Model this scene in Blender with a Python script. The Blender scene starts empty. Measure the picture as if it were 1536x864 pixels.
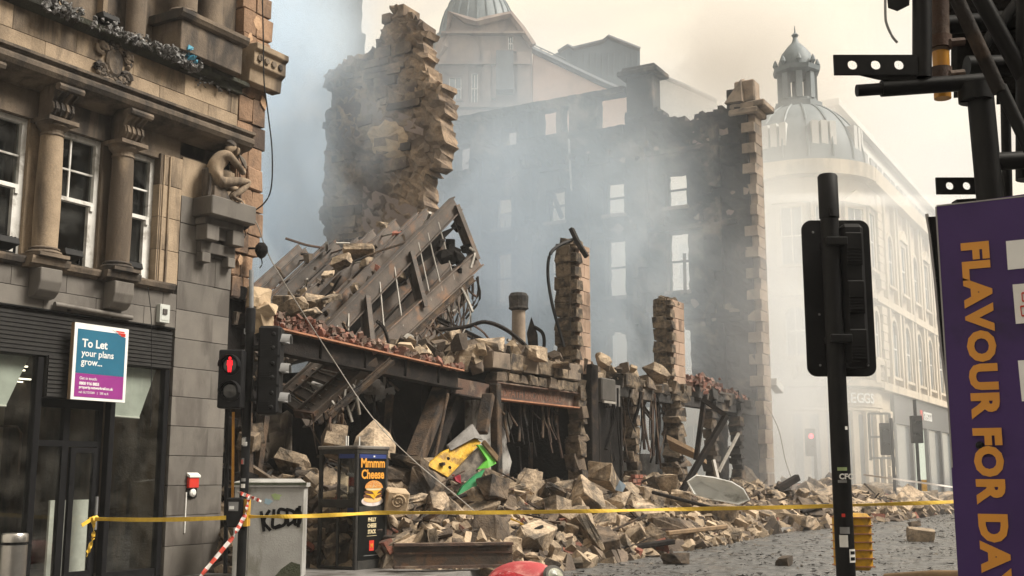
import bpy, bmesh, math, random
from mathutils import Vector, Matrix, Euler, noise
R = math.radians
random.seed(7)
sc = bpy.context.scene
COL = sc.collection

# ------------------------------------------------------------------ camera
# World X runs along the street, Y goes into the burnt block, camera stands on the road.
FPX, HZ = 1697.0, 712.0
PITCH = math.atan((HZ - 432) / FPX)
EYE = 1.6
cam_d = bpy.data.cameras.new('camera')
cam = bpy.data.objects.new('camera', cam_d)
COL.objects.link(cam)
cam.location = (0, 0, EYE)
cam.rotation_euler = (math.pi / 2 + PITCH, 0, R(30) - math.pi / 2)
cam_d.sensor_width = 36
cam_d.lens = 36 * FPX / 1536
cam_d.clip_start = 0.05
cam_d.clip_end = 900
sc.camera = cam

# ------------------------------------------------------------------ sky, sun, exposure
SUN_AZ, SUN_EL = R(-68), R(48)      # from the street side
world = bpy.data.worlds.new('World')
sc.world = world
world.use_nodes = True
nt = world.node_tree
nt.nodes.clear()
w_out = nt.nodes.new('ShaderNodeOutputWorld')
bg = nt.nodes.new('ShaderNodeBackground')
sky = nt.nodes.new('ShaderNodeTexSky')
sky.sky_type = 'NISHITA'
sky.sun_disc = False
sky.sun_elevation = SUN_EL
sky.sun_rotation = math.pi / 2 - SUN_AZ
sky.dust_density = 4.0
sky.air_density = 1.0
# an overcast, smoke-tinted deck over the clear sky
tc = nt.nodes.new('ShaderNodeTexCoord')
mp = nt.nodes.new('ShaderNodeMapping')
mp.inputs['Scale'].default_value = (1.0, 1.0, 2.6)
nz = nt.nodes.new('ShaderNodeTexNoise')
nz.inputs['Scale'].default_value = 3.2
nz.inputs['Detail'].default_value = 7
nz.inputs['Roughness'].default_value = 0.56
nz.inputs['Distortion'].default_value = 0.6
rp = nt.nodes.new('ShaderNodeValToRGB')
rp.color_ramp.elements[0].position = 0.36
rp.color_ramp.elements[0].color = (6.4, 5.75, 4.9, 1)
rp.color_ramp.elements[1].position = 0.66
rp.color_ramp.elements[1].color = (9.4, 8.1, 6.0, 1)
mx = nt.nodes.new('ShaderNodeMix')
mx.data_type = 'RGBA'
mx.inputs['Factor'].default_value = 0.93
L = nt.links.new
L(tc.outputs['Generated'], mp.inputs['Vector'])
L(mp.outputs['Vector'], nz.inputs['Vector'])
L(nz.outputs['Fac'], rp.inputs['Fac'])
L(sky.outputs['Color'], mx.inputs['A'])
L(rp.outputs['Color'], mx.inputs['B'])
L(mx.outputs['Result'], bg.inputs['Color'])
bg.inputs['Strength'].default_value = 0.080
L(bg.outputs['Background'], w_out.inputs['Surface'])

sun_d = bpy.data.lights.new('sun', 'SUN')
sun_d.energy = 4.0
sun_d.angle = R(24)
sun_d.color = (1.0, 0.93, 0.82)
sun = bpy.data.objects.new('sun', sun_d)
COL.objects.link(sun)
sun.rotation_euler = (math.pi / 2 - SUN_EL, 0, SUN_AZ + math.pi / 2)
sun.location = (5, -20, 40)

sc.view_settings.view_transform = 'Standard'
sc.view_settings.look = 'None'
sc.view_settings.exposure = 0.78
sc.view_settings.gamma = 1.0
sc.view_settings.use_curve_mapping = False
cy = sc.cycles
cy.use_denoising = True
cy.diffuse_bounces = 3
cy.glossy_bounces = 3
cy.transmission_bounces = 4
cy.volume_bounces = 5
cy.max_bounces = 8
cy.volume_step_rate = 3.0
cy.volume_max_steps = 64
cy.transparent_max_bounces = 16
cy.use_adaptive_sampling = True
cy.adaptive_threshold = 0.02

# ------------------------------------------------------------------ places from the survey of the photograph
CP, SP = math.cos(PITCH), math.sin(PITCH)
def ray(px, py):
    u, v = (px - 768) / FPX, (432 - py) / FPX
    d = CP - v * SP
    return Vector((.8660254 * d + .5 * u, .5 * d - .8660254 * u, SP + v * CP))
def onY(px, py, Y):
    r = ray(px, py); k = Y / r.y
    return Vector((r.x * k, Y, EYE + r.z * k))
def onX(px, py, X):
    r = ray(px, py); k = X / r.x
    return Vector((X, r.y * k, EYE + r.z * k))
def onZ(px, py, Z=0.0):
    r = ray(px, py); k = (Z - EYE) / r.z
    return Vector((r.x * k, r.y * k, Z))
def dep(px, py, D):
    r = ray(px, py); k = D / (r.x * .8660254 + r.y * .5)
    return Vector((r.x * k, r.y * k, EYE + r.z * k))
F = 12.93          # frontage line of the block
XE = 40.2          # end wall of the burnt building on the side street

# ------------------------------------------------------------------ materials
MATS = {}
def mat(name, c1, c2=None, scale=2.0, rough=0.85, bump=0.25, bscale=14.0, metal=0.0, rand=0.0,
        soot=None, soot_amt=0.5, soot_scale=0.6, streak=1.0, lo=0.35, hi=0.65, spec=0.4, detail=6,
        grain=None, rough2=None, island=False):
    m = bpy.data.materials.new(name)
    m.use_nodes = True
    t = m.node_tree
    b = t.nodes['Principled BSDF']
    geo = t.nodes.new('ShaderNodeNewGeometry')
    inf = t.nodes.new('ShaderNodeObjectInfo')
    sh = t.nodes.new('ShaderNodeVectorMath'); sh.operation = 'MULTIPLY_ADD'
    cmb = t.nodes.new('ShaderNodeCombineXYZ')
    for i in range(3): t.links.new(inf.outputs['Random'], cmb.inputs[i])
    t.links.new(cmb.outputs[0], sh.inputs[0])
    sh.inputs[1].default_value = (7.3, 3.1, 5.7) if rand > 0 else (0, 0, 0)
    t.links.new(geo.outputs['Position'], sh.inputs[2])
    vec = sh.outputs[0]
    def nzn(s, det=detail, z=1.0, dist=0.0):
        n = t.nodes.new('ShaderNodeTexNoise')
        n.inputs['Scale'].default_value = s
        n.inputs['Detail'].default_value = det
        n.inputs['Roughness'].default_value = 0.62
        n.inputs['Distortion'].default_value = dist
        if z != 1.0:
            mm = t.nodes.new('ShaderNodeMapping')
            mm.inputs['Scale'].default_value = (1, 1, z)
            t.links.new(vec, mm.inputs['Vector'])
            t.links.new(mm.outputs[0], n.inputs['Vector'])
        else:
            t.links.new(vec, n.inputs['Vector'])
        return n.outputs['Fac']
    def ramp(fac, a, bb):
        r = t.nodes.new('ShaderNodeMapRange')
        r.inputs['From Min'].default_value = a
        r.inputs['From Max'].default_value = bb
        r.interpolation_type = 'SMOOTHSTEP'
        t.links.new(fac, r.inputs['Value'])
        return r.outputs[0]
    def mixc(fac, a, bb, mode='MIX'):
        x = t.nodes.new('ShaderNodeMix'); x.data_type = 'RGBA'; x.blend_type = mode
        for inp, val in (('Factor', fac), ('A', a), ('B', bb)):
            if isinstance(val, (int, float)): x.inputs[inp].default_value = val
            elif isinstance(val, tuple): x.inputs[inp].default_value = (*val[:3], 1)
            else: t.links.new(val, x.inputs[inp])
        return x.outputs['Result']
    col = mixc(ramp(nzn(scale), lo, hi), c1, c2 if c2 else tuple(v * .8 for v in c1))
    if grain:
        col = mixc(ramp(nzn(bscale * 1.7, 3), .35, .7), col, mixc(1.0, col, (grain, grain, grain), 'MULTIPLY'))
    if soot:
        f = ramp(nzn(soot_scale, 7, streak, .4), .62 - soot_amt * .35, .74 - soot_amt * .2)
        col = mixc(f, col, soot)
    rsrc = geo.outputs['Random Per Island'] if island else inf.outputs['Random']
    if rand > 0:
        v = t.nodes.new('ShaderNodeMapRange')
        v.inputs['To Min'].default_value = 1 - rand
        v.inputs['To Max'].default_value = 1 + rand
        t.links.new(rsrc, v.inputs['Value'])
        h = t.nodes.new('ShaderNodeHueSaturation')
        t.links.new(v.outputs[0], h.inputs['Value'])
        t.links.new(col, h.inputs['Color'])
        col = h.outputs['Color']
    t.links.new(col, b.inputs['Base Color'])
    b.inputs['Roughness'].default_value = rough
    if rough2 is not None:
        mr = t.nodes.new('ShaderNodeMapRange')
        mr.inputs['From Min'].default_value = .4; mr.inputs['From Max'].default_value = .6
        mr.inputs['To Min'].default_value = rough; mr.inputs['To Max'].default_value = rough2
        t.links.new(nzn(1.1, 5), mr.inputs['Value'])
        t.links.new(mr.outputs[0], b.inputs['Roughness'])
    b.inputs['Metallic'].default_value = metal
    b.inputs['Specular IOR Level'].default_value = spec
    if bump > 0:
        bp = t.nodes.new('ShaderNodeBump')
        bp.inputs['Strength'].default_value = bump
        bp.inputs['Distance'].default_value = 0.05
        t.links.new(nzn(bscale, 6), bp.inputs['Height'])
        t.links.new(bp.outputs[0], b.inputs['Normal'])
    MATS[name] = m
    return m
def emit(name, c, s):
    m = bpy.data.materials.new(name); m.use_nodes = True
    b = m.node_tree.nodes['Principled BSDF']
    b.inputs['Base Color'].default_value = (*c, 1)
    b.inputs['Emission Color'].default_value = (*c, 1)
    b.inputs['Emission Strength'].default_value = s
    MATS[name] = m
    return m
def glass(name, tint=(.78, .8, .8), rough=.02, ior=1.5, dirt=0.0, dirt_sheen_col=(.3, .28, .25)):
    m = bpy.data.materials.new(name); m.use_nodes = True
    t = m.node_tree; t.nodes.clear()
    o = t.nodes.new('ShaderNodeOutputMaterial')
    tr = t.nodes.new('ShaderNodeBsdfTransparent'); tr.inputs[0].default_value = (*tint, 1)
    gl = t.nodes.new('ShaderNodeBsdfGlossy'); gl.inputs['Roughness'].default_value = rough
    gl.inputs['Color'].default_value = (.9, .92, .93, 1)
    fr = t.nodes.new('ShaderNodeFresnel'); fr.inputs[0].default_value = ior
    mi = t.nodes.new('ShaderNodeMixShader')
    gb_ = t.nodes.new('ShaderNodeNewGeometry'); im = t.nodes.new('ShaderNodeMapRange')
    im.inputs['To Min'].default_value = ior; im.inputs['To Max'].default_value = 1 / ior     # same reflectance from either side of a thin pane
    t.links.new(gb_.outputs['Backfacing'], im.inputs['Value']); t.links.new(im.outputs[0], fr.inputs[0])
    t.links.new(fr.outputs[0], mi.inputs[0]); t.links.new(tr.outputs[0], mi.inputs[1]); t.links.new(gl.outputs[0], mi.inputs[2])
    last = mi
    if dirt > 0:  # film of dirt; on window_glass it stands for reflections
        df = t.nodes.new('ShaderNodeBsdfDiffuse'); df.inputs[0].default_value = (*dirt_sheen_col, 1)
        g = t.nodes.new('ShaderNodeNewGeometry')
        n = t.nodes.new('ShaderNodeTexNoise'); n.inputs['Scale'].default_value = 3; n.inputs['Detail'].default_value = 7
        t.links.new(g.outputs['Position'], n.inputs['Vector'])
        mr = t.nodes.new('ShaderNodeMapRange')
        mr.inputs['From Min'].default_value = .42; mr.inputs['From Max'].default_value = .75
        mr.inputs['To Max'].default_value = dirt
        t.links.new(n.outputs[0], mr.inputs['Value'])
        m2 = t.nodes.new('ShaderNodeMixShader')
        t.links.new(mr.outputs[0], m2.inputs[0]); t.links.new(mi.outputs[0], m2.inputs[1]); t.links.new(df.outputs[0], m2.inputs[2])
        last = m2
    t.links.new(last.outputs[0], o.inputs[0])
    MATS[name] = m
    return m

SOOT = (.018, .017, .017)
mat('asphalt', (.12, .12, .12), (.17, .168, .165), scale=1.1, rough=.5, rough2=.2, bump=.5, bscale=70, spec=.5, soot=(.035, .034, .033), soot_amt=.55, soot_scale=6.0, detail=8)
mat('pavement', (.16, .155, .15), (.11, .105, .1), scale=1.5, rough=.7, bump=.3, bscale=40, soot=(.05, .045, .04), soot_amt=.5, soot_scale=1.5, rand=.12)
mat('kerb', (.22, .21, .2), (.15, .14, .13), rough=.7, bump=.2, bscale=40, rand=.1)
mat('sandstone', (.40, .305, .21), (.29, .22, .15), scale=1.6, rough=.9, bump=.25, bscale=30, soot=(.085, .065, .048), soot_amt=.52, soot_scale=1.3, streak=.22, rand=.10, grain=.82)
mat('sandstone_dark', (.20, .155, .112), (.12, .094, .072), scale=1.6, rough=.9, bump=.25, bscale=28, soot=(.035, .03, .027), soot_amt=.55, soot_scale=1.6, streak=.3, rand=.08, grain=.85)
mat('sandstone_red', (.34, .215, .135), (.24, .15, .095), scale=1.4, rough=.92, bump=.4, bscale=18, soot=(.07, .05, .04), soot_amt=.5, soot_scale=1.1, streak=.4, rand=.16, grain=.8)
mat('sandstone_fresh', (.50, .33, .21), (.40, .26, .16), scale=3, rough=.95, bump=.6, bscale=12, rand=.1)
mat('ledge_moss', (.05, .052, .036), (.03, .03, .026), scale=5, rough=.95, bump=.6, bscale=30)
mat('granite', (.165, .15, .132), (.125, .114, .102), scale=1.2, rough=.6, bump=.1, bscale=60, soot=(.08, .07, .062), soot_amt=.45, soot_scale=2.2, streak=.3, rand=.13, grain=.86)
mat('granite_dark', (.075, .068, .06), (.05, .046, .042), scale=2, rough=.7, bump=.2, bscale=40, rand=.1)
mat('mortar', (.10, .085, .07), rough=.95, bump=.3)
mat('fascia', (.022, .021, .021), (.03, .029, .028), scale=4, rough=.6, bump=.1, bscale=30, spec=.2)
mat('shop_frame', (.008, .008, .009), rough=.5, bump=0, spec=.14)
mat('white_paint', (.70, .69, .66), (.58, .57, .54), scale=6, rough=.5, bump=.1, bscale=30, soot=(.35, .33, .3), soot_amt=.35, soot_scale=4)
mat('interior_dark', (.055, .05, .045), (.04, .038, .035), rough=.95, bump=0)  # darkness of the unlit rooms is put into this colour
mat('interior_wall', (.30, .25, .2), (.24, .2, .16), scale=1, rough=.9, bump=0)
mat('interior_floor', (.12, .1, .08), rough=.5, bump=0)
mat('blind', (.55, .57, .54), (.48, .5, .47), scale=2, rough=.8, bump=.05)
mat('black_metal', (.008, .008, .009), (.012, .012, .012), scale=5, rough=.5, bump=.05, bscale=40, spec=.14)
mat('black_plastic', (.010, .010, .011), (.014, .014, .015), scale=5, rough=.6, bump=.04, bscale=60, spec=.14)
mat('grey_steel', (.33, .34, .35), (.26, .27, .28), scale=7, rough=.45, bump=.05, metal=.6)
mat('brushed_steel', (.48, .46, .43), (.38, .36, .34), scale=3, rough=.32, bump=.08, bscale=60, metal=1.0)
mat('yellow_plastic', (.62, .34, .025), (.52, .28, .02), scale=6, rough=.5, bump=.05, soot=(.25, .15, .03), soot_amt=.3, soot_scale=6)
mat('amber', (.55, .26, .03), (.45, .2, .03), scale=8, rough=.4, bump=0)
mat('tape_yellow', (.78, .52, .06), (.66, .42, .05), scale=9, rough=.5, bump=0)
mat('tape_red', (.62, .08, .05), rough=.5, bump=0)
mat('tape_white', (.75, .7, .67), rough=.5, bump=0)
mat('paper_white', (.72, .71, .68), (.62, .61, .58), scale=8, rough=.6, bump=0)
mat('sign_white', (.78, .78, .77), (.7, .7, .69), scale=5, rough=.45, bump=0)
mat('sign_teal', (.02, .12, .2), (.024, .135, .22), scale=3, rough=.4, bump=0)
mat('sign_purple', (.27, .035, .22), (.24, .03, .2), scale=3, rough=.4, bump=0)
mat('wood', (.26, .175, .10), (.17, .115, .07), scale=5, rough=.8, bump=.2, streak=.1)
mat('wood_burnt', (.11, .072, .045), (.045, .032, .024), scale=4, rough=.9, bump=.6, bscale=25, soot=SOOT, soot_amt=.5, soot_scale=2.0)
mat('rust', (.105, .06, .042), (.055, .04, .034), scale=3.5, rough=.8, bump=.3, bscale=30, soot=(.2, .15, .11), soot_amt=.34, soot_scale=2.4, rand=.15)
mat('steel_brown', (.10, .078, .062), (.058, .046, .039), scale=3, rough=.58, bump=.3, bscale=30, soot=(.15, .085, .05), soot_amt=.3, soot_scale=3.2, rand=.3, spec=.4)
mat('steel_black', (.010, .009, .009), (.022, .018, .016), scale=4, rough=.75, bump=.25, bscale=30, rand=.1, spec=.12, soot=(.05, .035, .026), soot_amt=.25, soot_scale=3)
mat('rust_orange', (.42, .2, .115), (.3, .14, .085), scale=5, rough=.9, bump=.5, bscale=25)
mat('rust_letter', (.2, .1, .065), (.13, .075, .055), scale=6, rough=.8, bump=.2)
mat('pale_metal', (.38, .36, .33), (.28, .26, .23), scale=5, rough=.6, bump=.2, metal=.2)
mat('rubble', (.48, .375, .265), (.30, .232, .165), scale=3.4, rough=.95, bump=.9, bscale=11, soot=(.09, .075, .06), soot_amt=.46, soot_scale=2.2, rand=.34, grain=.66)
mat('rubble_dark', (.16, .12, .085), (.08, .062, .048), scale=3, rough=.95, bump=.6, bscale=16, soot=(.025, .022, .02), soot_amt=.5, soot_scale=2, rand=.3)
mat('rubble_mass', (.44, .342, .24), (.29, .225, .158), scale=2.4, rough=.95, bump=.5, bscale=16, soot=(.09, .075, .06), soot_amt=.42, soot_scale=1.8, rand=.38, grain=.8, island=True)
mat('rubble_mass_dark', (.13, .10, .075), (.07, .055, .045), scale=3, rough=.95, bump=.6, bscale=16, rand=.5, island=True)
mat('rubble_carved', (.46, .35, .23), (.36, .27, .18), scale=3, rough=.95, bump=.3, bscale=20)
mat('brick', (.27, .10, .065), (.18, .07, .05), scale=5, rough=.95, bump=.5, bscale=24, soot=(.12, .09, .075), soot_amt=.4, soot_scale=3, rand=.25)
mat('brick_mass', (.2, .085, .06), (.13, .07, .055), scale=5, rough=.95, bump=.5, bscale=24, soot=(.17, .13, .105), soot_amt=.5, soot_scale=2.5, rand=.5, island=True)
mat('dirt', (.10, .08, .06), (.05, .042, .035), scale=3, rough=1.0, bump=1.0, bscale=9, soot=(.2, .155, .105), soot_amt=.36, soot_scale=4)
mat('burnt_wall', (.045, .041, .038), (.022, .021, .021), scale=.9, rough=.95, bump=1.0, bscale=4, soot=(.17, .135, .105), soot_amt=.36, soot_scale=.5, rand=0, grain=.6)
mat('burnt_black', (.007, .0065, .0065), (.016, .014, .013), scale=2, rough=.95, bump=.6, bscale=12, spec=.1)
mat('burnt_grey', (.24, .23, .22), (.14, .135, .13), scale=1.5, rough=.95, bump=.4, bscale=9, soot=(.05, .045, .04), soot_amt=.45, soot_scale=.8)
mat('gable_stone', (.26, .19, .13), (.15, .112, .082), scale=1.3, rough=.95, bump=1.0, bscale=6, soot=(.065, .05, .042), soot_amt=.56, soot_scale=.5, rand=.3, grain=.7)
mat('flue_soot', (.10, .078, .07), (.07, .056, .052), scale=1.5, rough=.95, bump=.5, bscale=8)
mat('gable_plaster', (.24, .185, .16), (.19, .15, .13), scale=1.5, rough=.9, bump=.3, bscale=8)
mat('gable_fresh', (.42, .31, .2), (.32, .235, .155), scale=4, rough=.95, bump=.8, bscale=9)
mat('quoin', (.27, .215, .165), (.2, .155, .12), scale=2, rough=.95, bump=.4, bscale=10, soot=(.08, .07, .06), soot_amt=.42, soot_scale=.8, rand=.15)
mat('plaster_pale', (.45, .44, .42), (.33, .32, .30), scale=2.2, rough=.95, bump=.4, bscale=9, soot=(.09, .08, .075), soot_amt=.42, soot_scale=1.4)
mat('pink_ashlar', (.37, .262, .195), (.29, .205, .15), scale=2, rough=.92, bump=.25, bscale=16, rand=.13, soot=(.16, .11, .08), soot_amt=.3, soot_scale=1.2)
mat('core_stone', (.21, .16, .11), (.06, .047, .036), scale=4.5, rough=.95, bump=1.0, bscale=10, soot=(.03, .025, .022), soot_amt=.4, soot_scale=2.5, rand=.3)
mat('cream_stone', (.52, .45, .35), (.45, .385, .3), scale=.8, rough=.9, bump=.15, bscale=8, soot=(.3, .26, .2), soot_amt=.35, soot_scale=.5, streak=.3, rand=.06)
mat('pink_stone', (.31, .245, .21), (.23, .185, .165), scale=.8, rough=.9, bump=.2, bscale=6, soot=(.16, .13, .12), soot_amt=.42, soot_scale=.3, streak=.5)
mat('pink_render', (.58, .42, .34), (.5, .37, .3), scale=.6, rough=.9, bump=.1)
mat('slate', (.09, .10, .115), (.065, .07, .08), scale=2, rough=.6, bump=.2, bscale=8)
mat('lead_dome', (.15, .175, .19), (.11, .135, .15), scale=1.2, rough=.6, bump=.1, streak=.2)
mat('grey_clad', (.10, .13, .16), (.08, .105, .13), scale=.6, rough=.6, bump=.1, streak=.15)
mat('pale_clad', (.5, .5, .48), (.44, .44, .43), scale=.5, rough=.7, bump=.05)
mat('dark_shop', (.06, .062, .065), (.05, .05, .052), rough=.5, bump=0)
mat('mint_panel', (.42, .5, .44), (.38, .46, .4), scale=1, rough=.6, bump=0)
mat('far_window', (.13, .15, .16), (.09, .1, .11), scale=.4, rough=.15, bump=0, spec=.7)
mat('cabinet', (.36, .355, .34), (.29, .285, .27), scale=2.5, rough=.7, bump=.15, bscale=40, soot=(.19, .185, .16), soot_amt=.42, soot_scale=3, streak=.3)
mat('moss', (.045, .055, .03), (.07, .075, .05), scale=12, rough=1, bump=.6, bscale=40)
mat('spray_black', (.009, .009, .010), rough=.7, bump=0, spec=.1)
mat('spray_green', (.33, .42, .2), rough=.8, bump=0)
mat('spray_blue', (.3, .42, .5), rough=.8, bump=0)
mat('kiosk_frame', (.026, .025, .024), (.042, .04, .036), scale=6, spec=.25, rough=.55, bump=.1, bscale=40)
mat('kiosk_blue', (.018, .035, .15), (.025, .045, .18), scale=6, rough=.45, bump=0)
mat('ad_black', (.007, .008, .008), rough=.35, bump=0, spec=.2)
mat('ad_gold', (.72, .33, .045), (.65, .29, .04), scale=10, rough=.5, bump=0)
mat('ad_cream', (.7, .6, .38), rough=.5, bump=0)
mat('ad_red', (.62, .04, .025), rough=.5, bump=0)
mat('bun', (.62, .30, .08), (.5, .2, .05), scale=14, rough=.5, bump=.1)
mat('bun_light', (.75, .5, .25), (.65, .4, .17), scale=14, rough=.5, bump=.1)
mat('cheese', (.8, .45, .03), rough=.5, bump=0)
mat('patty', (.14, .055, .025), (.09, .035, .02), scale=20, rough=.7, bump=.2)
mat('wrapper', (.66, .62, .6), (.55, .45, .42), scale=10, rough=.6, bump=.1)
mat('hoarding', (.038, .016, .09), (.05, .022, .115), scale=1.4, spec=.25, rough=.45, bump=.06, bscale=5, soot=(.03, .015, .07), soot_amt=.3, soot_scale=2)
mat('hoarding_edge', (.32, .31, .31), rough=.6, bump=0)
mat('letter_gold', (.62, .27, .03), (.56, .24, .03), scale=3, rough=.45, bump=.05, bscale=6)
mat('red_shell', (.38, .06, .065), (.30, .04, .045), scale=3, spec=.25, rough=.62, bump=.08, soot=(.5, .2, .18), soot_amt=.4, soot_scale=3)
mat('red_lens', (.30, .008, .015), (.22, .006, .01), scale=9, rough=.25, bump=.3, bscale=25, soot=(.4, .2, .2), soot_amt=.25, soot_scale=14)
mat('lens_clear', (.33, .33, .26), (.14, .14, .11), scale=9, rough=.15, bump=.2, bscale=20)
mat('lens_dark', (.02, .02, .022), rough=.12, bump=0, spec=.6)
mat('hood_grey', (.22, .22, .22), (.18, .18, .18), scale=5, rough=.6, bump=0)
mat('netting', (.2, .2, .2), (.06, .055, .05), scale=25, rough=.9, bump=.5, bscale=60, soot=(.45, .45, .45), soot_amt=.3, soot_scale=20)
mat('blue_plastic', (.06, .27, .42), (.1, .36, .5), scale=12, rough=.5, bump=.3)
mat('sign_yellow', (.62, .37, .02), (.5, .29, .02), scale=6, rough=.6, bump=.4, bscale=18, soot=(.25, .14, .02), soot_amt=.45, soot_scale=6)
mat('sign_green', (.10, .42, .035), (.08, .34, .03), scale=5, rough=.5, bump=.15)
mat('sign_green_dark', (.02, .2, .07), (.025, .25, .09), scale=5, rough=.5, bump=.15)
mat('crimson', (.35, .015, .04), rough=.5, bump=0)
mat('white_sheet', (.80, .81, .79), (.72, .73, .71), scale=2, rough=.4, bump=.1, bscale=4, soot=(.3, .3, .27), soot_amt=.3, soot_scale=2)
mat('char_flakes', (.015, .015, .015), (.03, .028, .026), scale=8, rough=.85, bump=.5)
mat('grit', (.17, .15, .125), (.09, .08, .07), scale=9, rough=1, bump=.4, rand=0)
emit('lamp_red', (1.0, .012, .02), 1.1)
emit('lamp_strip', (1.0, .9, .7), 2.0)
emit('far_red', (1.0, .08, .12), 2.5)
glass('shop_glass', (.88, .9, .88), .01, 1.42, .14, (.14, .13, .115))
glass('window_glass', (.82, .84, .84), .01, 1.45, .16, (.2, .2, .19))  # grey film stands in for reflections on the upper panes
glass('kiosk_glass', (.8, .82, .8), .03, 1.4, .2)

# ------------------------------------------------------------------ mesh helpers
class MB:
    def __init__(s): s.v = []; s.f = []
    def add(s, vs, fs):
        n = len(s.v); s.v += [tuple(x) for x in vs]; s.f += [tuple(i + n for i in q) for q in fs]; return s
    def box(s, x0, x1, y0, y1, z0, z1):
        if x0 > x1: x0, x1 = x1, x0
        if y0 > y1: y0, y1 = y1, y0
        if z0 > z1: z0, z1 = z1, z0
        return s.add([(x0,y0,z0),(x1,y0,z0),(x1,y1,z0),(x0,y1,z0),(x0,y0,z1),(x1,y0,z1),(x1,y1,z1),(x0,y1,z1)],
                     [(0,3,2,1),(4,5,6,7),(0,1,5,4),(1,2,6,5),(2,3,7,6),(3,0,4,7)])
    def obox(s, c, size, rot=None):
        a, b, d = [q / 2 for q in size]
        pts = [Vector(p) for p in ((-a,-b,-d),(a,-b,-d),(a,b,-d),(-a,b,-d),(-a,-b,d),(a,-b,d),(a,b,d),(-a,b,d))]
        if rot is not None:
            r = rot if isinstance(rot, Matrix) else Euler(rot).to_matrix()
            pts = [r @ p for p in pts]
        return s.add([p + Vector(c) for p in pts], [(0,3,2,1),(4,5,6,7),(0,1,5,4),(1,2,6,5),(2,3,7,6),(3,0,4,7)])
    def bar(s, p0, p1, w, h, up=(0, 0, 1)):
        p0, p1 = Vector(p0), Vector(p1); d = p1 - p0; l = d.length
        if l < 1e-6: return s
        d /= l; up = Vector(up)
        if abs(d.dot(up)) > .98: up = Vector((1, 0, 0))
        sd = d.cross(up).normalized(); u2 = sd.cross(d)
        return s.obox((p0 + p1) / 2, (l, w, h), Matrix((d, sd, u2)).transposed())
    def ibeam(s, p0, p1, h=.4, w=.2, t=.025, up=(0, 0, 1)):
        p0, p1 = Vector(p0), Vector(p1); d = (p1 - p0).normalized(); up = Vector(up)
        sd = d.cross(up).normalized(); u2 = sd.cross(d)
        s.bar(p0, p1, t, h - 2 * t, u2)
        for k in (-1, 1):
            o = u2 * (k * (h / 2 - t / 2)); s.bar(p0 + o, p1 + o, w, t, u2)
        return s
    def tube(s, pts, r, n=8, r1=None, cap=True):
        pts = [Vector(p) for p in pts]; m = len(pts); rings = []
        for i, p in enumerate(pts):
            d = (pts[min(i + 1, m - 1)] - pts[max(i - 1, 0)]).normalized()
            a = Vector((0, 0, 1)) if abs(d.z) < .9 else Vector((1, 0, 0))
            u = d.cross(a).normalized(); w = d.cross(u)
            rr = r if r1 is None else r + (r1 - r) * i / max(1, m - 1)
            rings.append([p + (u * math.cos(6.28319 * k / n) + w * math.sin(6.28319 * k / n)) * rr for k in range(n)])
        vs = [q for g in rings for q in g]; fs = []
        for i in range(m - 1):
            for k in range(n):
                fs.append((i*n+k, i*n+(k+1) % n, (i+1)*n+(k+1) % n, (i+1)*n+k))
        if cap:
            fs.append(tuple(range(n))); fs.append(tuple(reversed(range((m-1)*n, m*n))))
        return s.add(vs, fs)
    def lathe(s, prof, c=(0, 0, 0), n=16, a0=0.0, a1=6.283185, sx=1.0, sy=1.0):
        full = a1 - a0 > 6.28; k = n if full else n + 1; vs = []
        for (r, z) in prof:
            for i in range(k):
                a = a0 + (a1 - a0) * i / n
                vs.append((c[0] + r * sx * math.cos(a), c[1] + r * sy * math.sin(a), c[2] + z))
        fs = []
        for j in range(len(prof) - 1):
            for i in range(n):
                i2 = (i + 1) % k if full else i + 1
                fs.append((j*k+i, j*k+i2, (j+1)*k+i2, (j+1)*k+i))
        if full:
            if prof[0][0] > 1e-4: fs.append(tuple(reversed(range(k))))
            if prof[-1][0] > 1e-4: fs.append(tuple(range((len(prof)-1)*k, len(prof)*k)))
        return s.add(vs, fs)
    def prism(s, poly, off, to=None):
        """poly: list of 3D points, extruded by vector off"""
        poly = [Vector(p) for p in poly]; o = Vector(off); n = len(poly)
        fs = [tuple(range(n)), tuple(reversed(range(n, 2*n)))]
        for i in range(n): fs.append((i, n + i, n + (i+1) % n, (i+1) % n))
        return s.add(poly + [p + o for p in poly], fs)
    def sweepx(s, prof, x0, x1, y=0.0):
        """moulding: prof is (outward, z) list, runs along X, outward is -Y"""
        return s.prism([(x0, y - o, z) for o, z in prof], (x1 - x0, 0, 0))
    def hull(s, pts):
        bm = bmesh.new()
        for p in pts: bm.verts.new(p)
        r = bmesh.ops.convex_hull(bm, input=bm.verts)
        bmesh.ops.delete(bm, geom=list({g for g in r['geom_interior'] if isinstance(g, bmesh.types.BMVert)}), context='VERTS')
        bm.verts.ensure_lookup_table(); bm.verts.index_update()
        s.add([v.co.copy() for v in bm.verts], [[v.index for v in f.verts] for f in bm.faces]); bm.free()
        return s
    def mesh(s, name, bevel=0.0, smooth=False, fix=True):
        me = bpy.data.meshes.new(name)
        me.from_pydata(s.v, [], s.f)
        bm = bmesh.new(); bm.from_mesh(me)
        if bevel > 0:
            bmesh.ops.bevel(bm, geom=list(bm.edges), offset=bevel, segments=1, affect='EDGES', clamp_overlap=True)
        if fix: bmesh.ops.recalc_face_normals(bm, faces=bm.faces)
        bm.to_mesh(me); bm.free()
        if smooth:
            me.polygons.foreach_set('use_smooth', [True] * len(me.polygons))
            try: me.set_sharp_from_angle(angle=R(40))
            except Exception: pass
        return me
def add_mat(me, m):
    me.materials.clear()
    for x in (m if isinstance(m, (list, tuple)) else [m]):
        me.materials.append(MATS[x] if isinstance(x, str) else x)
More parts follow.
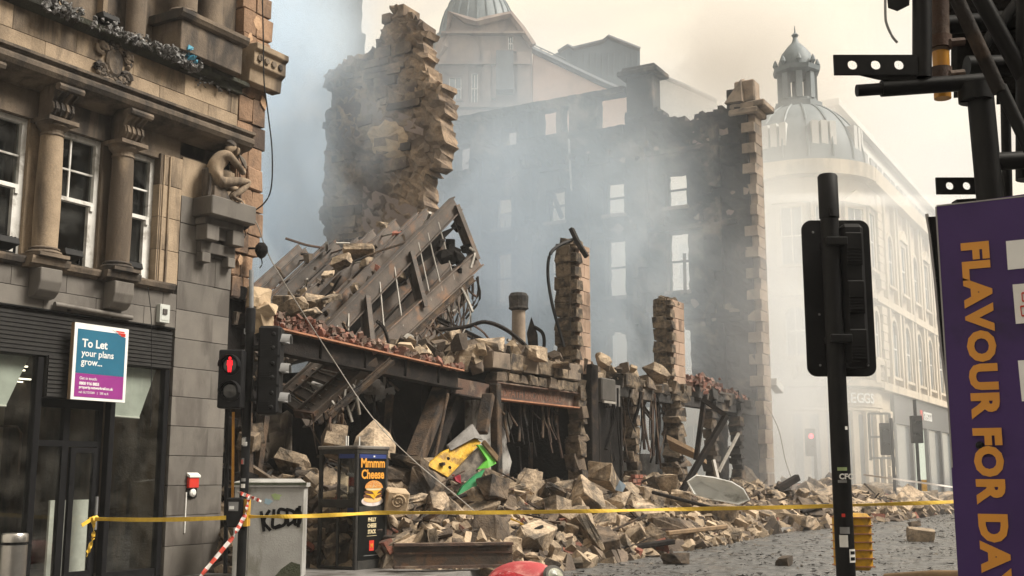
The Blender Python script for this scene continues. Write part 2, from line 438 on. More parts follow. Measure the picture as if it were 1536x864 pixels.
def put(name, me, m=None, parent=None):
    if m is not None: add_mat(me, m)
    o = bpy.data.objects.new(name, me); COL.objects.link(o)
    if parent is not None:
        o.parent = parent
        if parent.type == 'EMPTY' and parent.get('_w'):
            o.matrix_parent_inverse = Matrix.Translation(-parent.location)
    return o
def obj(name, mb, m, parent=None, bevel=0.0, smooth=False, loc=None, rot=None):
    o = put(name, mb.mesh(name, bevel, smooth), m, parent)
    if loc is not None: o.location = loc
    if rot is not None: o.rotation_euler = rot
    return o
def tag(o, label, cat, group=None):
    o['label'] = label; o['category'] = cat; o['kind'] = 'thing'
    if group: o['group'] = group
    return o
def thing(name, label, cat, loc=(0, 0, 0), group=None, rot=None, worldspace=False):
    o = bpy.data.objects.new(name, None); COL.objects.link(o)
    o.location = loc; o.empty_display_size = .2
    if rot is not None: o.rotation_euler = rot
    if worldspace: o['_w'] = 1
    return tag(o, label, cat, group)
def structure(name, mb, m, **k):
    o = obj(name, mb, m, **k); o['kind'] = 'structure'; return o
def stuff(o, label=None, cat=None):
    o['kind'] = 'stuff'
    if label: o['label'] = label; o['category'] = cat
    return o
def copy_tree(o, parent=None):
    c = o.copy(); COL.objects.link(c); c.parent = parent
    for ch in list(o.children):
        k = copy_tree(ch, c); k.matrix_parent_inverse = ch.matrix_parent_inverse.copy()
    return c
# shared meshes for masonry pieces
def unit_block(seed, bev=.035, jit=.0):
    rd = random.Random(seed); mb = MB().box(-.5, .5, -.5, .5, -.5, .5)
    me = mb.mesh('stone_block', bev)
    if jit:
        for v in me.vertices:
            v.co += Vector([rd.uniform(-jit, jit) for _ in range(3)])
    return me
BLOCK = {}
def block(name, parent, c, size, m, variant=0, jit=0.0, rot=None):
    key = (m, variant, jit)
    if key not in BLOCK:
        me = unit_block(variant + 11, .012 if jit < .01 else .02 if jit < .04 else .05, jit); add_mat(me, m); BLOCK[key] = me
    o = put(name, BLOCK[key], None, parent)
    o.location = c; o.scale = size
    if rot is not None: o.rotation_euler = rot
    return o
def smooth_path(pts, n=6):
    pts = [Vector(p) for p in pts]; out = []
    P = [pts[0] * 2 - pts[1]] + pts + [pts[-1] * 2 - pts[-2]]
    for i in range(1, len(P) - 2):
        a, b, c, d = P[i-1:i+3]
        for k in range(n):
            t = k / n
            out.append(.5 * ((2*b) + (c-a)*t + (2*a-5*b+4*c-d)*t*t + (3*b-a-3*c+d)*t*t*t))
    out.append(pts[-1]); return out
def text(body, size, m, parent, loc, rot=None, extrude=.002, offset=0.0, name='lettering', align='LEFT', sx=1.0, shear=0.0, sp=1.0):
    cu = bpy.data.curves.new('lettering', 'FONT'); cu.body = body; cu.size = size; cu.extrude = extrude
    cu.offset = offset; cu.align_x = align; cu.resolution_u = 3; cu.shear = shear; cu.space_character = sp
    t = bpy.data.objects.new('t', cu); COL.objects.link(t)
    dg = bpy.context.evaluated_depsgraph_get()
    me = bpy.data.meshes.new_from_object(t.evaluated_get(dg))
    bpy.data.objects.remove(t); bpy.data.curves.remove(cu)
    if sx != 1.0:
        for v in me.vertices: v.co.x *= sx
    o = put(name, me, m, parent); o.location = loc
    o.rotation_euler = rot if rot is not None else (math.pi / 2, 0, 0)
    return o
def cellwall(org, ud, nd, us, vs, inside, thick, relief=.04, jit=.03, seed=1):
    """masonry wall made of cells; org + u*ud + v*Z, front face towards nd; open where inside() is false"""
    rd = random.Random(seed); ud = Vector(ud); nd = Vector(nd); org = Vector(org); Z = Vector((0, 0, 1))
    nu, nv = len(us) - 1, len(vs) - 1
    on = [[inside((us[i]+us[i+1])/2, (vs[j]+vs[j+1])/2) for j in range(nv)] for i in range(nu)]
    mb = MB(); cache = {}
    def vert(i, j, side):
        k = (i, j, side)
        if k not in cache:
            e = jit if 0 < i < nu and 0 < j < nv else 0
            p = org + ud * (us[i] + rd.uniform(-e, e)) + Z * (vs[j] + rd.uniform(-e, e)) + nd * ((0 if side == 0 else -thick) + rd.uniform(-relief, relief))
            cache[k] = len(mb.v); mb.v.append(tuple(p))
        return cache[k]
    g = lambda i, j: 0 <= i < nu and 0 <= j < nv and on[i][j]
    for i in range(nu):
        for j in range(nv):
            if not on[i][j]: continue
            a, b, c, d = vert(i,j,0), vert(i+1,j,0), vert(i+1,j+1,0), vert(i,j+1,0)
            A, B, C, D = vert(i,j,1), vert(i+1,j,1), vert(i+1,j+1,1), vert(i,j+1,1)
            mb.f += [(a,b,c,d), (B,A,D,C)]
            if not g(i-1, j): mb.f.append((A,a,d,D))
            if not g(i+1, j): mb.f.append((b,B,C,c))
            if not g(i, j-1): mb.f.append((A,B,b,a))
            if not g(i, j+1): mb.f.append((d,c,C,D))
    return mb
def frange(a, b, s):
    n = max(1, round((b - a) / s)); return [a + (b - a) * i / n for i in range(n + 1)]
def rubble_shape(seed, flat=1.0):
    rd = random.Random(seed); kind = seed % 3
    ax = [(.5, .4, .34), (.5, .42, .2), (.46, .34, .36)][kind]
    bm = bmesh.new(); bmesh.ops.create_cube(bm, size=1.0)
    for v in bm.verts:
        v.co = Vector([v.co[i] * 2 * ax[i] * (1 + rd.uniform(-.1, .1)) for i in range(3)])
    for k in range(rd.randint(2, 4) if kind != 1 else rd.randint(1, 3)):
        n = Vector((rd.choice((-1, 1)) * rd.uniform(.3, 1), rd.choice((-1, 1)) * rd.uniform(.2, 1), rd.choice((-1, 1)) * rd.uniform(.1, .9))).normalized()
        ext = max(n.dot(v.co) for v in bm.verts)
        r = bmesh.ops.bisect_plane(bm, geom=bm.verts[:] + bm.edges[:] + bm.faces[:], plane_co=n * ext * rd.uniform(.45, .85), plane_no=n, clear_outer=True)
        ed = [e for e in bm.edges if e.is_boundary]
        if ed: bmesh.ops.contextual_create(bm, geom=ed)
    pts = [v.co.copy() + Vector([rd.uniform(-.02, .02) for _ in range(3)]) for v in bm.verts]
    bm.free(); return pts

# ================================================================== SETTING
KERB = 9.75
structure('road', MB().box(-300, 500, -300, 400, -.3, 0), 'asphalt')
structure('pavement', MB().box(-60, 41.6, KERB, 60, .003, .12), 'pavement')
structure('pavement_far_corner', MB().box(55.2, 200, KERB + .4, 120, .003, .12), 'pavement')
kb = structure('kerb', MB().box(-60, 41.9, KERB - .16, KERB - .004, .002, .125), 'kerb')
kb2 = structure('kerb_far_corner', MB().box(54.9, 200, KERB + .24, KERB + .396, .002, .125), 'kerb')

# ------------------------------------------------------------------ windows of distant buildings
WIN = {}
def far_window(parent, loc, rz, w, h, frame_m, arch=False, style='sash', pane_m='far_window', bar_m='white_paint'):
    key = (round(w, 2), round(h, 2), frame_m, arch, style, pane_m)
    if key not in WIN:
        t = .22 if w > 1 else .16
        s = MB()
        def ring(r0x, r0h, r1x, r1h, y0, y1):
            n = 10
            def outline(hw, hh):
                if not arch: return [(-hw, 0), (-hw, hh), (hw, hh), (hw, 0)]
                return [(-hw, 0)] + [(-hw * math.cos(math.pi * i / n), hh - hw + hw * math.sin(math.pi * i / n)) for i in range(n + 1)] + [(hw, 0)]
            a, b = outline(r0x, r0h), outline(r1x, r1h); k = len(a)
            vs = [(x, y0, z) for x, z in a] + [(x, y0, z) for x, z in b] + [(x, y1, z) for x, z in b] + [(x, y1, z) for x, z in a]
            fs = []
            for i in range(k - 1):
                fs += [(i, i+1, k+i+1, k+i), (k+i, k+i+1, 2*k+i+1, 2*k+i), (i, 3*k+i, 3*k+i+1, i+1)]
            fs += [(0, k, 2*k, 3*k), (k-1, 4*k-1, 3*k-1, 2*k-1)]
            s.add(vs, fs)
        ring(w/2, h, w/2 + t, h + t, -.16, .05)
        s.box(-w/2 - t - .08, w/2 + t + .08, -.24, .05, -.14, 0)
        if not arch and style == 'pediment':
            s.prism([(-w/2 - t - .2, -.3, h + t + .02), (w/2 + t + .2, -.3, h + t + .02), (0, -.3, h + t + .75)], (0, .34, 0))
        g = MB().box(-w/2, w/2, -.03, .02, 0, h)
        bars = MB().box(-w/2, -w/2 + .07, -.07, -.031, 0, h - (w/2 if arch else 0)).box(w/2 - .07, w/2, -.07, -.031, 0, h - (w/2 if arch else 0))
        bars.box(-w/2 + .07, w/2 - .07, -.075, -.031, h * .5 - .04, h * .5 + .04).box(-.03, .03, -.065, -.031, 0, h * .5 - .04).box(-.03, .03, -.065, -.031, h * .5 + .04, h - .05)
        ms = s.mesh('window'); add_mat(ms, frame_m)
        mg = g.mesh('pane'); add_mat(mg, pane_m)
        mbm = bars.mesh('sash_bar'); add_mat(mbm, bar_m)
        WIN[key] = (ms, mg, mbm)
    ms, mg, mbm = WIN[key]
    o = put('window', ms, None, parent); o.location = loc; o.rotation_euler = (0, 0, rz)
    for nm, me in (('pane', mg), ('sash_bar', mbm)):
        c = bpy.data.objects.new(nm, me); COL.objects.link(c); c.parent = o
    return o

# ================================================================== CORNER BUILDING ACROSS THE SIDE STREET
GX, GY, GR = 60.5, 16.5, 3.5
gb = thing('corner_building', 'pale cream stone corner building with lantern-topped dome, veiled in smoke across the side street', 'building', (GX, GY, 0), worldspace=True)
body = MB().lathe([(GR, 0), (GR, 17.6)], (GX, GY, 0), 40)
body.box(GX - GR, GX + 14, GY + .5, GY + 40, 0, 17.6).box(GX, GX + 60, GY - GR, GY + 10, 0, 17.6)
obj('wall', body, 'cream_stone', gb)
# bands and cornices
def band(z0, z1, out, m='cream_stone', nm='cornice'):
    b = MB().lathe([(GR, z0), (GR + out, z0 + .08), (GR + out, z1), (GR, z1 + .02)], (GX, GY, 0), 40)
    b.box(GX - GR - out, GX - GR + .2, GY + .3, GY + 40, z0, z1).box(GX - .2, GX + 60, GY - GR - out, GY - GR + .2, z0, z1)
    return obj(nm, b, m, gb)
band(5.95, 6.35, .42); band(10.6, 11.0, .32); band(16.9, 17.75, .55); band(4.75, 4.95, .12)
obj('fascia', MB().lathe([(GR + .1, 4.95), (GR + .16, 5.0), (GR + .16, 5.9), (GR + .1, 5.95)], (GX, GY, 0), 40), 'cream_stone', gb)
wf = MB().box(GX + 3.0, GX + 40, GY - GR - .2, GY - GR + .1, 4.35, 5.9)
obj('fascia', wf, 'dark_shop', gb)
# shop fronts on the ground floor
for k in range(9):
    a = R(178 + 13.0 * k)
    if k < 8:
        a2 = R(178 + 13.0 * (k + 1))
        p = [(GX + (GR + .03) * math.cos(q), GY + (GR + .03) * math.sin(q)) for q in (a + .03, a2 - .03)]
        obj('shop_pane', MB().prism([(p[0][0], p[0][1], .5), (p[1][0], p[1][1], .5), (p[1][0], p[1][1], 4.6), (p[0][0], p[0][1], 4.6)], (.05 * math.cos(a), .05 * math.sin(a), 0)), 'far_window', gb)
    obj('shop_pilaster', MB().obox((GX + (GR + .1) * math.cos(a), GY + (GR + .1) * math.sin(a), 2.4), (.34, .34, 4.7), (0, 0, a)), 'cream_stone', gb)
x = GX + 2.8
k = 0
while x < GX + 34:
    obj('shop_pane', MB().box(x + .3, x + 4.4, GY - GR - .06, GY - GR + .02, .45, 4.3), 'mint_panel' if k == 1 else 'far_window', gb)
    obj('shop_pilaster', MB().box(x - .25, x + .25, GY - GR - .25, GY - GR + .02, .12, 4.35), 'dark_shop', gb)
    x += 4.7; k += 1
# the quoin pier between rounded corner and straight wing, block by block
z = .15; i = 0
while z < 16.6:
    if not (4.7 < z < 6.4 or 10.4 < z < 11.0):
        w = 1.25 if i % 2 else .95
        block('quoin', gb, (GX + 1.5, GY - GR - .12, z + .23), (w, .34, .43), 'cream_stone', i % 3)
    z += .47; i += 1
# lettering
gt = 'GREGGS'
for i, ch in enumerate(gt):
    a = R(214.5 + 7.0 * i + 1)
    text(ch, .72, 'sign_white', gb, (GX + (GR + .2) * math.cos(a), GY + (GR + .2) * math.sin(a), 5.18), (math.pi/2, 0, a + math.pi/2), .02, .012, align='CENTER')
text('GREGGS', .72, 'sign_white', gb, (GX + 11.2, GY - GR - .22, 4.85), None, .02, .012)
lg = MB()
for i in range(2):
    for j in range(2): lg.box(GX + 10.25 + i * .34, GX + 10.55 + i * .34, GY - GR - .23, GY - GR - .2, 4.84 + j * .31, 5.1 + j * .31)
obj('sign_emblem', lg, 'ad_red', gb)
# balustrade
for k in range(26):
    a = R(180 + 100 * k / 25)
    obj_c = MB().lathe([(.09, 6.45), (.05, 6.6), (.13, 6.85), (.06, 7.1), (.1, 7.2)], (GX + (GR + .25) * math.cos(a), GY + (GR + .25) * math.sin(a), 0), 6)
    obj('baluster', obj_c, 'cream_stone', gb)
obj('balustrade_rail', MB().lathe([(GR + .1, 7.2), (GR + .42, 7.2), (GR + .42, 7.42), (GR + .1, 7.42)], (GX, GY, 0), 40), 'cream_stone', gb)
for k in range(5):
    a = R(180 + 25 * k)
    obj('balustrade_pier', MB().obox((GX + (GR + .26) * math.cos(a), GY + (GR + .26) * math.sin(a), 6.85), (.4, .5, 1.2), (0, 0, a)), 'cream_stone', gb)
# windows: rounded corner, side-street wing, main-street wing
for k in range(4):
    a = R(186 + 28 * k)
    c = (GX + (GR + .02) * math.cos(a), GY + (GR + .02) * math.sin(a))
    far_window(gb, (*c, 7.6), a + math.pi/2, 1.05, 2.5, 'cream_stone', True)
    far_window(gb, (*c, 12.3), a + math.pi/2, 1.15, 3.0, 'cream_stone', False, 'pediment')
y = GY + 2.2
while y < GY + 38:
    for z0, h, ar, st in ((7.3, 2.6, True, 'sash'), (11.8, 2.2, False, 'sash'), (1.0, 3.2, True, 'sash'), (14.8, 1.6, False, 'sash')):
        far_window(gb, (GX - GR - .02, y, z0), -math.pi/2, 1.25, h, 'cream_stone', ar, st)
    obj('pilaster', MB().box(GX - GR - .2, GX - GR, y + 1.3, y + 1.75, 6.4, 16.9), 'cream_stone', gb)
    y += 3.1
x = GX + 4.4; k = 0
while x < GX + 40:
    far_window(gb, (x, GY - GR - .02, 6.9), 0, 1.5, 3.2, 'cream_stone', True)
    far_window(gb, (x, GY - GR - .02, 12.0), 0, 1.3, 2.9, 'cream_stone', k % 2 == 0, 'pediment')
    for q in (-1.35, 1.35):
        obj('pilaster', MB().box(x + q - .2, x + q + .2, GY - GR - .28, GY - GR, 6.4, 10.6).box(x + q - .18, x + q + .18, GY - GR - .24, GY - GR, 11.0, 16.9), 'cream_stone', gb)
    x += 3.6; k += 1
# mansard roof with skylights
rf = MB().prism([(GX - .5, GY - GR - .1, 17.8), (GX - .5, GY - GR + 2.4, 20.8), (GX - .5, GY + 6, 21.0), (GX - .5, GY + 8, 17.8)], (60, 0, 0))
rf.prism([(GX - GR - .1, GY + .5, 17.8), (GX - GR + 2.2, GY + .5, 20.2), (GX + 7, GY + .5, 20.4), (GX + 10, GY + .5, 17.8)], (0, 40, 0))
roof = obj('roof', rf, 'slate', gb)
x = GX + 3.4
while x < GX + 36:
    sl = MB()
    a = Vector((0, 2.5, 3.0)).normalized(); n = Vector((0, -3.0, 2.5)).normalized()
    p = Vector((x, GY - GR - .1, 17.8)) + a * .9 + n * .06
    sl.prism([p, p + Vector((.75, 0, 0)), p + Vector((.75, 0, 0)) + a * 2.2, p + a * 2.2], n * .08)
    obj('skylight', sl, 'pale_clad', roof)
    x += 1.9
# dome and lantern
dm = []
for i in range(9):
    q = i / 8; dm.append((3.45 * math.cos(q * 1.27), 18.0 + 3.7 * math.sin(q * 1.27) / math.sin(1.27)))
dome = obj('dome', MB().lathe([(3.6, 17.7), (3.6, 18.0)] + dm, (GX, GY, 0), 40), 'lead_dome', gb, smooth=True)
for k in range(16):
    a = k * math.pi / 8
    obj('rib', MB().tube([(GX + (r + .02) * math.cos(a), GY + (r + .02) * math.sin(a), zz) for r, zz in dm], .07, 5), 'lead_dome', dome)
for k in range(3):
    for j in (-1, 0, 1):
        a = R(160 + 46 * k + j * 8.5 + 12)
        obj('dormer_light', MB().obox((GX + 3.12 * math.cos(a), GY + 3.12 * math.sin(a), 19.35), (.5, .36, 1.35), (0, 0, a)), 'pale_clad', dome)
lan = MB().lathe([(1.15, 21.3), (1.35, 21.5), (1.35, 21.9), (1.05, 22.0), (1.05, 22.15)], (GX, GY, 0), 8)
lan2 = MB().lathe([(1.0, 23.6), (1.3, 23.75), (1.35, 24.0), (1.0, 24.1)], (GX, GY, 0), 8)
lantern = obj('lantern', lan, 'lead_dome', gb)
obj('lantern_cornice', lan2, 'lead_dome', lantern)
for k in range(8):
    a = k * math.pi / 4 + .39
    obj('lantern_post', MB().obox((GX + .92 * math.cos(a), GY + .92 * math.sin(a), 22.87), (.3, .34, 1.5), (0, 0, a)), 'lead_dome', lantern)
    obj('urn', MB().lathe([(.05, 24.05), (.16, 24.25), (.1, 24.45), (.02, 24.6)], (GX + 1.15 * math.cos(a), GY + 1.15 * math.sin(a), 0), 8), 'lead_dome', lantern)
obj('cupola', MB().lathe([(1.0, 24.08), (.98, 24.4), (.8, 24.9), (.45, 25.35), (.2, 25.6), (.12, 25.9), (.2, 26.05), (.05, 26.2), (.02, 26.6)], (GX, GY, 0), 16), 'lead_dome', lantern, smooth=True)

# ================================================================== PALE MODERN BLOCK BEHIND IT
def cf(px, py, D):
    p = dep(px, py, D); return (p.x * .5 - p.y * .8660254, p.z)
def cam_frame(px, D):
    p = dep(px, HZ, D); return (p.x, p.y, 0)
ROTC = (0, 0, R(-60))
mb_ = thing('office_block', 'pale modern office block with ribbon windows behind the domed corner building', 'building', (100, 24, 0), rot=(0, 0, R(0)))
obj('wall', MB().box(0, 60, 0, 8, 0, 34.5), 'pale_clad', mb_)
obj('roof', MB().box(-.6, 60.6, -.6, 8.3, 34.5, 35.1), 'pale_clad', mb_)
for zz in (20.5, 24.0, 27.5, 31.0):
    for k in range(9):
        o = obj('window', MB().box(k * 6.4 + .8, k * 6.4 + 6.0, -.12, .02, zz, zz + 2.1), 'far_window', mb_)
        obj('mullion', MB().box(k * 6.4 + 3.3, k * 6.4 + 3.5, -.2, -.121, zz, zz + 2.1), 'pale_clad', o)
    for k in range(2):
        o = obj('window', MB().box(-.12, .02, k * 4 + .4, k * 4 + 3.4, zz, zz + 2.1), 'far_window', mb_)

# ================================================================== TENEMENTS ON THE CAMERA'S SIDE OF THE STREET
for k, (x0, x1, h) in enumerate(((-34, -12, 17), (-11.9, 8, 15.5), (8.1, 30, 17.5), (30.1, 55, 16), (55.1, 82, 18))):
    ob = thing('opposite_tenement', ('brown stone tenement at the back of the viewer, farthest down the street', 'brown stone tenement directly behind the viewer', 'brown stone tenement behind the scaffold and hoarding', 'brown stone tenement facing the ruin across the street', 'brown stone tenement facing the domed corner across the street')[k], 'building', ((x0 + x1) / 2, -14, 0), worldspace=True)
    obj('wall', MB().box(x0, x1, -24, -13.5, 0, h), 'sandstone_dark', ob)
    obj('cornice', MB().box(x0, x1, -13.5, -13.0, h - 1.2, h - .7), 'sandstone_dark', ob)
    x = x0 + 1.8
    while x < x1 - 1.5:
        for z in (5.2, 9, 12.6): far_window(ob, (x, -13.48, z), math.pi, 1.2, 2.2, 'sandstone_dark')
        obj('shop_pane', MB().box(x - 1.1, x + 1.1, -13.5, -13.42, .4, 3.4), 'far_window', ob)
        x += 2.9

# ================================================================== DOMED PINK BUILDING BEHIND THE RUIN
DD = 82.0
db = thing('domed_building', 'pink sandstone building with curved gables and a ribbed grey dome rising behind the ruin', 'building', cam_frame(715, DD), rot=ROTC)
x0c = cf(715, HZ, DD)[0]
def lc(px, py, D=DD): a = cf(px, py, D); return (a[0] - x0c, a[1])
def lx(px, D=DD): return lc(px, 300, D)[0]
def lz(py, px=715, D=DD): return lc(px, py, D)[1]
prof = [(636, 420), (636, 128), (650, 108), (668, 74), (676, 24), (700, 34), (715, 38), (730, 34), (766, 26), (783, 48), (798, 72), (798, 420)]
pts = [(*lc(a, b),) for a, b in prof]
obj('wall', MB().prism([(x, 0, z) for x, z in pts], (0, 9, 0)), 'pink_stone', db)
cop = [(636, 128), (650, 106), (668, 72), (676, 22), (700, 32), (715, 36), (730, 32), (766, 24), (783, 46), (799, 70)]
obj('coping', MB().tube([(lc(a, b)[0], -.2, lc(a, b)[1]) for a, b in cop], .32, 6), 'pink_stone', db)
for (a, b, c_, d) in ((672, 150, 691, 118), (706, 155, 716, 112), (750, 138, 766, 108), (672, 78, 686, 58), (762, 76, 770, 56), (640, 150, 655, 120), (660, 225, 678, 190), (675, 75, 682, 60)):
    w = lx(c_) - lx(a); h = lz(d, a) - lz(b, a)
    far_window(db, (lx((a + c_) / 2), 0.0, lz(b, a)), 0, w, h, 'pink_stone', False)
for a, b, c_, d in ((636, 164, 800, 158), (645, 100, 796, 96), (660, 54, 788, 51), (640, 178, 784, 170)):
    obj('cornice', MB().box(lx(a), lx(c_), -.6, .02, lz(b, 700), lz(d, 700)), 'pink_stone', db)
for a, b, c_, d in ((724, 158, 736, 78), (738, 150, 744, 80), (694, 158, 702, 100), (776, 158, 796, 80), (640, 158, 648, 108)):
    obj('pilaster', MB().box(lx(a), lx(c_), -.35, .02, lz(b, 700), lz(d, 700)), 'pink_stone', db)
obj('oval_panel', MB().lathe([(1.6, 0), (1.75, .2), (1.3, .25), (0, .3)], (0, 0, 0), 20), 'pink_stone', db, loc=(lx(684), -.02, lz(82)), rot=(math.pi/2, 0, 0))
obj('dormer', MB().box(lx(744), lx(770), -1.2, .3, lz(142), lz(84)), 'slate', db)
dz0, dz1 = lz(40), lz(-62)
dp = [(3.25 * (DD / 82) * math.cos(q / 10 * 1.5), dz0 + (dz1 - dz0) * math.sin(q / 10 * 1.5)) for q in range(11)]
dcy = 5.0
dome2 = obj('dome', MB().lathe([(3.3, dz0 - 5), (3.3, dz0)] + dp, (lx(713), dcy, 0), 36), 'lead_dome', db, smooth=True)
for k in range(24):
    a = k * math.pi / 12
    obj('rib', MB().tube([(lx(713) + r * math.cos(a), dcy + r * math.sin(a), zz) for r, zz in dp], .09, 5), 'lead_dome', dome2)
obj('gallery_rail', MB().lathe([(3.5, dz0 + .5), (3.7, dz0 + .5), (3.7, dz0 + .75), (3.5, dz0 + .75)], (lx(713), dcy, 0), 36).lathe([(3.5, dz0 - .9), (3.8, dz0 - .9), (3.8, dz0 - .5), (3.5, dz0 - .5)], (lx(713), dcy, 0), 36), 'lead_dome', dome2)
for k in range(30):
    a = k * math.pi / 15
    obj('baluster', MB().obox((lx(713) + 3.6 * math.cos(a), dcy + 3.6 * math.sin(a), dz0), (.14, .14, 1.0), (0, 0, a)), 'pale_metal', dome2)

# pink gable wall stepping down to the right of it
pg = thing('pink_gable_building', 'plain pink rendered gable wall sloping down beside the domed building', 'building', cam_frame(850, 84), rot=ROTC)
xg = cf(850, HZ, 84)[0]
def l3(px, py, D): a = cf(px, py, D); return (a[0] - xg, a[1])
q = [l3(799, 400, 84), l3(799, 78, 84), l3(905, 128, 84), l3(960, 150, 84), l3(960, 400, 84)]
obj('wall', MB().prism([(x, 0, z) for x, z in q], (0, 7, 0)), 'pink_render', pg)
obj('roof_edge', MB().tube([(l3(a, b, 84)[0], -.1, l3(a, b, 84)[1]) for a, b in ((796, 74), (905, 126), (960, 148))], .28, 6), 'slate', pg)
rail = MB()
for a, b in ((800, 78), (812, 84), (824, 90), (836, 96)):
    x, z = l3(a, b, 84); rail.tube([(x, 1, z), (x, 1, z + 1.0)], .05, 5)
x, z = l3(800, 78, 84); x2, z2 = l3(850, 101, 84)
rail.tube([(x, 1, z + 1.0), (x2, 1, z2 + 1.0)], .05, 5)
obj('roof_railing', rail, 'slate', pg)

# blue grey clad roof block
cb = thing('clad_roof_block', 'blue grey metal clad roof block with a sloping top behind the pink gable', 'building', cam_frame(890, 92), rot=ROTC)
xg = cf(890, HZ, 92)[0]
q = [l3(810, 400, 92), l3(810, 92, 92), l3(838, 78, 92), l3(852, 69, 92), l3(860, 73, 92), l3(905, 62, 92), l3(912, 55, 92), l3(960, 74, 92), l3(960, 400, 92)]
obj('wall', MB().prism([(x, 0, z) for x, z in q], (0, 10, 0)), 'grey_clad', cb)
for a in range(815, 960, 9):
    obj('cladding_rib', MB().box(l3(a, 200, 92)[0] - .06, l3(a, 200, 92)[0] + .06, -.12, .01, l3(a, 300, 92)[1], l3(a, 95 if a < 850 else 80, 92)[1]), 'grey_clad', cb)
obj('roof_edge', MB().tube([(l3(a, b, 92)[0], 0, l3(a, b, 92)[1]) for a, b in ((838, 78), (852, 69), (860, 73), (905, 62), (912, 55), (960, 74))], .2, 6), 'slate', cb)
# pale gabled block
pb = thing('pale_gabled_building', 'faint pale building with a low pitched roof behind the broken wall top', 'building', cam_frame(1010, 96), rot=ROTC)
xg = cf(1010, HZ, 96)[0]
q = [l3(955, 400, 96), l3(955, 130, 96), l3(995, 116, 96), l3(1022, 127, 96), l3(1075, 152, 96), l3(1075, 400, 96)]
obj('wall', MB().prism([(x, 0, z) for x, z in q], (0, 8, 0)), 'pale_clad', pb)
obj('roof_edge', MB().tube([(l3(a, b, 96)[0], -.1, l3(a, b, 96)[1]) for a, b in ((955, 130), (995, 116), (1022, 127), (1075, 152))], .2, 6), 'slate', pb)

# ================================================================== THE BURNT BUILDING
rb = thing('burnt_building', 'burnt out shell of a stone tenement with blackened window wall and smoke inside', 'building', (XE, F, 0), worldspace=True)
WY = [(15.41, 16.32), (18.05, 18.95), (20.72, 21.58), (23.25, 24.15), (25.8, 26.7)]
def jag(t, s=0.0): return noise.noise(Vector((t * 2.1, s, 3.3))) * .35 + noise.noise(Vector((t * 6.0, s, 9.1))) * .22
def end_inside(u, v):
    y = u
    if y < 13.05: top = 15.7
    elif y < 13.75: top = 16.25 + jag(y)
    elif y < 16.6: top = 15.35 + .12 * abs(y - 14.6) + jag(y)
    elif y < 17.95: top = 15.9
    else: top = 17.15 + jag(y) * .25
    if v > top: return False
    for a, b in WY:
        if a < y < b:
            if 11.87 < v < 13.22 or 8.55 < v < 10.85: return False
            if 4.7 < v < 6.75: return False
            c = (a + b) / 2
            if 6.75 <= v < 7.2 and (y - c) ** 2 + (v - 6.75) ** 2 < ((b - a) / 2) ** 2: return False
    for a, b, c, d in ((17.98, 19.25, 15.5, 16.85), (21.1, 21.92, 15.6, 16.72), (20.5, 20.86, 15.65, 16.7), (22.15, 22.42, 15.62, 16.65), (23.0, 23.7, 15.35, 16.2), (22.62, 22.85, 15.6, 16.4), (25.4, 26.1, 14.6, 15.8)):
        if a < y < b and c < v < d: return False
    if v < 4.2:
        for a, b in ((13.75, 14.25), (14.9, 16.6), (17.1, 18.6), (19.3, 21.0), (22.0, 24.0)):
            if a < y < b and v > .35: return False
    return True
us = sorted(set([round(q, 3) for q in frange(F, 28.0, .19)] + [q for w in WY for q in w] + [17.98, 19.25, 21.1, 21.92, 20.5, 20.86, 23.0, 23.7, 22.15, 22.42]))
vs = sorted(set([round(q, 3) for q in frange(0, 17.7, .19)] + [11.87, 13.22, 8.55, 10.85, 4.7, 6.75, 7.2, 15.5, 16.85, 15.6, 16.72]))
wall_end = obj('window_wall', cellwall((XE, 0, 0), (0, 1, 0), (-1, 0, 0), us, vs, end_inside, .62, .035, .02, 3), 'burnt_wall', rb)
# chimney stack on the wall head
ch = MB().box(XE - .1, XE + .7, 16.7, 17.85, 15.7, 17.4).box(XE - .35, XE + .95, 16.4, 18.15, 17.4, 17.62).box(XE - .22, XE + .82, 16.55, 18.0, 17.62, 17.78)
obj('chimney', ch, 'burnt_wall', rb, .04)
# charred joist stubs and floor ledges left on the inner face
rd = random.Random(5)
for zz in (7.75, 11.25, 14.35):
    y = 13.6
    while y < 26.5:
        if rd.random() < .55:
            l = rd.uniform(.15, .5)
            obj('joist_stub', MB().obox((XE - l / 2, y, zz + rd.uniform(-.1, .1)), (l, .14, .24), (0, rd.uniform(-.25, .25), 0)), 'wood_burnt', wall_end)
        y += .55
    for a, b in ((13.2, 17.2), (18.3, 22.0), (22.6, 26.0)):
        obj('floor_ledge', MB().box(XE - rd.uniform(.1, .22), XE + .02, a + rd.uniform(0, .5), b - rd.uniform(0, .5), zz - .36, zz - .2), 'burnt_wall', wall_end)
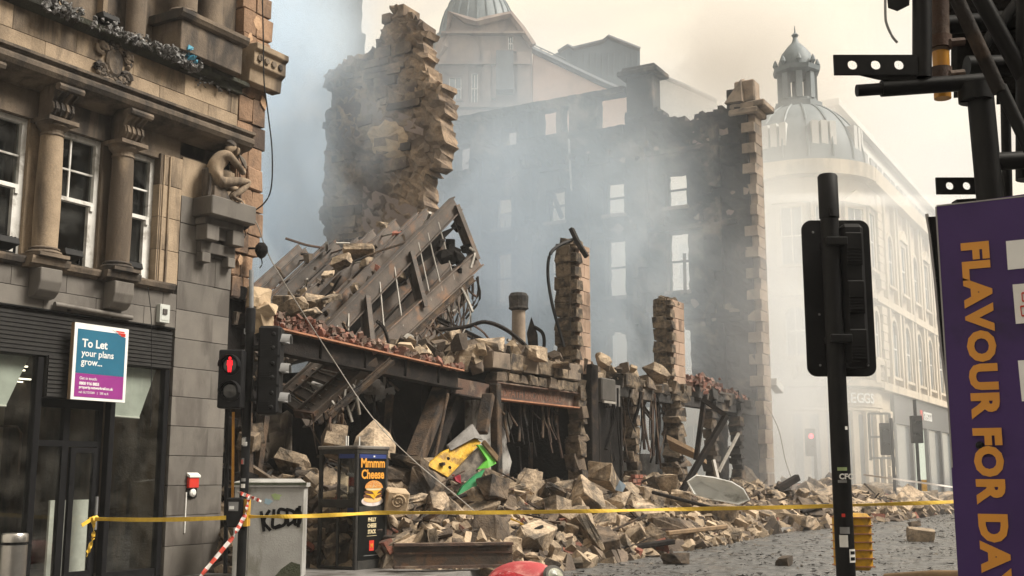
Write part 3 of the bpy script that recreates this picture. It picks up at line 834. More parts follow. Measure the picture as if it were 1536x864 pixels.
# chimney breasts and wall piers standing proud of the inner face
for a, b, z1, o_ in ((22.05, 22.75, 15.0, .32), (17.0, 17.62, 15.2, .3), (19.55, 20.1, 14.4, .22), (14.0, 14.7, 14.8, .25), (24.7, 25.2, 15.0, .25)):
    obj('wall_pier', cellwall((XE - .02, 0, 0), (0, 1, 0), (-1, 0, 0), frange(a, b, .18), frange(4.3, z1, .2), lambda u, v, a=a, b=b: noise.noise(Vector((u * 1.3, v * .8, a))) > -.32, -o_ if False else o_, .05, .03, int(a * 10)), 'burnt_wall', wall_end).location.x = -o_
for a, b in WY:
    for z0, z1 in ((11.87, 13.22), (8.55, 10.85)):
        if rd.random() < .8:
            fr_ = MB().box(XE + .3, XE + .38, a, a + .06, z0, z1).box(XE + .3, XE + .38, b - .06, b, z0, z1)
            if rd.random() < .6: fr_.box(XE + .3, XE + .38, a + .06, b - .06, (z0 + z1) / 2, (z0 + z1) / 2 + .07)
            obj('charred_frame', fr_, 'burnt_black', wall_end)
        obj('sill_stone', MB().box(XE - .1, XE + .7, a - .08, b + .08, z0 - .14, z0 - .005), 'quoin', wall_end)
# plaster that has not fallen
for k in range(150):
    y, z = rd.uniform(13.5, 26), rd.choice((7.6, 8.0, 11.1, 11.4, 14.2, 14.6)) + rd.gauss(0, .3)
    if any(a - .3 < y < b + .3 for a, b in WY) and rd.random() < .8: continue
    n = rd.randint(5, 9); r0 = rd.uniform(.04, .2) * (2 if rd.random() < .08 else 1)
    poly = [(XE - .045, y + r0 * rd.uniform(.4, 1.2) * math.cos(6.283 * i / n), z + r0 * .7 * rd.uniform(.4, 1.2) * math.sin(6.283 * i / n)) for i in range(n)]
    obj('plaster_patch', MB().prism(poly, (-.03, 0, 0)), 'gable_plaster' if k % 3 else 'quoin', wall_end)
# bent pipes hanging down the wall
for a in ([(24.9, 11), (24.85, 9.5), (24.95, 8)], [(22.3, 11.6), (22.2, 10), (22.35, 9.2), (22.25, 7.4)], [(20.4, 15.2), (20.3, 13)]):
    obj('pipe', MB().tube([(XE - .2, y, z) for y, z in a], .05, 6), 'pale_metal', wall_end)
for a, b in (((40.0, 15.5, 9.9), (39.6, 15.35, 8.3)), ((40.1, 21.2, 13), (39.9, 20.7, 11.9)), ((40.1, 18.7, 6.9), (39.7, 19.0, 5.2))):
    obj('hanging_timber', MB().bar(a, b, .12, .16), 'wood_burnt', wall_end)
# corner pier with toothed quoins towards the street
z = 0.1; i = 0
while z < 15.6:
    h = .4 if z > 4.6 else .52
    w = (.95 if i % 2 else .8) + rd.uniform(-.03, .03)
    block('quoin', rb, (XE + .95 - w / 2, F - .02, z + h / 2), (w, .5, h - .012), 'quoin', i % 4, .02)
    block('quoin', rb, (XE + .56, F + .42 + (.06 if i % 2 else -.02), z + h / 2), (.78, .55, h - .012), 'quoin', (i + 1) % 4, .02)
    z += h; i += 1
obj('cornice_stump', MB().box(XE - .1, XE + 1.1, F - .45, F + .7, 15.1, 15.35).box(XE, XE + 1.3, F - .7, F + .7, 15.35, 15.62).box(XE + .1, XE + .8, F - .3, F + .5, 15.62, 16.5), 'quoin', rb, .05)
obj('pier_stump', MB().hull([(XE - .2, F + .1, 15.6), (XE + .6, F + .1, 15.6), (XE + .6, F + .8, 15.6), (XE - .2, F + .8, 15.6), (XE, F + .2, 16.5), (XE + .5, F + .2, 16.7), (XE + .5, F + .7, 16.3), (XE + .1, F + .6, 16.1)]), 'quoin', rb)

# tall broken party wall in the middle of the block (plane X = 30)
gw = thing('party_wall', 'tall jagged remnant of a stone party wall standing behind the collapsed steel floor', 'wall', (30.3, 22.4, 0), worldspace=True)
out = [(24.95, 0), (24.9, 10), (25.0, 13.4), (24.75, 14.6), (24.95, 15.6), (24.2, 16.05), (23.4, 16.1), (22.75, 16.3), (22.55, 16.6), (22.55, 17.0), (22.1, 17.05), (22.1, 17.5), (21.75, 17.5), (21.75, 17.15), (21.35, 17.2), (21.3, 16.9), (20.95, 16.95), (20.75, 16.3), (20.85, 15.6), (20.75, 15.1), (20.3, 14.6), (20.05, 14.2), (19.8, 13.8), (19.98, 13.3), (19.9, 12.4), (20.15, 11.7), (20.55, 11.5), (20.75, 10.9), (20.7, 10.0), (20.9, 8.0), (20.6, 0)]
def poly_in(y, z):
    c = False; n = len(out)
    for i in range(n):
        (a, b), (d, e) = out[i], out[i - 1]
        if (b > z) != (e > z) and y < (d - a) * (z - b) / (e - b + 1e-9) + a: c = not c
    return c
def poly_in2(y, z):
    q = Vector((y * 1.7, z * 1.7, 4.0)); return poly_in(y + .22 * noise.noise(q), z + .22 * noise.noise(q + Vector((9, 3, 1))))
obj('wall_core', cellwall((30.0, 0, 0), (0, 1, 0), (-1, 0, 0), frange(19.6, 25.2, .15), frange(0, 17.6, .15), poly_in2, .8, .09, .06, 8), 'gable_stone', gw)
rd = random.Random(11); z = 8.0; row = 0
cav = lambda y, z: 23.35 < y < 24.5 and 12.75 < z < 15.0
diag = lambda y, z: abs((z - 14.2) - (y - 23.3) * .62) < .38 and y < 23.6 and y > 20.6
diag2 = lambda y, z: 9.0 < z < 11.3 and z - 11.1 < (y - 23.2) * .55 + .9 and y < 23.2
while z < 17.2:
    h = rd.choice((.2, .26, .34, .42)); y = 19.75 + rd.uniform(0, .3)
    while y < 25.1:
        w = rd.choice((.24, .36, .5, .7, .95)) * rd.uniform(.9, 1.1); c = (y + w / 2, z + h / 2)
        if poly_in(*c) and all(poly_in(y + dx, c[1] + dz) for dx in (-.28, w + .28) for dz in (-.2, .25)) and not cav(*c) and not diag(*c) and not diag2(*c) and rd.random() < .5:
            block('stone', gw, (30.02 + rd.uniform(-.04, .05), c[0], c[1]), (rd.uniform(.14, .3), w - .01, h - .01), 'gable_stone', rd.randint(0, 4), .08, (rd.uniform(-.06, .06), rd.uniform(-.06, .06), rd.uniform(-.08, .08)))
        y += w
    z += h; row += 1
fp = []
for i in range(26):
    a = 6.283 * i / 26; r0 = 1 + .28 * noise.noise(Vector((math.cos(a) * 1.6, math.sin(a) * 1.6, 2.2))) + rd.uniform(-.07, .07)
    fp.append((30.0, 22.2 + .86 * r0 * math.cos(a), 12.85 + .62 * r0 * math.sin(a) + .3 * math.cos(a) * .6))
fpo = MB(); n0 = len(fp)
fpo.add(fp + [(29.86 + rd.uniform(-.04, .04), 22.2 + (p[1] - 22.2) * .7, 12.85 + (p[2] - 12.85) * .7) for p in fp] + [(29.84, 22.2, 12.85)], [(i, (i+1) % n0, n0 + (i+1) % n0, n0 + i) for i in range(n0)] + [(n0 + i, n0 + (i+1) % n0, 2*n0) for i in range(n0)])
obj('fresh_patch', fpo, 'gable_fresh', gw)
obj('flue_recess', MB().box(30.0, 30.13, 23.4, 24.45, 12.8, 14.95), 'flue_soot', gw)
obj('stair_scar', MB().prism([(30.05, y, z) for y, z in ((23.4, 14.55), (20.7, 13.2), (20.75, 12.75), (23.3, 13.75))], (-.06, 0, 0)), 'gable_plaster', gw)
obj('stair_scar', MB().prism([(30.05, y, z) for y, z in ((23.2, 11.35), (20.95, 10.3), (20.9, 9.2), (23.25, 9.2))], (-.05, 0, 0)), 'gable_plaster', gw)
obj('chimney_stump', MB().box(29.9, 30.9, 22.12, 22.5, 17.0, 17.35).box(29.9, 30.9, 21.55, 21.8, 17.1, 17.55), 'gable_stone', gw, .03)

# rear wall added as a tall dark backing that tints the smoke
rw_out = lambda u, v: not (v > 28 + jag(u, 5) * .5 - max(0, u - 41.6) * 3.2 - max(0, u - 42.2) * 8) and not any(a < u < a + 1.2 and b < v < b + 2.2 for a in (35.2,) for b in (12.6, 9.0))
bw = thing('rear_tenement_wall', 'soot dark rear wall of the gutted tenement, added as dark backing for blue smoke', 'wall', (34, 33, 0), worldspace=True)
obj('wall_core', cellwall((0, 33, 0), (1, 0, 0), (0, -1, 0), frange(24, 45, .3), frange(0, 28, .3), rw_out, .6, .04, .03, 4), 'burnt_wall', bw)

# ================================================================== STONE BUILDING WITH THE EMPTY SHOP
lb = thing('stone_building', 'dark brown sandstone building with pillared upper windows and an empty shop below', 'building', (11, F, 0), worldspace=True)
BX = 5.5            # how far the building is carried past the frame
# solid core behind the upper facade
obj('wall', MB().box(BX, 13.28, F + 1.6, F + 8, 3.3, 12).box(BX, 13.28, F + .34, F + 1.6, 6.46, 12)
    .box(12.14, 13.28, F + .03, F + 8, 0, 6.5).box(BX, 12.14, F + 6.2, F + 8, 0, 3.3), 'sandstone_dark', lb)
# pier faced with polished stone panels
zs = [.12, .56, 1.0, 1.44, 1.88, 2.32, 2.76, 3.2, 3.64, 4.08, 4.52, 4.98, 5.42]
for i in range(len(zs) - 1):
    z0, z1 = zs[i], zs[i + 1]
    cut = 12.93 if i % 2 == 0 else 12.9
    block('panel', lb, ((12.15 + cut) / 2, F, (z0 + z1) / 2), (cut - 12.15 - .008, .08, z1 - z0 - .01), 'granite', i % 3)
    block('panel', lb, ((cut + 13.28) / 2, F + (.012 if i < 10 else 0), (z0 + z1) / 2), (13.28 - cut - .008, .08, z1 - z0 - .01), 'granite', (i + 1) % 3)
    block('panel', lb, (13.31, F + .3, (z0 + z1) / 2), (.05, .5, z1 - z0 - .01), 'granite_dark', i % 3)
block('panel', lb, (12.3, F, 5.64), (.29, .08, .42), 'granite', 1)
# stepped stone bracket that carries the carved figure
pl = thing('dummy', 'x', 'x'); bpy.data.objects.remove(pl)
br = obj('figure_bracket', MB().box(12.38, 13.36, F - .46, F + .02, 5.56, 5.86), 'granite', lb, .015)
for x0, x1, o_, z0, z1 in ((12.44, 13.3, .26, 5.44, 5.555), (12.46, 12.72, .3, 5.2, 5.438), (13.02, 13.28, .3, 5.2, 5.438), (12.725, 13.015, .16, 5.26, 5.438), (12.5, 13.24, .15, 5.02, 5.196), (12.5, 12.68, .18, 4.86, 5.016), (13.06, 13.22, .18, 4.86, 5.016)):
    obj('bracket_step', MB().box(x0, x1, F - o_, F - .042, z0, z1), 'granite', br, .008)
# lintel course of grey blocks
for row, (z0, z1) in enumerate(((3.78, 4.04), (4.04, 4.3))):
    x = BX + (.35 if row else 0)
    while x < 12.1:
        w = min(.86, 12.14 - x)
        if w > .1: block('lintel_block', lb, (x + w / 2, F + .03, (z0 + z1) / 2), (w - .008, .16, z1 - z0 - .008), 'granite', row)
        x += .86
obj('lintel_core', MB().box(BX, 12.14, F + .1, F + .5, 3.3, 4.3), 'granite_dark', lb)
# sill with breaks forward under each column, and corbels
sp_ = [(0, 4.3), (.08, 4.3), (.1, 4.335), (.15, 4.34), (.17, 4.4), (.17, 4.43), (0, 4.44)]
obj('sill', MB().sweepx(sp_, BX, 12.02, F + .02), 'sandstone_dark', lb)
COLX = [7.28, 8.5, 9.72, 10.94]
CY_ = F - .1
for cx in COLX:
    obj('sill_break', MB().sweepx([(o + .13, z + (.004 if z > 4.42 else (-.004 if z < 4.32 else 0))) if o > 0 else (o, z) for o, z in sp_], cx - .3, cx + .3, F + .02), 'sandstone_dark', lb)
    prof = [(.0, 3.9), (.12, 3.92), (.2, 4.0), (.24, 4.12), (.24, 4.292), (0, 4.292)]
    obj('corbel', MB().sweepx(prof, cx - .17, cx + .17, F - .05), 'granite', lb, .01)
    o = obj('column', MB().lathe([(.165, 4.58), (.17, 5.0), (.168, 5.4), (.15, 6.12)], (cx, CY_, 0), 20), 'sandstone', lb, smooth=True)
    obj('base', MB().box(cx - .235, cx + .235, CY_ - .235, CY_ + .2, 4.444, 4.49).lathe([(.225, 4.49), (.235, 4.51), (.225, 4.53), (.195, 4.535), (.185, 4.55), (.2, 4.56), (.2, 4.575), (.17, 4.59)], (cx, CY_, 0), 20), 'sandstone_dark', o)
    obj('capital', MB().lathe([(.15, 6.12), (.165, 6.13), (.165, 6.15), (.15, 6.16), (.155, 6.2), (.21, 6.25), (.22, 6.29)], (cx, CY_, 0), 20).box(cx - .24, cx + .24, CY_ - .24, CY_ + .15, 6.29, 6.345), 'sandstone_dark', o)
    # scrolled console above
    cpf = [(.02, 6.35), (.2, 6.36), (.3, 6.4), (.345, 6.46), (.335, 6.53), (.29, 6.57), (.32, 6.63), (.4, 6.68), (.43, 6.74), (.43, 6.8), (.02, 6.8)]
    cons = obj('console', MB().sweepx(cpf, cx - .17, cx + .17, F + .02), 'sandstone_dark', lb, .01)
    for k in range(4):
        xx = cx - .13 + k * .087
        obj('flute', MB().tube([(xx, F + .015 - o_, z_) for o_, z_ in cpf[1:9]], .028, 5), 'sandstone_dark', cons)
    obj('scroll', MB().tube([(cx - .2, F - .42, 6.74), (cx + .2, F - .42, 6.74)], .055, 8), 'sandstone_dark', cons)
# wall strips between columns and windows, heads
def window_bay(x0, x1, z0=4.44, z1=6.34, y=F + .12):
    w = obj('window', MB().box(x0, x0 + .075, y, y + .1, z0, z1).box(x1 - .075, x1, y, y + .1, z0, z1).box(x0 + .075, x1 - .075, y, y + .1, z1 - .07, z1).box(x0 + .075, x1 - .075, y, y + .1, z0, z0 + .05), 'white_paint', lb)
    zm = z0 + (z1 - z0) * .5; xm = (x0 + x1) / 2 - .09
    obj('sash_bar', MB().box(x0 + .077, x1 - .077, y - .03, y + .06, zm - .03, zm + .025), 'white_paint', w)
    obj('glazing_bar', MB().box(xm - .012, xm + .012, y + .035, y + .06, zm + .027, z1 - .072), 'white_paint', w)
    obj('glazing_bar', MB().box(x0 + .077, xm - .013, y + .03, y + .058, zm + .42, zm + .445), 'white_paint', w)
    obj('glazing_bar', MB().box(xm + .013, x1 - .077, y + .03, y + .058, zm + .42, zm + .445), 'white_paint', w)
    obj('sash_rail', MB().box(x1 - .15, x1 - .077, y - .012, y + .05, z0 + .052, zm - .035), 'white_paint', w)
    obj('sash_horn', MB().box(x1 - .14, x1 - .085, y - .04, y + .03, zm - .1, zm - .032), 'white_paint', w)
    for a, b in ((zm + .03, z1 - .073), (z0 + .052, zm - .032)):
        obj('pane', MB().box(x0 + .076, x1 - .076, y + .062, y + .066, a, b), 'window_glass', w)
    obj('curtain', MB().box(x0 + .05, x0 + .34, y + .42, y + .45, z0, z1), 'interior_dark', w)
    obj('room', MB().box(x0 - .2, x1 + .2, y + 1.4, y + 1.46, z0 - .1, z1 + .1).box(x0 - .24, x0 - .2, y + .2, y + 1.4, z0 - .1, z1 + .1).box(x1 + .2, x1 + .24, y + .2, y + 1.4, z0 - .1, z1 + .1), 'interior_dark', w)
    return w
bays = [(7.5, 8.27), (8.72, 9.49), (9.95, 10.71), (11.14, 11.72)]
for a, b in bays: window_bay(a, b)
edges = [BX] + [q for p in bays for q in p] + [12.14]
for i in range(0, len(edges), 2):
    x0, x1 = edges[i], edges[i + 1]
    if i + 2 >= len(edges):
        # moulded jamb and plain ashlar beside the pier
        zz = 4.44; k = 0
        while zz < 6.4:
            h = min(.5, 6.42 - zz)
            block('jamb_block', lb, (11.82, F + .13, zz + h / 2), (.2, .3, h - .008), 'sandstone', k % 3)
            block('jamb_block', lb, (12.04, F + .12, zz + h / 2), (.22, .3, h - .008), 'sandstone', (k + 1) % 3)
            zz += h; k += 1
        for xx, yy in ((11.745, .0), (11.79, -.02), (11.9, -.03)):
            obj('jamb_moulding', MB().box(xx - .015, xx + .015, F + yy - .02, F + .2, 4.44, 6.4), 'sandstone', lb, .005)
        block('jamb_block', lb, (12.5, F + .12, 6.15), (.7, .3, .62), 'sandstone', 1)
        block('jamb_block', lb, (13.07, F + .12, 6.15), (.42, .3, .62), 'sandstone', 2)
    else:
        obj('wall_strip', MB().box(x0, x1, F + .06, F + .36, 4.43, 6.45), 'sandstone', lb)
obj('window_head', MB().box(BX, 12.14, F + .03, F + .36, 6.345, 6.83), 'sandstone_dark', lb)
# architrave roll, cornice and frieze
arc = [(0, 6.72), (.1, 6.74), (.2, 6.8), (.33, 6.82), (.4, 6.86), (.44, 6.92), (.44, 6.98), (.4, 7.02), (.42, 7.05), (.46, 7.06), (.46, 7.1), (.2, 7.14), (0, 7.14)]
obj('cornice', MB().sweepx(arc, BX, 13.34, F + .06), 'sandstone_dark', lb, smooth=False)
for row, (z0, z1) in enumerate(((7.12, 7.46), (7.46, 7.8))):
    x = BX + (.5 if row else 0)
    while x < 13.25:
        w = min(1.02, 13.3 - x)
        if w > .12: block('frieze_block', lb, (x + w / 2, F + .16, (z0 + z1) / 2), (w - .006, .36, z1 - z0 - .006), 'sandstone', (row + int(x)) % 4)
        x += 1.02
led = [(0, 7.8), (.06, 7.8), (.12, 7.84), (.2, 7.86), (.22, 7.93), (0, 7.97)]
obj('ledge', MB().sweepx(led, BX, 12.72, F + .02), 'ledge_moss', lb)
# carved cartouche on the frieze
ca = thing('dummy', 'x', 'x'); bpy.data.objects.remove(ca)
cx, cz = 10.72, 7.5
sh_ = obj('cartouche', MB().lathe([(.17, 0), (.19, .04), (.15, .07), (.1, .06), (.0, .09)], (0, 0, 0), 16, sx=.8, sy=1.2), 'sandstone_dark', lb, smooth=True, loc=(cx, F - .02, cz + .02), rot=(math.pi/2, 0, 0))
for k, (dx, dz, r0, tn, sg) in enumerate(((-.24, .16, .1, 1.5, 1), (.24, .16, .1, 1.5, -1), (-.22, -.16, .11, 1.3, -1), (.22, -.16, .11, 1.3, 1), (0, .3, .07, 1.2, 1), (-.1, -.32, .08, 1.2, 1), (.1, -.32, .08, 1.2, -1))):
    sp_pts = [(cx + dx + sg * r0 * (1 - .75 * i / 14) * math.cos(i * tn / 14 * 6.283), F - .05, cz + dz + r0 * (1 - .75 * i / 14) * math.sin(i * tn / 14 * 6.283)) for i in range(15)]
    obj('scroll', MB().tube(sp_pts, .045, 6, .03), 'sandstone_dark', lb, smooth=True)
rd = random.Random(3)
for k in range(44):
    a = rd.uniform(0, 6.28); r0 = rd.uniform(.2, .38)
    obj('carved_leaf', MB().lathe([(0.0, -.05), (.035, -.02), (.04, .02), (0, .06)], (0, 0, 0), 6), 'sandstone_dark', lb, loc=(cx + r0 * .85 * math.cos(a), F - .05, cz - .02 + r0 * math.sin(a)), rot=(rd.uniform(-1, 1), rd.uniform(0, 3), 0), smooth=True)
# upper storey: recessed wall, window, columns and pedestal
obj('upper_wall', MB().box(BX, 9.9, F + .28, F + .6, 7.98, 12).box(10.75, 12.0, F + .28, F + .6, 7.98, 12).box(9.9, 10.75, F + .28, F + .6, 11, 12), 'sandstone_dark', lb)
uw = obj('window', MB().box(9.9, 9.98, F + .2, F + .35, 7.97, 11).box(10.67, 10.75, F + .2, F + .35, 7.97, 11).box(9.98, 10.67, F + .2, F + .35, 10.9, 11), 'sandstone', lb)
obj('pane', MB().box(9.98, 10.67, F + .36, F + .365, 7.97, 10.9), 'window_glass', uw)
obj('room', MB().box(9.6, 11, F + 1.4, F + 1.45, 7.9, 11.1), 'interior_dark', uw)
for cx, r0, yy, zb in ((9.62, .17, F + .12, 7.97), (11.18, .15, F + .08, 7.97), (11.98, .21, F - .06, 8.62), (12.62, .2, F + .02, 8.62)):
    o = obj('column', MB().lathe([(r0, zb + .12), (r0 * 1.02, zb + 1.2), (r0 * .9, zb + 3.4)], (cx, yy, 0), 18), 'sandstone_dark', lb, smooth=True)
    obj('base', MB().lathe([(r0 * 1.4, zb), (r0 * 1.42, zb + .04), (r0 * 1.3, zb + .07), (r0 * 1.12, zb + .08), (r0 * 1.2, zb + .1), (r0 * 1.02, zb + .14)], (cx, yy, 0), 18), 'sandstone_dark', o)
pd = obj('pedestal', MB().box(11.68, 13.0, F - .36, F + .5, 8.0, 8.48), 'sandstone_dark', lb, .01)
obj('pedestal_cap', MB().sweepx([(0, 8.48), (.06, 8.5), (.1, 8.56), (.1, 8.62), (-.8, 8.62), (-.8, 8.48)], 11.6, 13.06, F - .36), 'sandstone_dark', pd)
obj('pedestal_foot', MB().box(11.95, 13.3, F - .1, F + .5, 7.805, 7.93).box(11.9, 13.36, F - .2, F + .5, 7.93, 7.995), 'ledge_moss', pd)
obj('corner_shaft', MB().box(12.86, 13.28, F + .1, F + .5, 8.62, 12), 'sandstone_dark', lb)
# fallen leaves and bird netting caught on the ledge
def litter(nm, label, x0, x1, m, n, seed, y0=F - .26, z0=7.9, s=.05):
    rd = random.Random(seed); mb = MB()
    for k in range(n):
        c = (rd.uniform(x0, x1), y0 + rd.uniform(-.06, .09), z0 + rd.uniform(-.07, .1))
        r0 = rd.uniform(.5, 1.3) * s
        mb.hull([Vector(c) + Vector((rd.uniform(-r0, r0), rd.uniform(-r0, r0), rd.uniform(-r0, r0))) for _ in range(7)])
    o = obj(nm, mb, m); return stuff(o, label, 'litter')
litter('ledge_litter', 'grey tangle of litter and netting caught on the upper ledge', 9.35, 9.95, 'netting', 90, 1)
litter('ledge_litter', 'grey tangle of litter along the ledge above the carved cartouche', 10.1, 11.5, 'netting', 130, 2, s=.042)
litter('ledge_litter', 'heap of grey and white litter at the end of the ledge', 11.5, 12.2, 'netting', 190, 3)
litter('blue_bag', 'crumpled blue plastic bag among the ledge litter', 11.82, 12.05, 'blue_plastic', 26, 4, F - .3, 7.97)
litter('ledge_litter', 'short row of bird spikes and litter below the pedestal', 12.35, 13.1, 'netting', 45, 5, F - .05, 7.76, .035)

# ---------------- toothed red sandstone edge of the torn-off building
red = thing('torn_party_wall', 'ragged strip of orange brown sandstone blocks left where the next building tore away', 'wall', (13.65, F, 0), worldspace=True)
obj('wall_core', MB().box(13.29, 13.8, F + .12, F + 1.3, 3.4, 12.4), 'burnt_black', red)
rd = random.Random(21); z = 4.42; i = 0
while z < 12.2:
    h = rd.uniform(.34, .46)
    xr = 13.98 + rd.uniform(-.09, .05) - (.2 if z < 4.9 else 0)
    xm = 13.3 + (xr - 13.3) * (rd.uniform(.4, .6))
    for a, b in ((13.3, xm), (xm, xr)):
        block('stone', red, ((a + b) / 2, F + .1 + rd.uniform(-.03, .04), z + h / 2), (b - a - .012, .3, h - .014), 'sandstone_red', rd.randint(0, 4), .02 if rd.random() < .6 else .05)
    if rd.random() < .8:
        block('burnt_stone', red, (xr - .1, F + .6, z + h / 2), (.3 + rd.uniform(0, .1), .7, h - .02), 'burnt_black', rd.randint(0, 3), .06)
    z += h; i += 1
for k in range(9):
    zc = rd.uniform(4.6, 9.4); xc = rd.choice((13.45, 13.62, 13.86))
    n = 6; r0 = rd.uniform(.07, .16)
    obj('fresh_break', MB().prism([(xc + r0 * rd.uniform(.4, 1) * math.cos(6.283 * j / n), F - .075, zc + 1.5 * r0 * rd.uniform(.4, 1) * math.sin(6.283 * j / n)) for j in range(n)], (0, .03, 0)), 'sandstone_fresh', red)
cn = obj('cornice_stub', MB().sweepx([(0, 8.02), (.2, 8.02), (.22, 8.24), (.3, 8.3), (.3, 8.52), (.36, 8.56), (.36, 8.66), (0, 8.68)], 13.3, 14.08, F - .04), 'sandstone', red, .01)
for k in range(4):
    obj('carved_disc', MB().lathe([(.055, 0), (.055, .03), (.03, .035), (0, .03)], (0, 0, 0), 10), 'sandstone_dark', cn, loc=(13.42 + k * .17, F - .34, 8.42), rot=(math.pi/2, 0, 0))

# ---------------- shop front at street level
fa = obj('fascia', MB().box(BX, 12.12, F + .02, F + .2, 3.16, 3.76), 'fascia', lb)
z = 3.17
while z < 3.73:
    obj('fascia_slat', MB().box(BX, 12.12, F - .02, F + .019, z, z + .042), 'fascia', fa); z += .056
obj('fascia_flashing', MB().box(BX, 12.13, F - .06, F + .1, 3.765, 3.785), 'black_metal', fa)
dbx = obj('door_fascia', MB().box(9.93, 11.12, F - .03, F + .16, 2.62, 3.155), 'fascia', lb)
z = 2.63
while z < 3.14:
    obj('fascia_slat', MB().box(9.94, 11.1, F - .06, F - .031, z, z + .042), 'fascia', dbx); z += .056
for x0, x1, z1 in ((11.06, 11.15, 2.62), (12.04, 12.13, 3.15), (9.82, 9.92, 3.15)):
    obj('shop_post', MB().box(x0, x1, F - .0, F + .12, .12, z1), 'shop_frame', lb, .008)
obj('stall_riser', MB().box(11.15, 12.04, F + .02, F + .12, .12, .26), 'shop_frame', lb).data
obj('stall_riser', MB().box(BX, 9.82, F + .02, F + .12, .12, .26), 'shop_frame', lb)
obj('shop_pane', MB().box(11.15, 12.04, F + .06, F + .066, .262, 3.158), 'shop_glass', lb)
obj('shop_pane', MB().box(BX, 9.82, F + .06, F + .066, .262, 3.158), 'shop_glass', lb)
dr = obj('door_frame', MB().box(9.93, 11.05, F + .14, F + .22, 2.5, 2.62).box(9.93, 10.0, F + .14, F + .22, .12, 2.5).box(10.98, 11.05, F + .14, F + .22, .12, 2.5).box(10.4, 10.5, F + .14, F + .22, .12, 2.5).box(10.0, 10.4, F + .14, F + .22, 1.98, 2.06).box(10.5, 10.98, F + .14, F + .22, 1.98, 2.06), 'shop_frame', lb)
obj('transom_pane', MB().box(10.0, 10.4, F + .17, F + .175, 2.06, 2.5).box(10.5, 10.98, F + .17, F + .175, 2.06, 2.5), 'shop_glass', dr)
obj('door_pane', MB().box(10.0, 10.4, F + .17, F + .175, .14, 1.98), 'shop_glass', dr)
dl = obj('door_leaf', MB().box(10.52, 10.6, F + .1, F + .15, .16, 1.97).box(10.9, 10.97, F + .1, F + .15, .16, 1.97).box(10.6, 10.9, F + .1, F + .15, 1.9, 1.97).box(10.6, 10.9, F + .1, F + .15, .16, .3), 'shop_frame', lb)
obj('door_pane', MB().box(10.6, 10.9, F + .12, F + .125, .3, 1.9), 'shop_glass', dl)
obj('handle', MB().tube([(10.93, F + .02, .85), (10.93, F + .02, 1.3)], .02, 8), 'grey_steel', dl)
obj('lock', MB().box(10.88, 10.97, F + .07, F + .099, .98, 1.12), 'black_plastic', dl)
# inside of the empty shop
obj('shop_floor', MB().box(BX, 12.14, F + .24, F + 6.2, .1, .125), 'interior_floor', lb)
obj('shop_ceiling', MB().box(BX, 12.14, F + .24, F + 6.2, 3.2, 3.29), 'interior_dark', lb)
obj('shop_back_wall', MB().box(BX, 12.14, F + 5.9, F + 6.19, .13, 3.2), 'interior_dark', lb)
obj('shop_partition', MB().box(9.9, 10.0, F + 1.9, F + 5.9, .13, 3.2).box(9.9, 10.75, F + 1.9, F + 1.98, .13, 3.2), 'interior_wall', lb)
obj('boarded_panel', MB().box(10.55, 11.3, F + .5, F + .54, .13, 1.25), 'paper_white', lb)
obj('inner_pipe', MB().tube([(10.1, F + 1.8, 2.3), (10.9, F + 1.8, 2.3), (10.98, F + 1.8, 2.2), (10.98, F + 1.8, 1.6)], .02, 6), 'rust', lb)
rd = random.Random(2)
for (x0, x1, yy0) in ((8.6, 9.75, .9), (11.2, 11.95, 1.2), (10.1, 10.8, 1.0)):
    for k in range(7):
        yy = F + yy0 + k * .55; xx = x0 + (k * .37) % (x1 - x0)
        obj('ceiling_lamp', MB().box(xx, xx + .32, yy, yy + .04, 3.1, 3.12), 'lamp_strip', lb)
# slipped blinds behind the glass
for x0, x1, xb, zb in ((11.16, 12.0, 11.72, 2.42), (8.9, 9.8, 9.5, 2.48)):
    o = obj('blind', MB().prism([(x0, F + .16, 3.15), (x1, F + .16, 3.15), (xb, F + .16, zb), (x0, F + .16, zb + .02)], (0, .012, 0)), 'blind', lb)
    obj('blind_rail', MB().tube([(x0, F + .155, zb + .01), (xb, F + .155, zb)], .014, 6), 'paper_white', o)

# ---------------- fittings on the facade
def flood(name, label, loc, rz=0, tilt=.5):
    t = thing(name, label, 'floodlight', loc, 'floodlights on the stone sills', rot=(0, 0, rz))
    h = obj('housing', MB().prism([(-.15, -.13, .1), (-.15, .1, .04), (-.15, .1, .1), (-.15, -.1, .19)], (.3, 0, 0)), 'black_metal', t, .006, rot=None)
    for k in range(5): obj('cooling_fin', MB().box(-.12 + k * .055, -.105 + k * .055, -.09, .08, .16, .2), 'black_metal', h)
    obj('bracket', MB().box(-.17, -.155, -.02, .02, 0, .12).box(.155, .17, -.02, .02, 0, .12).box(-.155, .155, -.02, .02, 0, .014), 'black_metal', t)
    return t
for nm, px, py, lab in ((0, 14, 390, 'small black floodlight on the stone sill at the window cut by the frame edge'), (1, 112, 405, 'small black floodlight on the stone sill between the two whole pillars'), (2, 203, 420, 'small black floodlight on the stone sill by the window nearest the pier')):
    p = onY(px, py, F - .22); flood('floodlight', lab, (p.x, F - .08, 4.445))
p = onY(158, 52, F - .1); flood('floodlight', 'small black floodlight on the mossy upper ledge beside the upper window', (p.x, F - .1, 7.96))
p = onY(70, 18, F - .1); flood('floodlight', 'small black floodlight on the upper ledge above the grey litter', (p.x, F - .1, 7.96))
p = onY(238, 485, F - .1); flood('floodlight', 'black lamp half hidden behind the litter heap at the end of the ledge', (11.86, F - .02, 7.97))
tl = thing('tube_light', 'long grey tube lamp on brackets above the dark shop fascia', 'lamp', (10.6, F - .1, 3.8))
obj('tube', MB().tube([(-.66, 0, .06), (.66, 0, .03)], .035, 10), 'granite', tl, smooth=True)
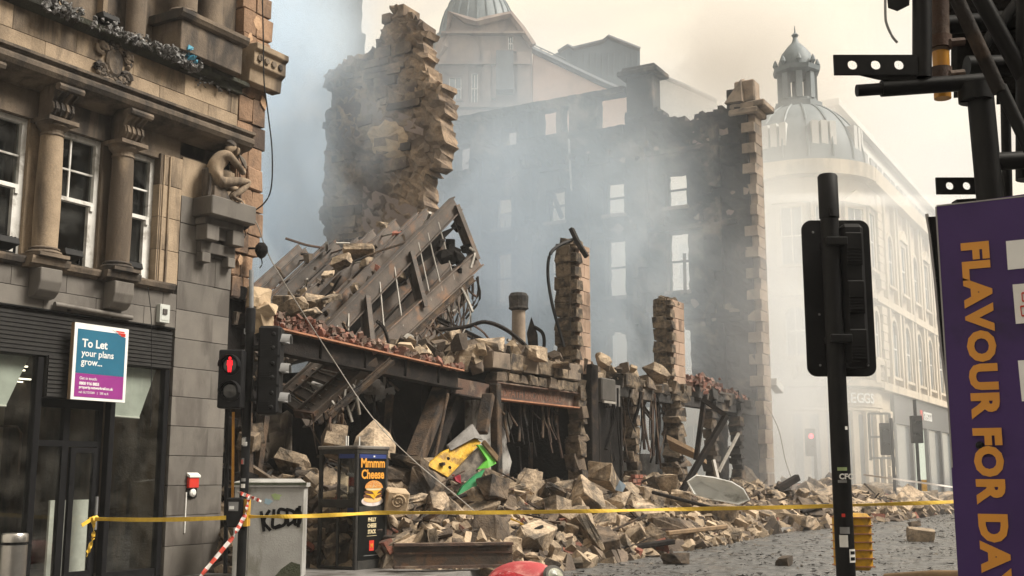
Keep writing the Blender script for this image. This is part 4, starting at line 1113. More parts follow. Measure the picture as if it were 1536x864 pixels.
for x in (-.4, .35): obj('bracket', MB().box(x - .012, x + .012, 0, .1, .0, .05), 'black_metal', tl)
ab = thing('alarm_box', 'cream alarm box high on the wall beside the grey pier', 'alarm box', (11.85, F - .06, 3.83))
obj('case', MB().box(-.095, .095, -.07, .06, 0, .27).box(-.075, .075, -.075, -.0701, .03, .24), 'blind', ab, .008)
obj('lamp', MB().box(-.05, .03, -.09, -.076, .12, .2), 'granite_dark', ab)
rc = thing('fire_alarm', 'smashed red fire alarm with white cap on the grey pier', 'alarm', (12.62, F - .05, 1.36))
obj('cap', MB().prism([(-.11, 0, .22), (-.11, -.07, .2), (-.11, -.07, .23), (-.11, 0, .27)], (.22, 0, 0)), 'paper_white', rc)
obj('case', MB().box(-.1, .1, -.055, .01, .04, .2), 'ad_red', rc, .01)
obj('sounder', MB().lathe([(.055, 0), (.06, .03), (.03, .05), (0, .05)], (0, 0, 0), 12), 'paper_white', rc, loc=(0, -.01, -.03), rot=(math.pi/2, 0, 0))
obj('backplate', MB().box(-.1, .1, -.01, .012, -.1, .04), 'black_metal', rc)
obj('conduit', MB().box(-.115, -.1, -.012, .012, -.62, -.02), 'paper_white', rc)
# sale board
sg = thing('to_let_board', 'white framed teal and purple to-let board fixed over the shop door', 'sign', (10.66, F - .2, 3.12))
obj('board', MB().box(-.46, .46, 0, .06, -.52, .52), 'wood', sg)
obj('face', MB().box(-.46, .46, -.012, -.001, -.52, .52), 'sign_white', sg)
obj('teal_panel', MB().box(-.41, .41, -.016, -.0125, -.16, .44), 'sign_teal', sg)
obj('purple_panel', MB().box(-.41, .41, -.016, -.0125, -.48, -.164), 'sign_purple', sg)
obj('emblem', MB().prism([(.16, -.017, .49), (.41, -.017, .5), (.41, -.017, .39), (.3, -.017, .42)], (0, .004, 0)), 'sign_white', sg)
for a, b, c_, d in ((.22, .475, .38, .455), (.26, .45, .4, .425), (.3, .43, .4, .402)):
    obj('emblem_arrow', MB().prism([(a, -.019, b), (c_, -.019, b), (c_, -.019, d), (a + .03, -.019, d)], (0, .0015, 0)), 'ad_red', sg)
text('To Let', .155, 'sign_white', sg, (-.33, -.0175, .2), None, .001, .004)
text('your plans', .13, 'sign_white', sg, (-.33, -.0175, .075), None, .001, .0015)
text('grow...', .13, 'sign_white', sg, (-.33, -.0175, -.045), None, .001, .0015)
text('Get in touch:', .055, 'sign_white', sg, (-.34, -.0175, -.245), None, .0008, .0005)
text('0800 916 8855', .055, 'sign_white', sg, (-.34, -.0175, -.315), None, .0008, .002)
text('property.networkrail.co.uk', .052, 'sign_white', sg, (-.34, -.0175, -.365), None, .0008, .0015, sx=1.0)
text('ref: GL/12/3201   |   205 sq ft', .042, 'sign_white', sg, (-.34, -.0175, -.43), None, .0008, .0003)

# ---------------- carved crouching figure
def skin_figure(name, nodes, edges, m, parent=None, root=0, sub=2):
    me = bpy.data.meshes.new(name)
    me.from_pydata([n[0] for n in nodes], edges, [])
    o = bpy.data.objects.new(name, me); COL.objects.link(o)
    md = o.modifiers.new('skin', 'SKIN'); md.use_smooth_shade = True
    sk = me.skin_vertices[0].data
    for i, n in enumerate(nodes):
        r0 = n[1]; sk[i].radius = (r0, r0) if isinstance(r0, (int, float)) else r0
        sk[i].use_root = (i == root)
    s2 = o.modifiers.new('sub', 'SUBSURF'); s2.levels = sub; s2.render_levels = sub
    dg = bpy.context.evaluated_depsgraph_get()
    me2 = bpy.data.meshes.new_from_object(o.evaluated_get(dg))
    bpy.data.objects.remove(o); bpy.data.meshes.remove(me)
    me2.polygons.foreach_set('use_smooth', [True] * len(me2.polygons))
    return put(name, me2, m, parent)
st = thing('carved_figure', 'weathered stone figure crouching on the bracket with head bowed under the cornice', 'statue', (12.78, F - .3, 5.86))
st.scale = (1.1, 1.05, .92)
# x: along street, -y outward, z up; seen from its back-left, knees towards +x
N = [((-.18, .0, .30), .125),      # 0 pelvis
     ((-.22, .0, .46), .118), ((-.18, -.01, .62), .135), ((-.1, -.02, .78), .12), ((-.02, -.03, .86), .06), ((.06, -.05, .95), .085), ((.09, -.06, 1.02), .075),
     ((-.14, -.12, .27), .10), ((.14, -.17, .36), .08), ((.33, -.17, .40), .062), ((.2, -.16, .22), .06), ((.03, -.15, .06), .042), ((.08, -.16, .035), .036), ((.2, -.17, .03), .028),   # near leg
     ((-.13, .1, .26), .10), ((.16, .08, .3), .078), ((.33, .08, .3), .06), ((.24, .08, .14), .055), ((.16, .08, .05), .04), ((.3, .06, .03), .028),                     # far leg
     ((-.08, -.16, .76), .07), ((.06, -.21, .6), .056), ((.17, -.2, .5), .046), ((.24, -.14, .56), .038), ((.28, -.1, .6), .03),        # near arm bent forward
     ((-.05, .12, .78), .07), ((.14, .14, .84), .055), ((.26, .02, .92), .045), ((.2, -.04, 1.0), .036)]     # far arm raised to head
Ed = [(0,1),(1,2),(2,3),(3,4),(4,5),(5,6),(0,7),(7,8),(8,9),(9,10),(10,11),(11,12),(12,13),(0,14),(14,15),(15,16),(16,17),(17,18),(18,19),(3,20),(20,21),(21,22),(22,23),(23,24),(3,25),(25,26),(26,27),(27,28)]
bodyf = skin_figure('body', N, Ed, 'sandstone', st)
obj('hair', MB().lathe([(0, -.09), (.07, -.06), (.095, 0), (.07, .06), (0, .085)], (0, 0, 0), 12), 'sandstone_dark', st, smooth=True, loc=(.05, -.04, 1.0), rot=(.3, .5, 0))
obj('face', MB().hull([(.06, .05, -.02), (.06, -.05, -.02), (.1, 0, .0), (.0, .05, .05), (0, -.05, .05), (.02, .03, -.08), (.02, -.03, -.08), (.075, 0, -.05)]), 'sandstone', st, loc=(.12, -.07, .93))
obj('drape', MB().prism([(-.32, .02, .0), (-.2, -.02, .0), (-.17, -.02, .25), (-.26, .0, .55), (-.33, .03, .5)], (0, .12, 0)), 'sandstone_dark', st, .02)
for k in range(5):
    obj('drape_fold', MB().tube([(-.33 + k * .025, -.03, .0), (-.3 + k * .02, -.02, .2), (-.27 + k * .01, .0, .45 - k * .04)], .022, 6), 'sandstone_dark', st, smooth=True)
obj('shield', MB().lathe([(.12, 0), (.13, .02), (.05, .05), (0, .05)], (0, 0, 0), 14), 'sandstone_dark', st, smooth=True, loc=(.32, -.02, .78), rot=(1.2, .3, .4))
obj('rock_seat', MB().hull([(-.3, -.12, 0), (.0, -.14, 0), (.05, .15, 0), (-.3, .15, 0), (-.26, -.08, .2), (-.08, -.09, .22), (-.05, .12, .22), (-.26, .12, .2)]), 'sandstone_dark', st)

# ================================================================== COLLAPSED FRONT OF THE BURNT BUILDING
rd = random.Random(31)
VAR = []
for k in range(18):
    mb = MB().hull(rubble_shape(100 + k)); VAR.append((mb.v, mb.f))
VMESH = {}
def stone_mesh(k, m):
    if (k, m) not in VMESH:
        mb = MB().add(*VAR[k]); me = mb.mesh('stone', .02)
        bm = bmesh.new(); bm.from_mesh(me)
        bmesh.ops.subdivide_edges(bm, edges=[e for e in bm.edges if e.calc_length() > .16], cuts=1, use_grid_fill=True)
        bmesh.ops.triangulate(bm, faces=bm.faces)
        for v in bm.verts: v.co += v.normal * (noise.noise(v.co * 5.0 + Vector((k, 0, 0))) * .06 + random.uniform(-.012, .012))
        bm.to_mesh(me); bm.free(); add_mat(me, m); VMESH[(k, m)] = me
    return VMESH[(k, m)]
def stone(name, loc, size, m='rubble', k=0, rot=(0, 0, 0), parent=None):
    o = put(name, stone_mesh(k % 18, m), None, parent); o.location = loc
    o.scale = size if isinstance(size, (tuple, list)) else (size, size, size); o.rotation_euler = rot
    return o
def mass(mb, c, s, rot, k):
    vs, fs = VAR[k % 18]; r = Euler(rot).to_matrix(); c = Vector(c)
    n = len(mb.v); sx, sy, sz = s if isinstance(s, tuple) else (s, s, s)
    for v in vs:
        p = r @ Vector((v[0] * sx, v[1] * sy, v[2] * sz)); mb.v.append((c.x + p.x, c.y + p.y, c.z + p.z))
    mb.f += [tuple(i + n for i in q) for q in fs]
def rrot(r, a=math.pi): return (r.uniform(-a, a), r.uniform(-a, a), r.uniform(-3.14, 3.14))

def piece(px, py, D): return dep(px, py, D)

# --- the girders over the ground floor
g1 = thing('lintel_girder', 'long black steel girder with orange rusted top flange carrying brick debris', 'girder', (14.0, F, 0), worldspace=True)
gA, gB = Vector((13.75, F + .12, 3.88)), Vector((20.28, F + .12, 3.59))
up1 = (gB - gA).cross(Vector((0, 1, 0))).normalized(); up1 = up1 if up1.z > 0 else -up1
gd = (gB - gA).normalized()
obj('web', MB().bar(gA, gB, .03, .36, up1), 'steel_black', g1)
obj('top_flange', MB().bar(gA + up1 * .195, gB + up1 * .195, .34, .03, up1), 'rust_orange', g1)
obj('bottom_flange', MB().bar(gA - up1 * .195, gB - up1 * .195, .3, .03, up1), 'steel_black', g1)
for t in (.12, .3, .5, .7, .88):
    p = gA.lerp(gB, t) + Vector((0, -.02, 0)); obj('stiffener', MB().bar(p - up1 * .18, p + up1 * .18, .012, .1, (0, 1, 0)), 'steel_black', g1)
br_ = MB()
for k in range(1100):
    t = rd.random() ** .9; p = gA.lerp(gB, t); hgt = (.34 * max(0, 1 - t * 1.3) + .07) * (1.0 if t > .05 else .6)
    mass(br_, p + up1 * (.23 + rd.random() ** 1.6 * hgt) + Vector((0, rd.uniform(-.12, .5), 0)), rd.choice((.04, .06, .08, .1, .14)) * rd.uniform(.8, 1.3), rrot(rd), rd.randint(0, 17))
stuff(obj('brick_debris', br_, 'brick_mass'), 'loose red brick and mortar lying on the long black girder', 'rubble')
g2 = thing('short_girder', 'short brown girder stump between the long black girder and the stone ledge', 'girder', (21, F, 0), worldspace=True)
obj('web', MB().bar((20.2, F + .16, 3.47), (21.62, F + .16, 3.42), .04, .34), 'rust', g2)
obj('bottom_flange', MB().bar((20.2, F + .16, 3.28), (21.62, F + .16, 3.23), .24, .03), 'steel_black', g2)
g3 = thing('lettered_girder', 'rusty brown girder with raised maker lettering above the gutted shop', 'girder', (23.8, F, 0), worldspace=True)
obj('web', MB().box(21.66, 25.9, F + .08, F + .11, 3.29, 3.62), 'rust', g3)
obj('top_flange', MB().box(21.66, 25.9, F - .05, F + .24, 3.62, 3.65), 'rust', g3)
obj('bottom_flange', MB().box(21.66, 25.9, F - .07, F + .24, 3.255, 3.285), 'rust_orange', g3)
text('REDPATH BROWN & CO', .26, 'rust_letter', g3, (21.8, F + .076, 3.355), None, .004, .002, sx=1.1)
xk = 21.7
while xk < 25.7:
    wk_ = rd.uniform(.22, .6)
    block('stone', g3, (xk + wk_ / 2, F + .1 + rd.uniform(-.06, .06), 3.78), (wk_ - .02, .3, rd.uniform(.16, .27)), rd.choice(('core_stone', 'core_stone', 'rubble_dark')), rd.randint(0, 4), .09, (0, rd.uniform(-.08, .08), rd.uniform(-.1, .1)))
    xk += wk_
# --- stone ledge above it
le = thing('stone_ledge', 'broken brown stone ledge course above the lettered girder', 'ledge', (23, F, 3.9), worldspace=True)
x = 21.4
while x < 25.4:
    w = rd.uniform(.55, .95); h = .38 + rd.uniform(-.04, .05)
    block('stone', le, (x + w / 2, F + .2, 3.94 + h / 2), (w - .03, .55, h), 'core_stone' if rd.random() < .5 else 'quoin', rd.randint(0, 4), .05); x += w
# --- floor slab remains and dark ground floor
fl = thing('gutted_shop_interior', 'soot black inside of the gutted shops under the girders', 'shop interior', (22, F + 3, 0), worldspace=True)
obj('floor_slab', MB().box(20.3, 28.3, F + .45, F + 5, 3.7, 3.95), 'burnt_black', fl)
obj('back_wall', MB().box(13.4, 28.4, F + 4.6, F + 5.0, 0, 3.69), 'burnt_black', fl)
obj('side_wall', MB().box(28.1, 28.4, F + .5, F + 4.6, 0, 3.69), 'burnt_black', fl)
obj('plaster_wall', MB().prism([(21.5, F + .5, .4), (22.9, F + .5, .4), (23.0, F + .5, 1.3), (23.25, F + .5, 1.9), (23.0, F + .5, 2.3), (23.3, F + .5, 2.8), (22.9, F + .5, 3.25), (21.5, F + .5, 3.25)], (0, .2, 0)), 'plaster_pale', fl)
for k in range(26):
    x = rd.uniform(21.8, 25.6); l = rd.uniform(.2, 1.3); yy = F + rd.uniform(.2, .5)
    obj('hanging_lath', MB().tube(smooth_path([(x, yy, 3.3), (x + rd.uniform(-.1, .1), yy, 3.3 - l * .5), (x + rd.uniform(-.3, .3), yy - .1, 3.3 - l)], 3), rd.choice((.012, .02, .035)), 5), rd.choice(('wood_burnt', 'rust', 'steel_black')), fl)
for k in range(60):
    o = stone('fallen_debris', (rd.uniform(21.6, 25.7), F + rd.uniform(.3, 1.6), rd.uniform(.9, 1.5)), rd.uniform(.15, .55), rd.choice(('rubble_dark', 'rubble', 'core_stone', 'rubble_dark')), k, rrot(rd), fl); o.matrix_parent_inverse = Matrix.Translation(-fl.location)
obj('partition', MB().box(20.5, 20.75, F + 1.2, F + 4.6, 0, 3.69), 'burnt_black', fl)
obj('inner_beam', MB().ibeam((17.6, F + 2.9, 3.28), (20.4, F + 2.9, 3.2), .36, .2), 'rust', fl)
for k in range(9):
    c = Vector((rd.uniform(17.2, 19.6), F + rd.uniform(1.0, 1.9), rd.uniform(3.25, 3.5)))
    o = stone('hanging_concrete', c, (rd.uniform(.4, .9), rd.uniform(.3, .5), rd.uniform(.2, .4)), 'burnt_grey', k, (rd.uniform(-.3, .3), rd.uniform(-.3, .3), rd.uniform(-.5, .5)), fl); o.matrix_parent_inverse = Matrix.Translation(-fl.location)
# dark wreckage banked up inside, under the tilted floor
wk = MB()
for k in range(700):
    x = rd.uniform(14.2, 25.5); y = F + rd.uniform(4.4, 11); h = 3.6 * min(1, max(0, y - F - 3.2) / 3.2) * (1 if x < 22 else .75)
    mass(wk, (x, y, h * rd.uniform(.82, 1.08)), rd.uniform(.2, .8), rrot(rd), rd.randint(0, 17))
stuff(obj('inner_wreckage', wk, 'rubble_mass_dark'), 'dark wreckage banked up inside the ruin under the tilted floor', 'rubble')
wb = MB(); gx = frange(13.8, 26, .5); gy = frange(F + 3.2, F + 11, .5)
for x in gx:
    for y in gy: wb.v.append((x, y, .2 + 3.5 * min(1, max(0, y - F - 3.2) / 3.2) * (1 if x < 22 else .75) + .25 * noise.noise(Vector((x, y, 1)))))
wb.f += [(i*len(gy)+j, (i+1)*len(gy)+j, (i+1)*len(gy)+j+1, i*len(gy)+j+1) for i in range(len(gx)-1) for j in range(len(gy)-1)]
stuff(obj('inner_wreckage', wb, 'burnt_black'), 'ash bed under the wreckage inside the ruin', 'ash')
for k in range(16):
    x = rd.uniform(13.9, 27.8); yy = F + rd.uniform(.6, 4)
    obj('charred_post', MB().bar((x, yy, 0), (x + rd.uniform(-.5, .5), yy + rd.uniform(-.3, .3), rd.uniform(1.6, 3.5)), rd.uniform(.05, .16), rd.uniform(.05, .16)), 'wood_burnt' if k % 3 else 'burnt_black', fl)
for k in range(9):
    x = rd.uniform(16.5, 19.8)
    obj('hanging_lath', MB().tube([(x, F + 1.3, 3.3), (x + rd.uniform(-.2, .3), F + 1.2, 2.8), (x + rd.uniform(-.2, .7), F + 1.1, rd.uniform(1.8, 2.5))], .02, 5), 'steel_black', fl)
# --- charred timbers leaning under the girder end
def timber(label, a, b, w, h, m='wood_burnt', cat='timber', name='charred_timber', group=None, roll=None):
    o = tag(obj(name, MB().bar(a, b, w, h, roll or (0, 0, 1)), m, None, .02), label, cat, group); return o
timber('thick split timber leaning under the end of the black girder', piece(668, 572, 24.4), piece(618, 700, 22.9), .34, .3)
timber('charred black timber leaning behind the split timber', piece(690, 580, 24.8), piece(640, 705, 23.8), .22, .26, 'steel_black')
timber('burnt post hanging from the lettered girder beside the yellow panel', (21.62, F - .02, 3.6), (21.75, F + .0, 1.1), .2, .2)
timber('short burnt brace angled off the hanging post', piece(733, 592, 24.6), piece(722, 650, 24.2), .26, .16)
timber('thin grey pole leaning in front of the brick heap', piece(672, 590, 23.5), piece(652, 690, 23.0), .06, .06)
tag(obj('charred_beam', MB().ibeam(piece(655, 478, 26.5), piece(725, 512, 28), .12, .1), 'steel_black'), 'thin black beam lying over the debris behind the long girder', 'beam')
# --- rough masonry posts at the front of the ground floor
def rough_post(label, x, z0, z1, w=.36, d=.4, m='core_stone', y=F + .12, lean=0.0, name='masonry_post'):
    t = thing(name, label, 'post', (x, y, z0), worldspace=True); z = z0; i = 0
    while z < z1:
        h = rd.uniform(.12, .36); t_ = (z - z0)
        block('stone', t, (x + lean * t_ + rd.uniform(-.07, .07), y + rd.uniform(-.05, .05), z + h / 2), (w * rd.uniform(.65, 1.15), d * rd.uniform(.8, 1.1), h * rd.uniform(1, 1.25)), m if rd.random() < .6 else 'rubble_dark', rd.randint(0, 4), .11, (rd.uniform(-.12, .12), rd.uniform(-.15, .15), rd.uniform(-.3, .3)))
        z += h; i += 1
    return t
rough_post('charred rubble post at the end of the lettered girder', 25.88, .3, 3.9, .36)
rough_post('burnt masonry post below the far broken pier', 32.5, .3, 4.1, .75, .5)
rough_post('slim burnt masonry post beyond the black shop door', 29.3, .3, 3.9, .3)
rough_post('charred post standing near the bent tube frame', 35.6, .3, 3.9, .34, .4, 'burnt_wall')
rough_post('dark post next to the corner pier of the burnt building', 38.1, .3, 4.0, .4, .4, 'burnt_wall')
# --- the two standing piers of the first floor
def pier(label, x0, x1, z0, z1, d, seed):
    t = thing('broken_pier', label, 'pier', ((x0 + x1) / 2, F + d / 2, z0), worldspace=True); r = random.Random(seed); z = z0; i = 0
    obj('core', MB().box(x0 + .05, x1 - .08, F + .12, F + d - .06, z0, z1 - .1), 'core_stone', t)
    while z < z1:
        h = min(.36, z1 - z + .08)
        xs = [x0 + .24, (x0 + x1) / 2 + (.12 if i % 2 else -.12), x1]
        for a, b in zip(xs, xs[1:]):
            block('ashlar', t, ((a + b) / 2, F + .12, z + h / 2), (b - a - .012, .26, h - .014), 'pink_ashlar', r.randint(0, 4), .008)
        block('core_stone', t, (x0 + .15, F + .1 + r.uniform(0, .05), z + h * .3), (r.uniform(.26, .36), .36, h * .7), 'core_stone', r.randint(0, 4), .09)
        block('core_stone', t, (x0 + r.uniform(.1, .18), F + d - .2, z + h * .5), (r.uniform(.25, .36), .44, h * 1.0), 'core_stone', r.randint(0, 4), .09)
        block('core_stone', t, (x0 + r.uniform(.1, .18), F + d * .5, z + h * .8), (r.uniform(.2, .36), .3, h * .7), 'core_stone', r.randint(0, 4), .09)
        z += h; i += 1
    for k in range(5):
        block('core_stone', t, (r.uniform(x0 + .1, x1 - .2), F + r.uniform(.1, d - .1), z1 + r.uniform(-.05, .12)), (r.uniform(.2, .4), r.uniform(.2, .35), r.uniform(.14, .3)), 'core_stone', k, .1, rrot(r, .4))
    return t
pier('tall broken stone pier with pink dressed face and black cable looped over it', 25.6, 26.5, 4.15, 7.45, .52, 5)
pier('lower broken stone pier with pink dressed face nearer the corner', 32.0, 33.2, 4.2, 6.85, .52, 6)
tag(obj('burnt_timber', MB().bar(piece(857, 343, 28.6), piece(866, 362, 28.5), .14, .1).bar(piece(864, 360, 28.4), piece(880, 385, 28.2), .08, .12), 'steel_black'), 'charred metal scrap standing on top of the tall broken pier', 'scrap')
tag(obj('cable', MB().tube(smooth_path([piece(862, 358, 28.6), piece(836, 370, 28.2), piece(824, 385, 28.0), piece(822, 415, 28.0), piece(828, 455, 28.0), piece(838, 492, 28.2), piece(846, 520, 28.3)]), .045, 6), 'black_plastic', smooth=True), 'thick black cable looping down beside the tall broken pier', 'cable')
# --- iron column with capital
ic = thing('iron_column', 'sooty iron column with block capital standing behind the debris crest', 'column', (0, 0, 0), worldspace=True)
p0 = dep(778, 535, 33); ic.location = (p0.x, p0.y, p0.z - 1)
zt = dep(778, 440, 33).z
obj('shaft', MB().lathe([(.22, p0.z - 1), (.2, zt - .5)], (p0.x, p0.y, 0), 14), 'quoin', ic, smooth=True)
obj('capital', MB().lathe([(.2, zt - .52), (.3, zt - .46), (.28, zt - .4), (.3, zt - .1), (.24, zt)], (p0.x, p0.y, 0), 14), 'burnt_wall', ic)
# --- black shop post, door and shattered fittings right of the tall pier
sh = thing('burnt_shop_front', 'charred black shop front with tall post and dark glazed door', 'shop front', (27.2, F, 0), worldspace=True)
obj('post', MB().box(26.22, 26.62, F - .16, F + .1, .2, 4.42), 'steel_black', sh, .02)
obj('door', MB().box(26.95, 28.2, F + .0, F + .08, .3, 3.36), 'burnt_black', sh)
for x in (26.7, 26.84, 28.22): obj('door_post', MB().box(x, x + .09, F - .06, F + .1, .2, 3.45), 'steel_black', sh)
obj('sign_box', MB().box(26.65, 27.5, F - .25, F + .06, 3.5, 4.1), 'granite_dark', sh, .03)
obj('sign_lip', MB().box(26.66, 27.4, F - .3, F - .25, 3.44, 3.5), 'pale_metal', sh)
obj('dead_panel', MB().box(27.5, 28.2, F - .05, F + .06, 3.42, 4.0), 'burnt_grey', sh)
# --- far lintel beam
fb = thing('far_lintel_beam', 'grey soot stained beam over the far shop bays leading to the corner', 'beam', (34, F, 4), worldspace=True)
obj('beam', MB().box(28.3, 40.1, F, F + .35, 3.72, 4.02), 'burnt_wall', fb)
for k in range(24):
    x = 28.5 + k * .47 + rd.uniform(-.1, .1)
    block('stone', fb, (x, F + .15 + rd.uniform(-.1, .1), 4.14 + rd.uniform(-.05, .1)), (rd.uniform(.3, .7), .45, rd.uniform(.16, .4)), rd.choice(('core_stone', 'rubble_dark')) if x < 34 else 'burnt_wall', k % 4, .1, (rd.uniform(-.2, .2), rd.uniform(-.2, .2), rd.uniform(-.3, .3)))
obj('counter_panel', MB().box(33.6, 37, F + 2.6, F + 2.7, .3, 2.3), 'burnt_grey', fb)
# tilted board and bent tube frame
tag(obj('fallen_board', MB().prism([piece(1000, 652, 32), piece(1040, 672, 32.5), piece(1060, 690, 33.5), piece(1005, 668, 33.2)], (0, 0, -.12)), 'wood'), 'tilted brown board slid down inside the far shop bay', 'board')
tf = thing('bent_tube_frame', 'bent dark tube frame leaning out over the rubble by the corner pier', 'frame', piece(1020, 740, 31.0), worldspace=True)
for a, b, r0 in (((1053, 598, 31.5), (1089, 624, 31.5), .06), ((1089, 624, 31.5), (1020, 742, 30.5), .07), ((1056, 600, 31.8), (1044, 690, 31.8), .06), ((1070, 690, 31.3), (1082, 742, 31), .04), ((1108, 650, 34), (1078, 708, 33), .035), ((1042, 700, 31.8), (1030, 735, 31.8), .05)):
    obj('tube', MB().bar(piece(*a), piece(*b), r0 * 2, r0 * 2), 'steel_black' if r0 > .05 else 'pale_metal', tf)
dmb = MB()
for k in range(420):
    x = rd.uniform(33.8, 39.4); hh = .75 * max(0, 1 - abs(x - 35.4) / 4.2)
    mass(dmb, (x, F + rd.uniform(-.05, 1.0), 4.15 + rd.random() * hh), rd.uniform(.08, .26), rrot(rd), rd.randint(0, 17))
stuff(obj('brick_mound', dmb, 'brick_mass'), 'low mound of broken red brick on the far lintel beam', 'rubble')
cctv = thing('camera_box', 'small pale box camera on the corner pier of the burnt building', 'camera', (41.3, F - .3, 4.85))
obj('housing', MB().box(-.1, .75, -.16, .16, -.02, .28), 'pale_clad', cctv, .02, rot=(0, .3, 0)); obj('arm', MB().bar((-.3, .2, .1), (.1, 0, .1), .05, .05), 'black_metal', cctv)

# ================================================================== COLLAPSED STEEL FLOOR
sf = thing('collapsed_steel_frame', 'huge tilted grid of brown steel joists fallen from the upper floor', 'steel frame', dep(560, 640, 23.5), worldspace=True)
A0, A1 = dep(684, 306, 27.6), dep(462, 533, 23.6)
B0, B1 = dep(716, 388, 28.0), dep(452, 628, 22.8)
up_f = (A0 - A1).cross(B0 - A0).normalized()
sdir = (A1 - A0)
wdir = (dep(452, 380, 33.8) - A0)
nrm = sdir.cross(wdir).normalized()
if nrm.z < 0: nrm = -nrm
nab = sdir.cross(B0 - A0).normalized()
obj('main_beam', MB().ibeam(A0, A1, .40, .2, .03, (B0 - A0)), 'steel_brown', sf)
obj('main_beam', MB().ibeam(B0, B1, .42, .2, .03, (B0 - A0)), 'steel_brown', sf)
fwd = Vector((.866, .5, 0))
for k in range(5):
    o_ = fwd * (.9 + .7 * k) + Vector((0, 0, -.2)) + (B0 - A0) * (.15 + .16 * k)
    obj('joist', MB().ibeam(A0 + o_ + sdir * .12, A1 + o_, .3, .16, .025, (B0 - A0)), 'steel_brown', sf)
C0, C1 = B0 + (B0 - A0) * .22, B1 + (B0 - A0) * .2
obj('edge_angle', MB().ibeam(C0.lerp(C1, .06), C0.lerp(C1, .95), .14, .12, .02, (B0 - A0)), 'wood_burnt', sf)
for t in (.015, .36, .66, .9):
    obj('cross_beam', MB().ibeam(A0.lerp(A1, t), B0.lerp(B1, t), .26, .14, .02, nab), 'steel_brown', sf)
for t in (.14, .22, .29, .46, .56, .76, .83):
    a = A0.lerp(A1, t); b = B0.lerp(B1, t + .02)
    obj('tie_rod', MB().tube([a, b], .022, 6), 'pale_metal', sf)
for t in (.36, .66):
    for o_, p0_ in ((A0, A1), (B0, B1)):
        p = o_.lerp(p0_, t); obj('splice_plate', MB().obox(p, (.5, .5, .46), Matrix((sdir.normalized(), nab, sdir.normalized().cross(nab))).transposed()), 'steel_brown', sf) if False else None
for k in range(1, 10):
    t = k / 9.0
    T = A0 + wdir * t + nrm * rd.uniform(-.12, .12)
    e = rd.uniform(.72, 1.0)
    obj('joist', MB().ibeam(T + sdir * rd.uniform(-.02, .06), T + sdir * e, .26 + .06 * (k % 3 == 0), .15, .022, nrm), 'steel_brown', sf)
for t in (.12, .33, .58, .8):
    for k in range(0, 9):
        if rd.random() < .75:
            a = A0 + wdir * (k / 9.0) + sdir * t; b = A0 + wdir * ((k + 1) / 9.0) + sdir * t
            obj('tie_rod', MB().tube([a, b + nrm * rd.uniform(-.1, .1)], .025, 6), 'pale_metal' if rd.random() < .3 else 'rust', sf)
# sagging black sheet below the joists, standing in for shade in the gaps
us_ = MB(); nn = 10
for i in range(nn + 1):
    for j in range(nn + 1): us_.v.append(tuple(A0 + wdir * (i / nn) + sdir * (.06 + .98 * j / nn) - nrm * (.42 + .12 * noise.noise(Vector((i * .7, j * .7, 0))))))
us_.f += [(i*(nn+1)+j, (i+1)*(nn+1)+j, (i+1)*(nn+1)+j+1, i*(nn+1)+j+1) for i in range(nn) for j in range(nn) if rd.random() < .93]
obj('gap_shade_sheet', us_, 'burnt_black', sf)
for k in range(8):
    i = rd.randint(0, 8); t = rd.uniform(.1, .85)
    a = A0 + wdir * (i / 9.0 + .015) + sdir * t - nrm * .1
    u = wdir / 9.0 * .9; v = sdir * rd.uniform(.06, .16)
    obj('deck_plate', MB().prism([a, a + u, a + u + v + nrm * rd.uniform(-.2, .2), a + v], -nrm * .03), rd.choice(('burnt_black', 'rust', 'steel_brown', 'burnt_black')), sf)
for k in range(26):
    a = A0 + wdir * rd.uniform(.0, .95) + sdir * rd.uniform(.05, .95) + nrm * rd.uniform(-.15, .3)
    d = Vector((rd.uniform(-1, 1), rd.uniform(-1, 1), rd.uniform(-.6, .6))) * rd.uniform(.4, 1.3)
    obj('bent_bar', MB().tube([a, a + d * .5 + Vector((0, 0, rd.uniform(-.1, .1))), a + d], rd.uniform(.02, .05), 5), rd.choice(('rust', 'steel_black', 'pale_metal', 'wood_burnt')), sf)
# torn lath and reinforcement hanging off the raised corner
for k in range(52):
    t = rd.random(); a = C0.lerp(C1, t * .7) + Vector((0, 0, -.05)); l = rd.uniform(.3, 1.3) * (1 - t * .4)
    pts = [a, a + Vector((rd.uniform(-.12, .2), rd.uniform(-.12, .12), -l * .5)), a + Vector((rd.uniform(-.3, .3), rd.uniform(-.2, .2), -l))]
    obj('hanging_lath', MB().tube(smooth_path(pts, 3), rd.choice((.012, .02, .03)), 5), rd.choice(('rust', 'pale_metal', 'steel_brown', 'steel_black', 'wood_burnt')), sf)
obj('hanging_plate', MB().prism([piece(686, 400, 27.8), piece(702, 392, 27.8), piece(706, 432, 27.6), piece(692, 436, 27.6)], (.1, .1, 0)), 'steel_black', sf)
for a, b, c in (((682, 415), (697, 440), (709, 468)), ((656, 452), (672, 462), (680, 470)), ((705, 372), (712, 380), (706, 402)), ((672, 455), (664, 470), (668, 485))):
    obj('torn_strip', MB().tube(smooth_path([piece(*a, 27.4), piece(*b, 27.3), piece(*c, 27.2)], 4), .04, 5), 'pale_metal', sf)
for k in range(8):
    a = A0 + sdir * rd.uniform(.0, .2) + (B0 - A0) * rd.uniform(.1, .9) + nab * rd.uniform(-.2, .2)
    o = stone('black_lump', a, rd.uniform(.2, .45), 'burnt_black', k, rrot(rd), sf); o.matrix_parent_inverse = Matrix.Translation(-sf.location)  # black lumps between the main beams at the raised end
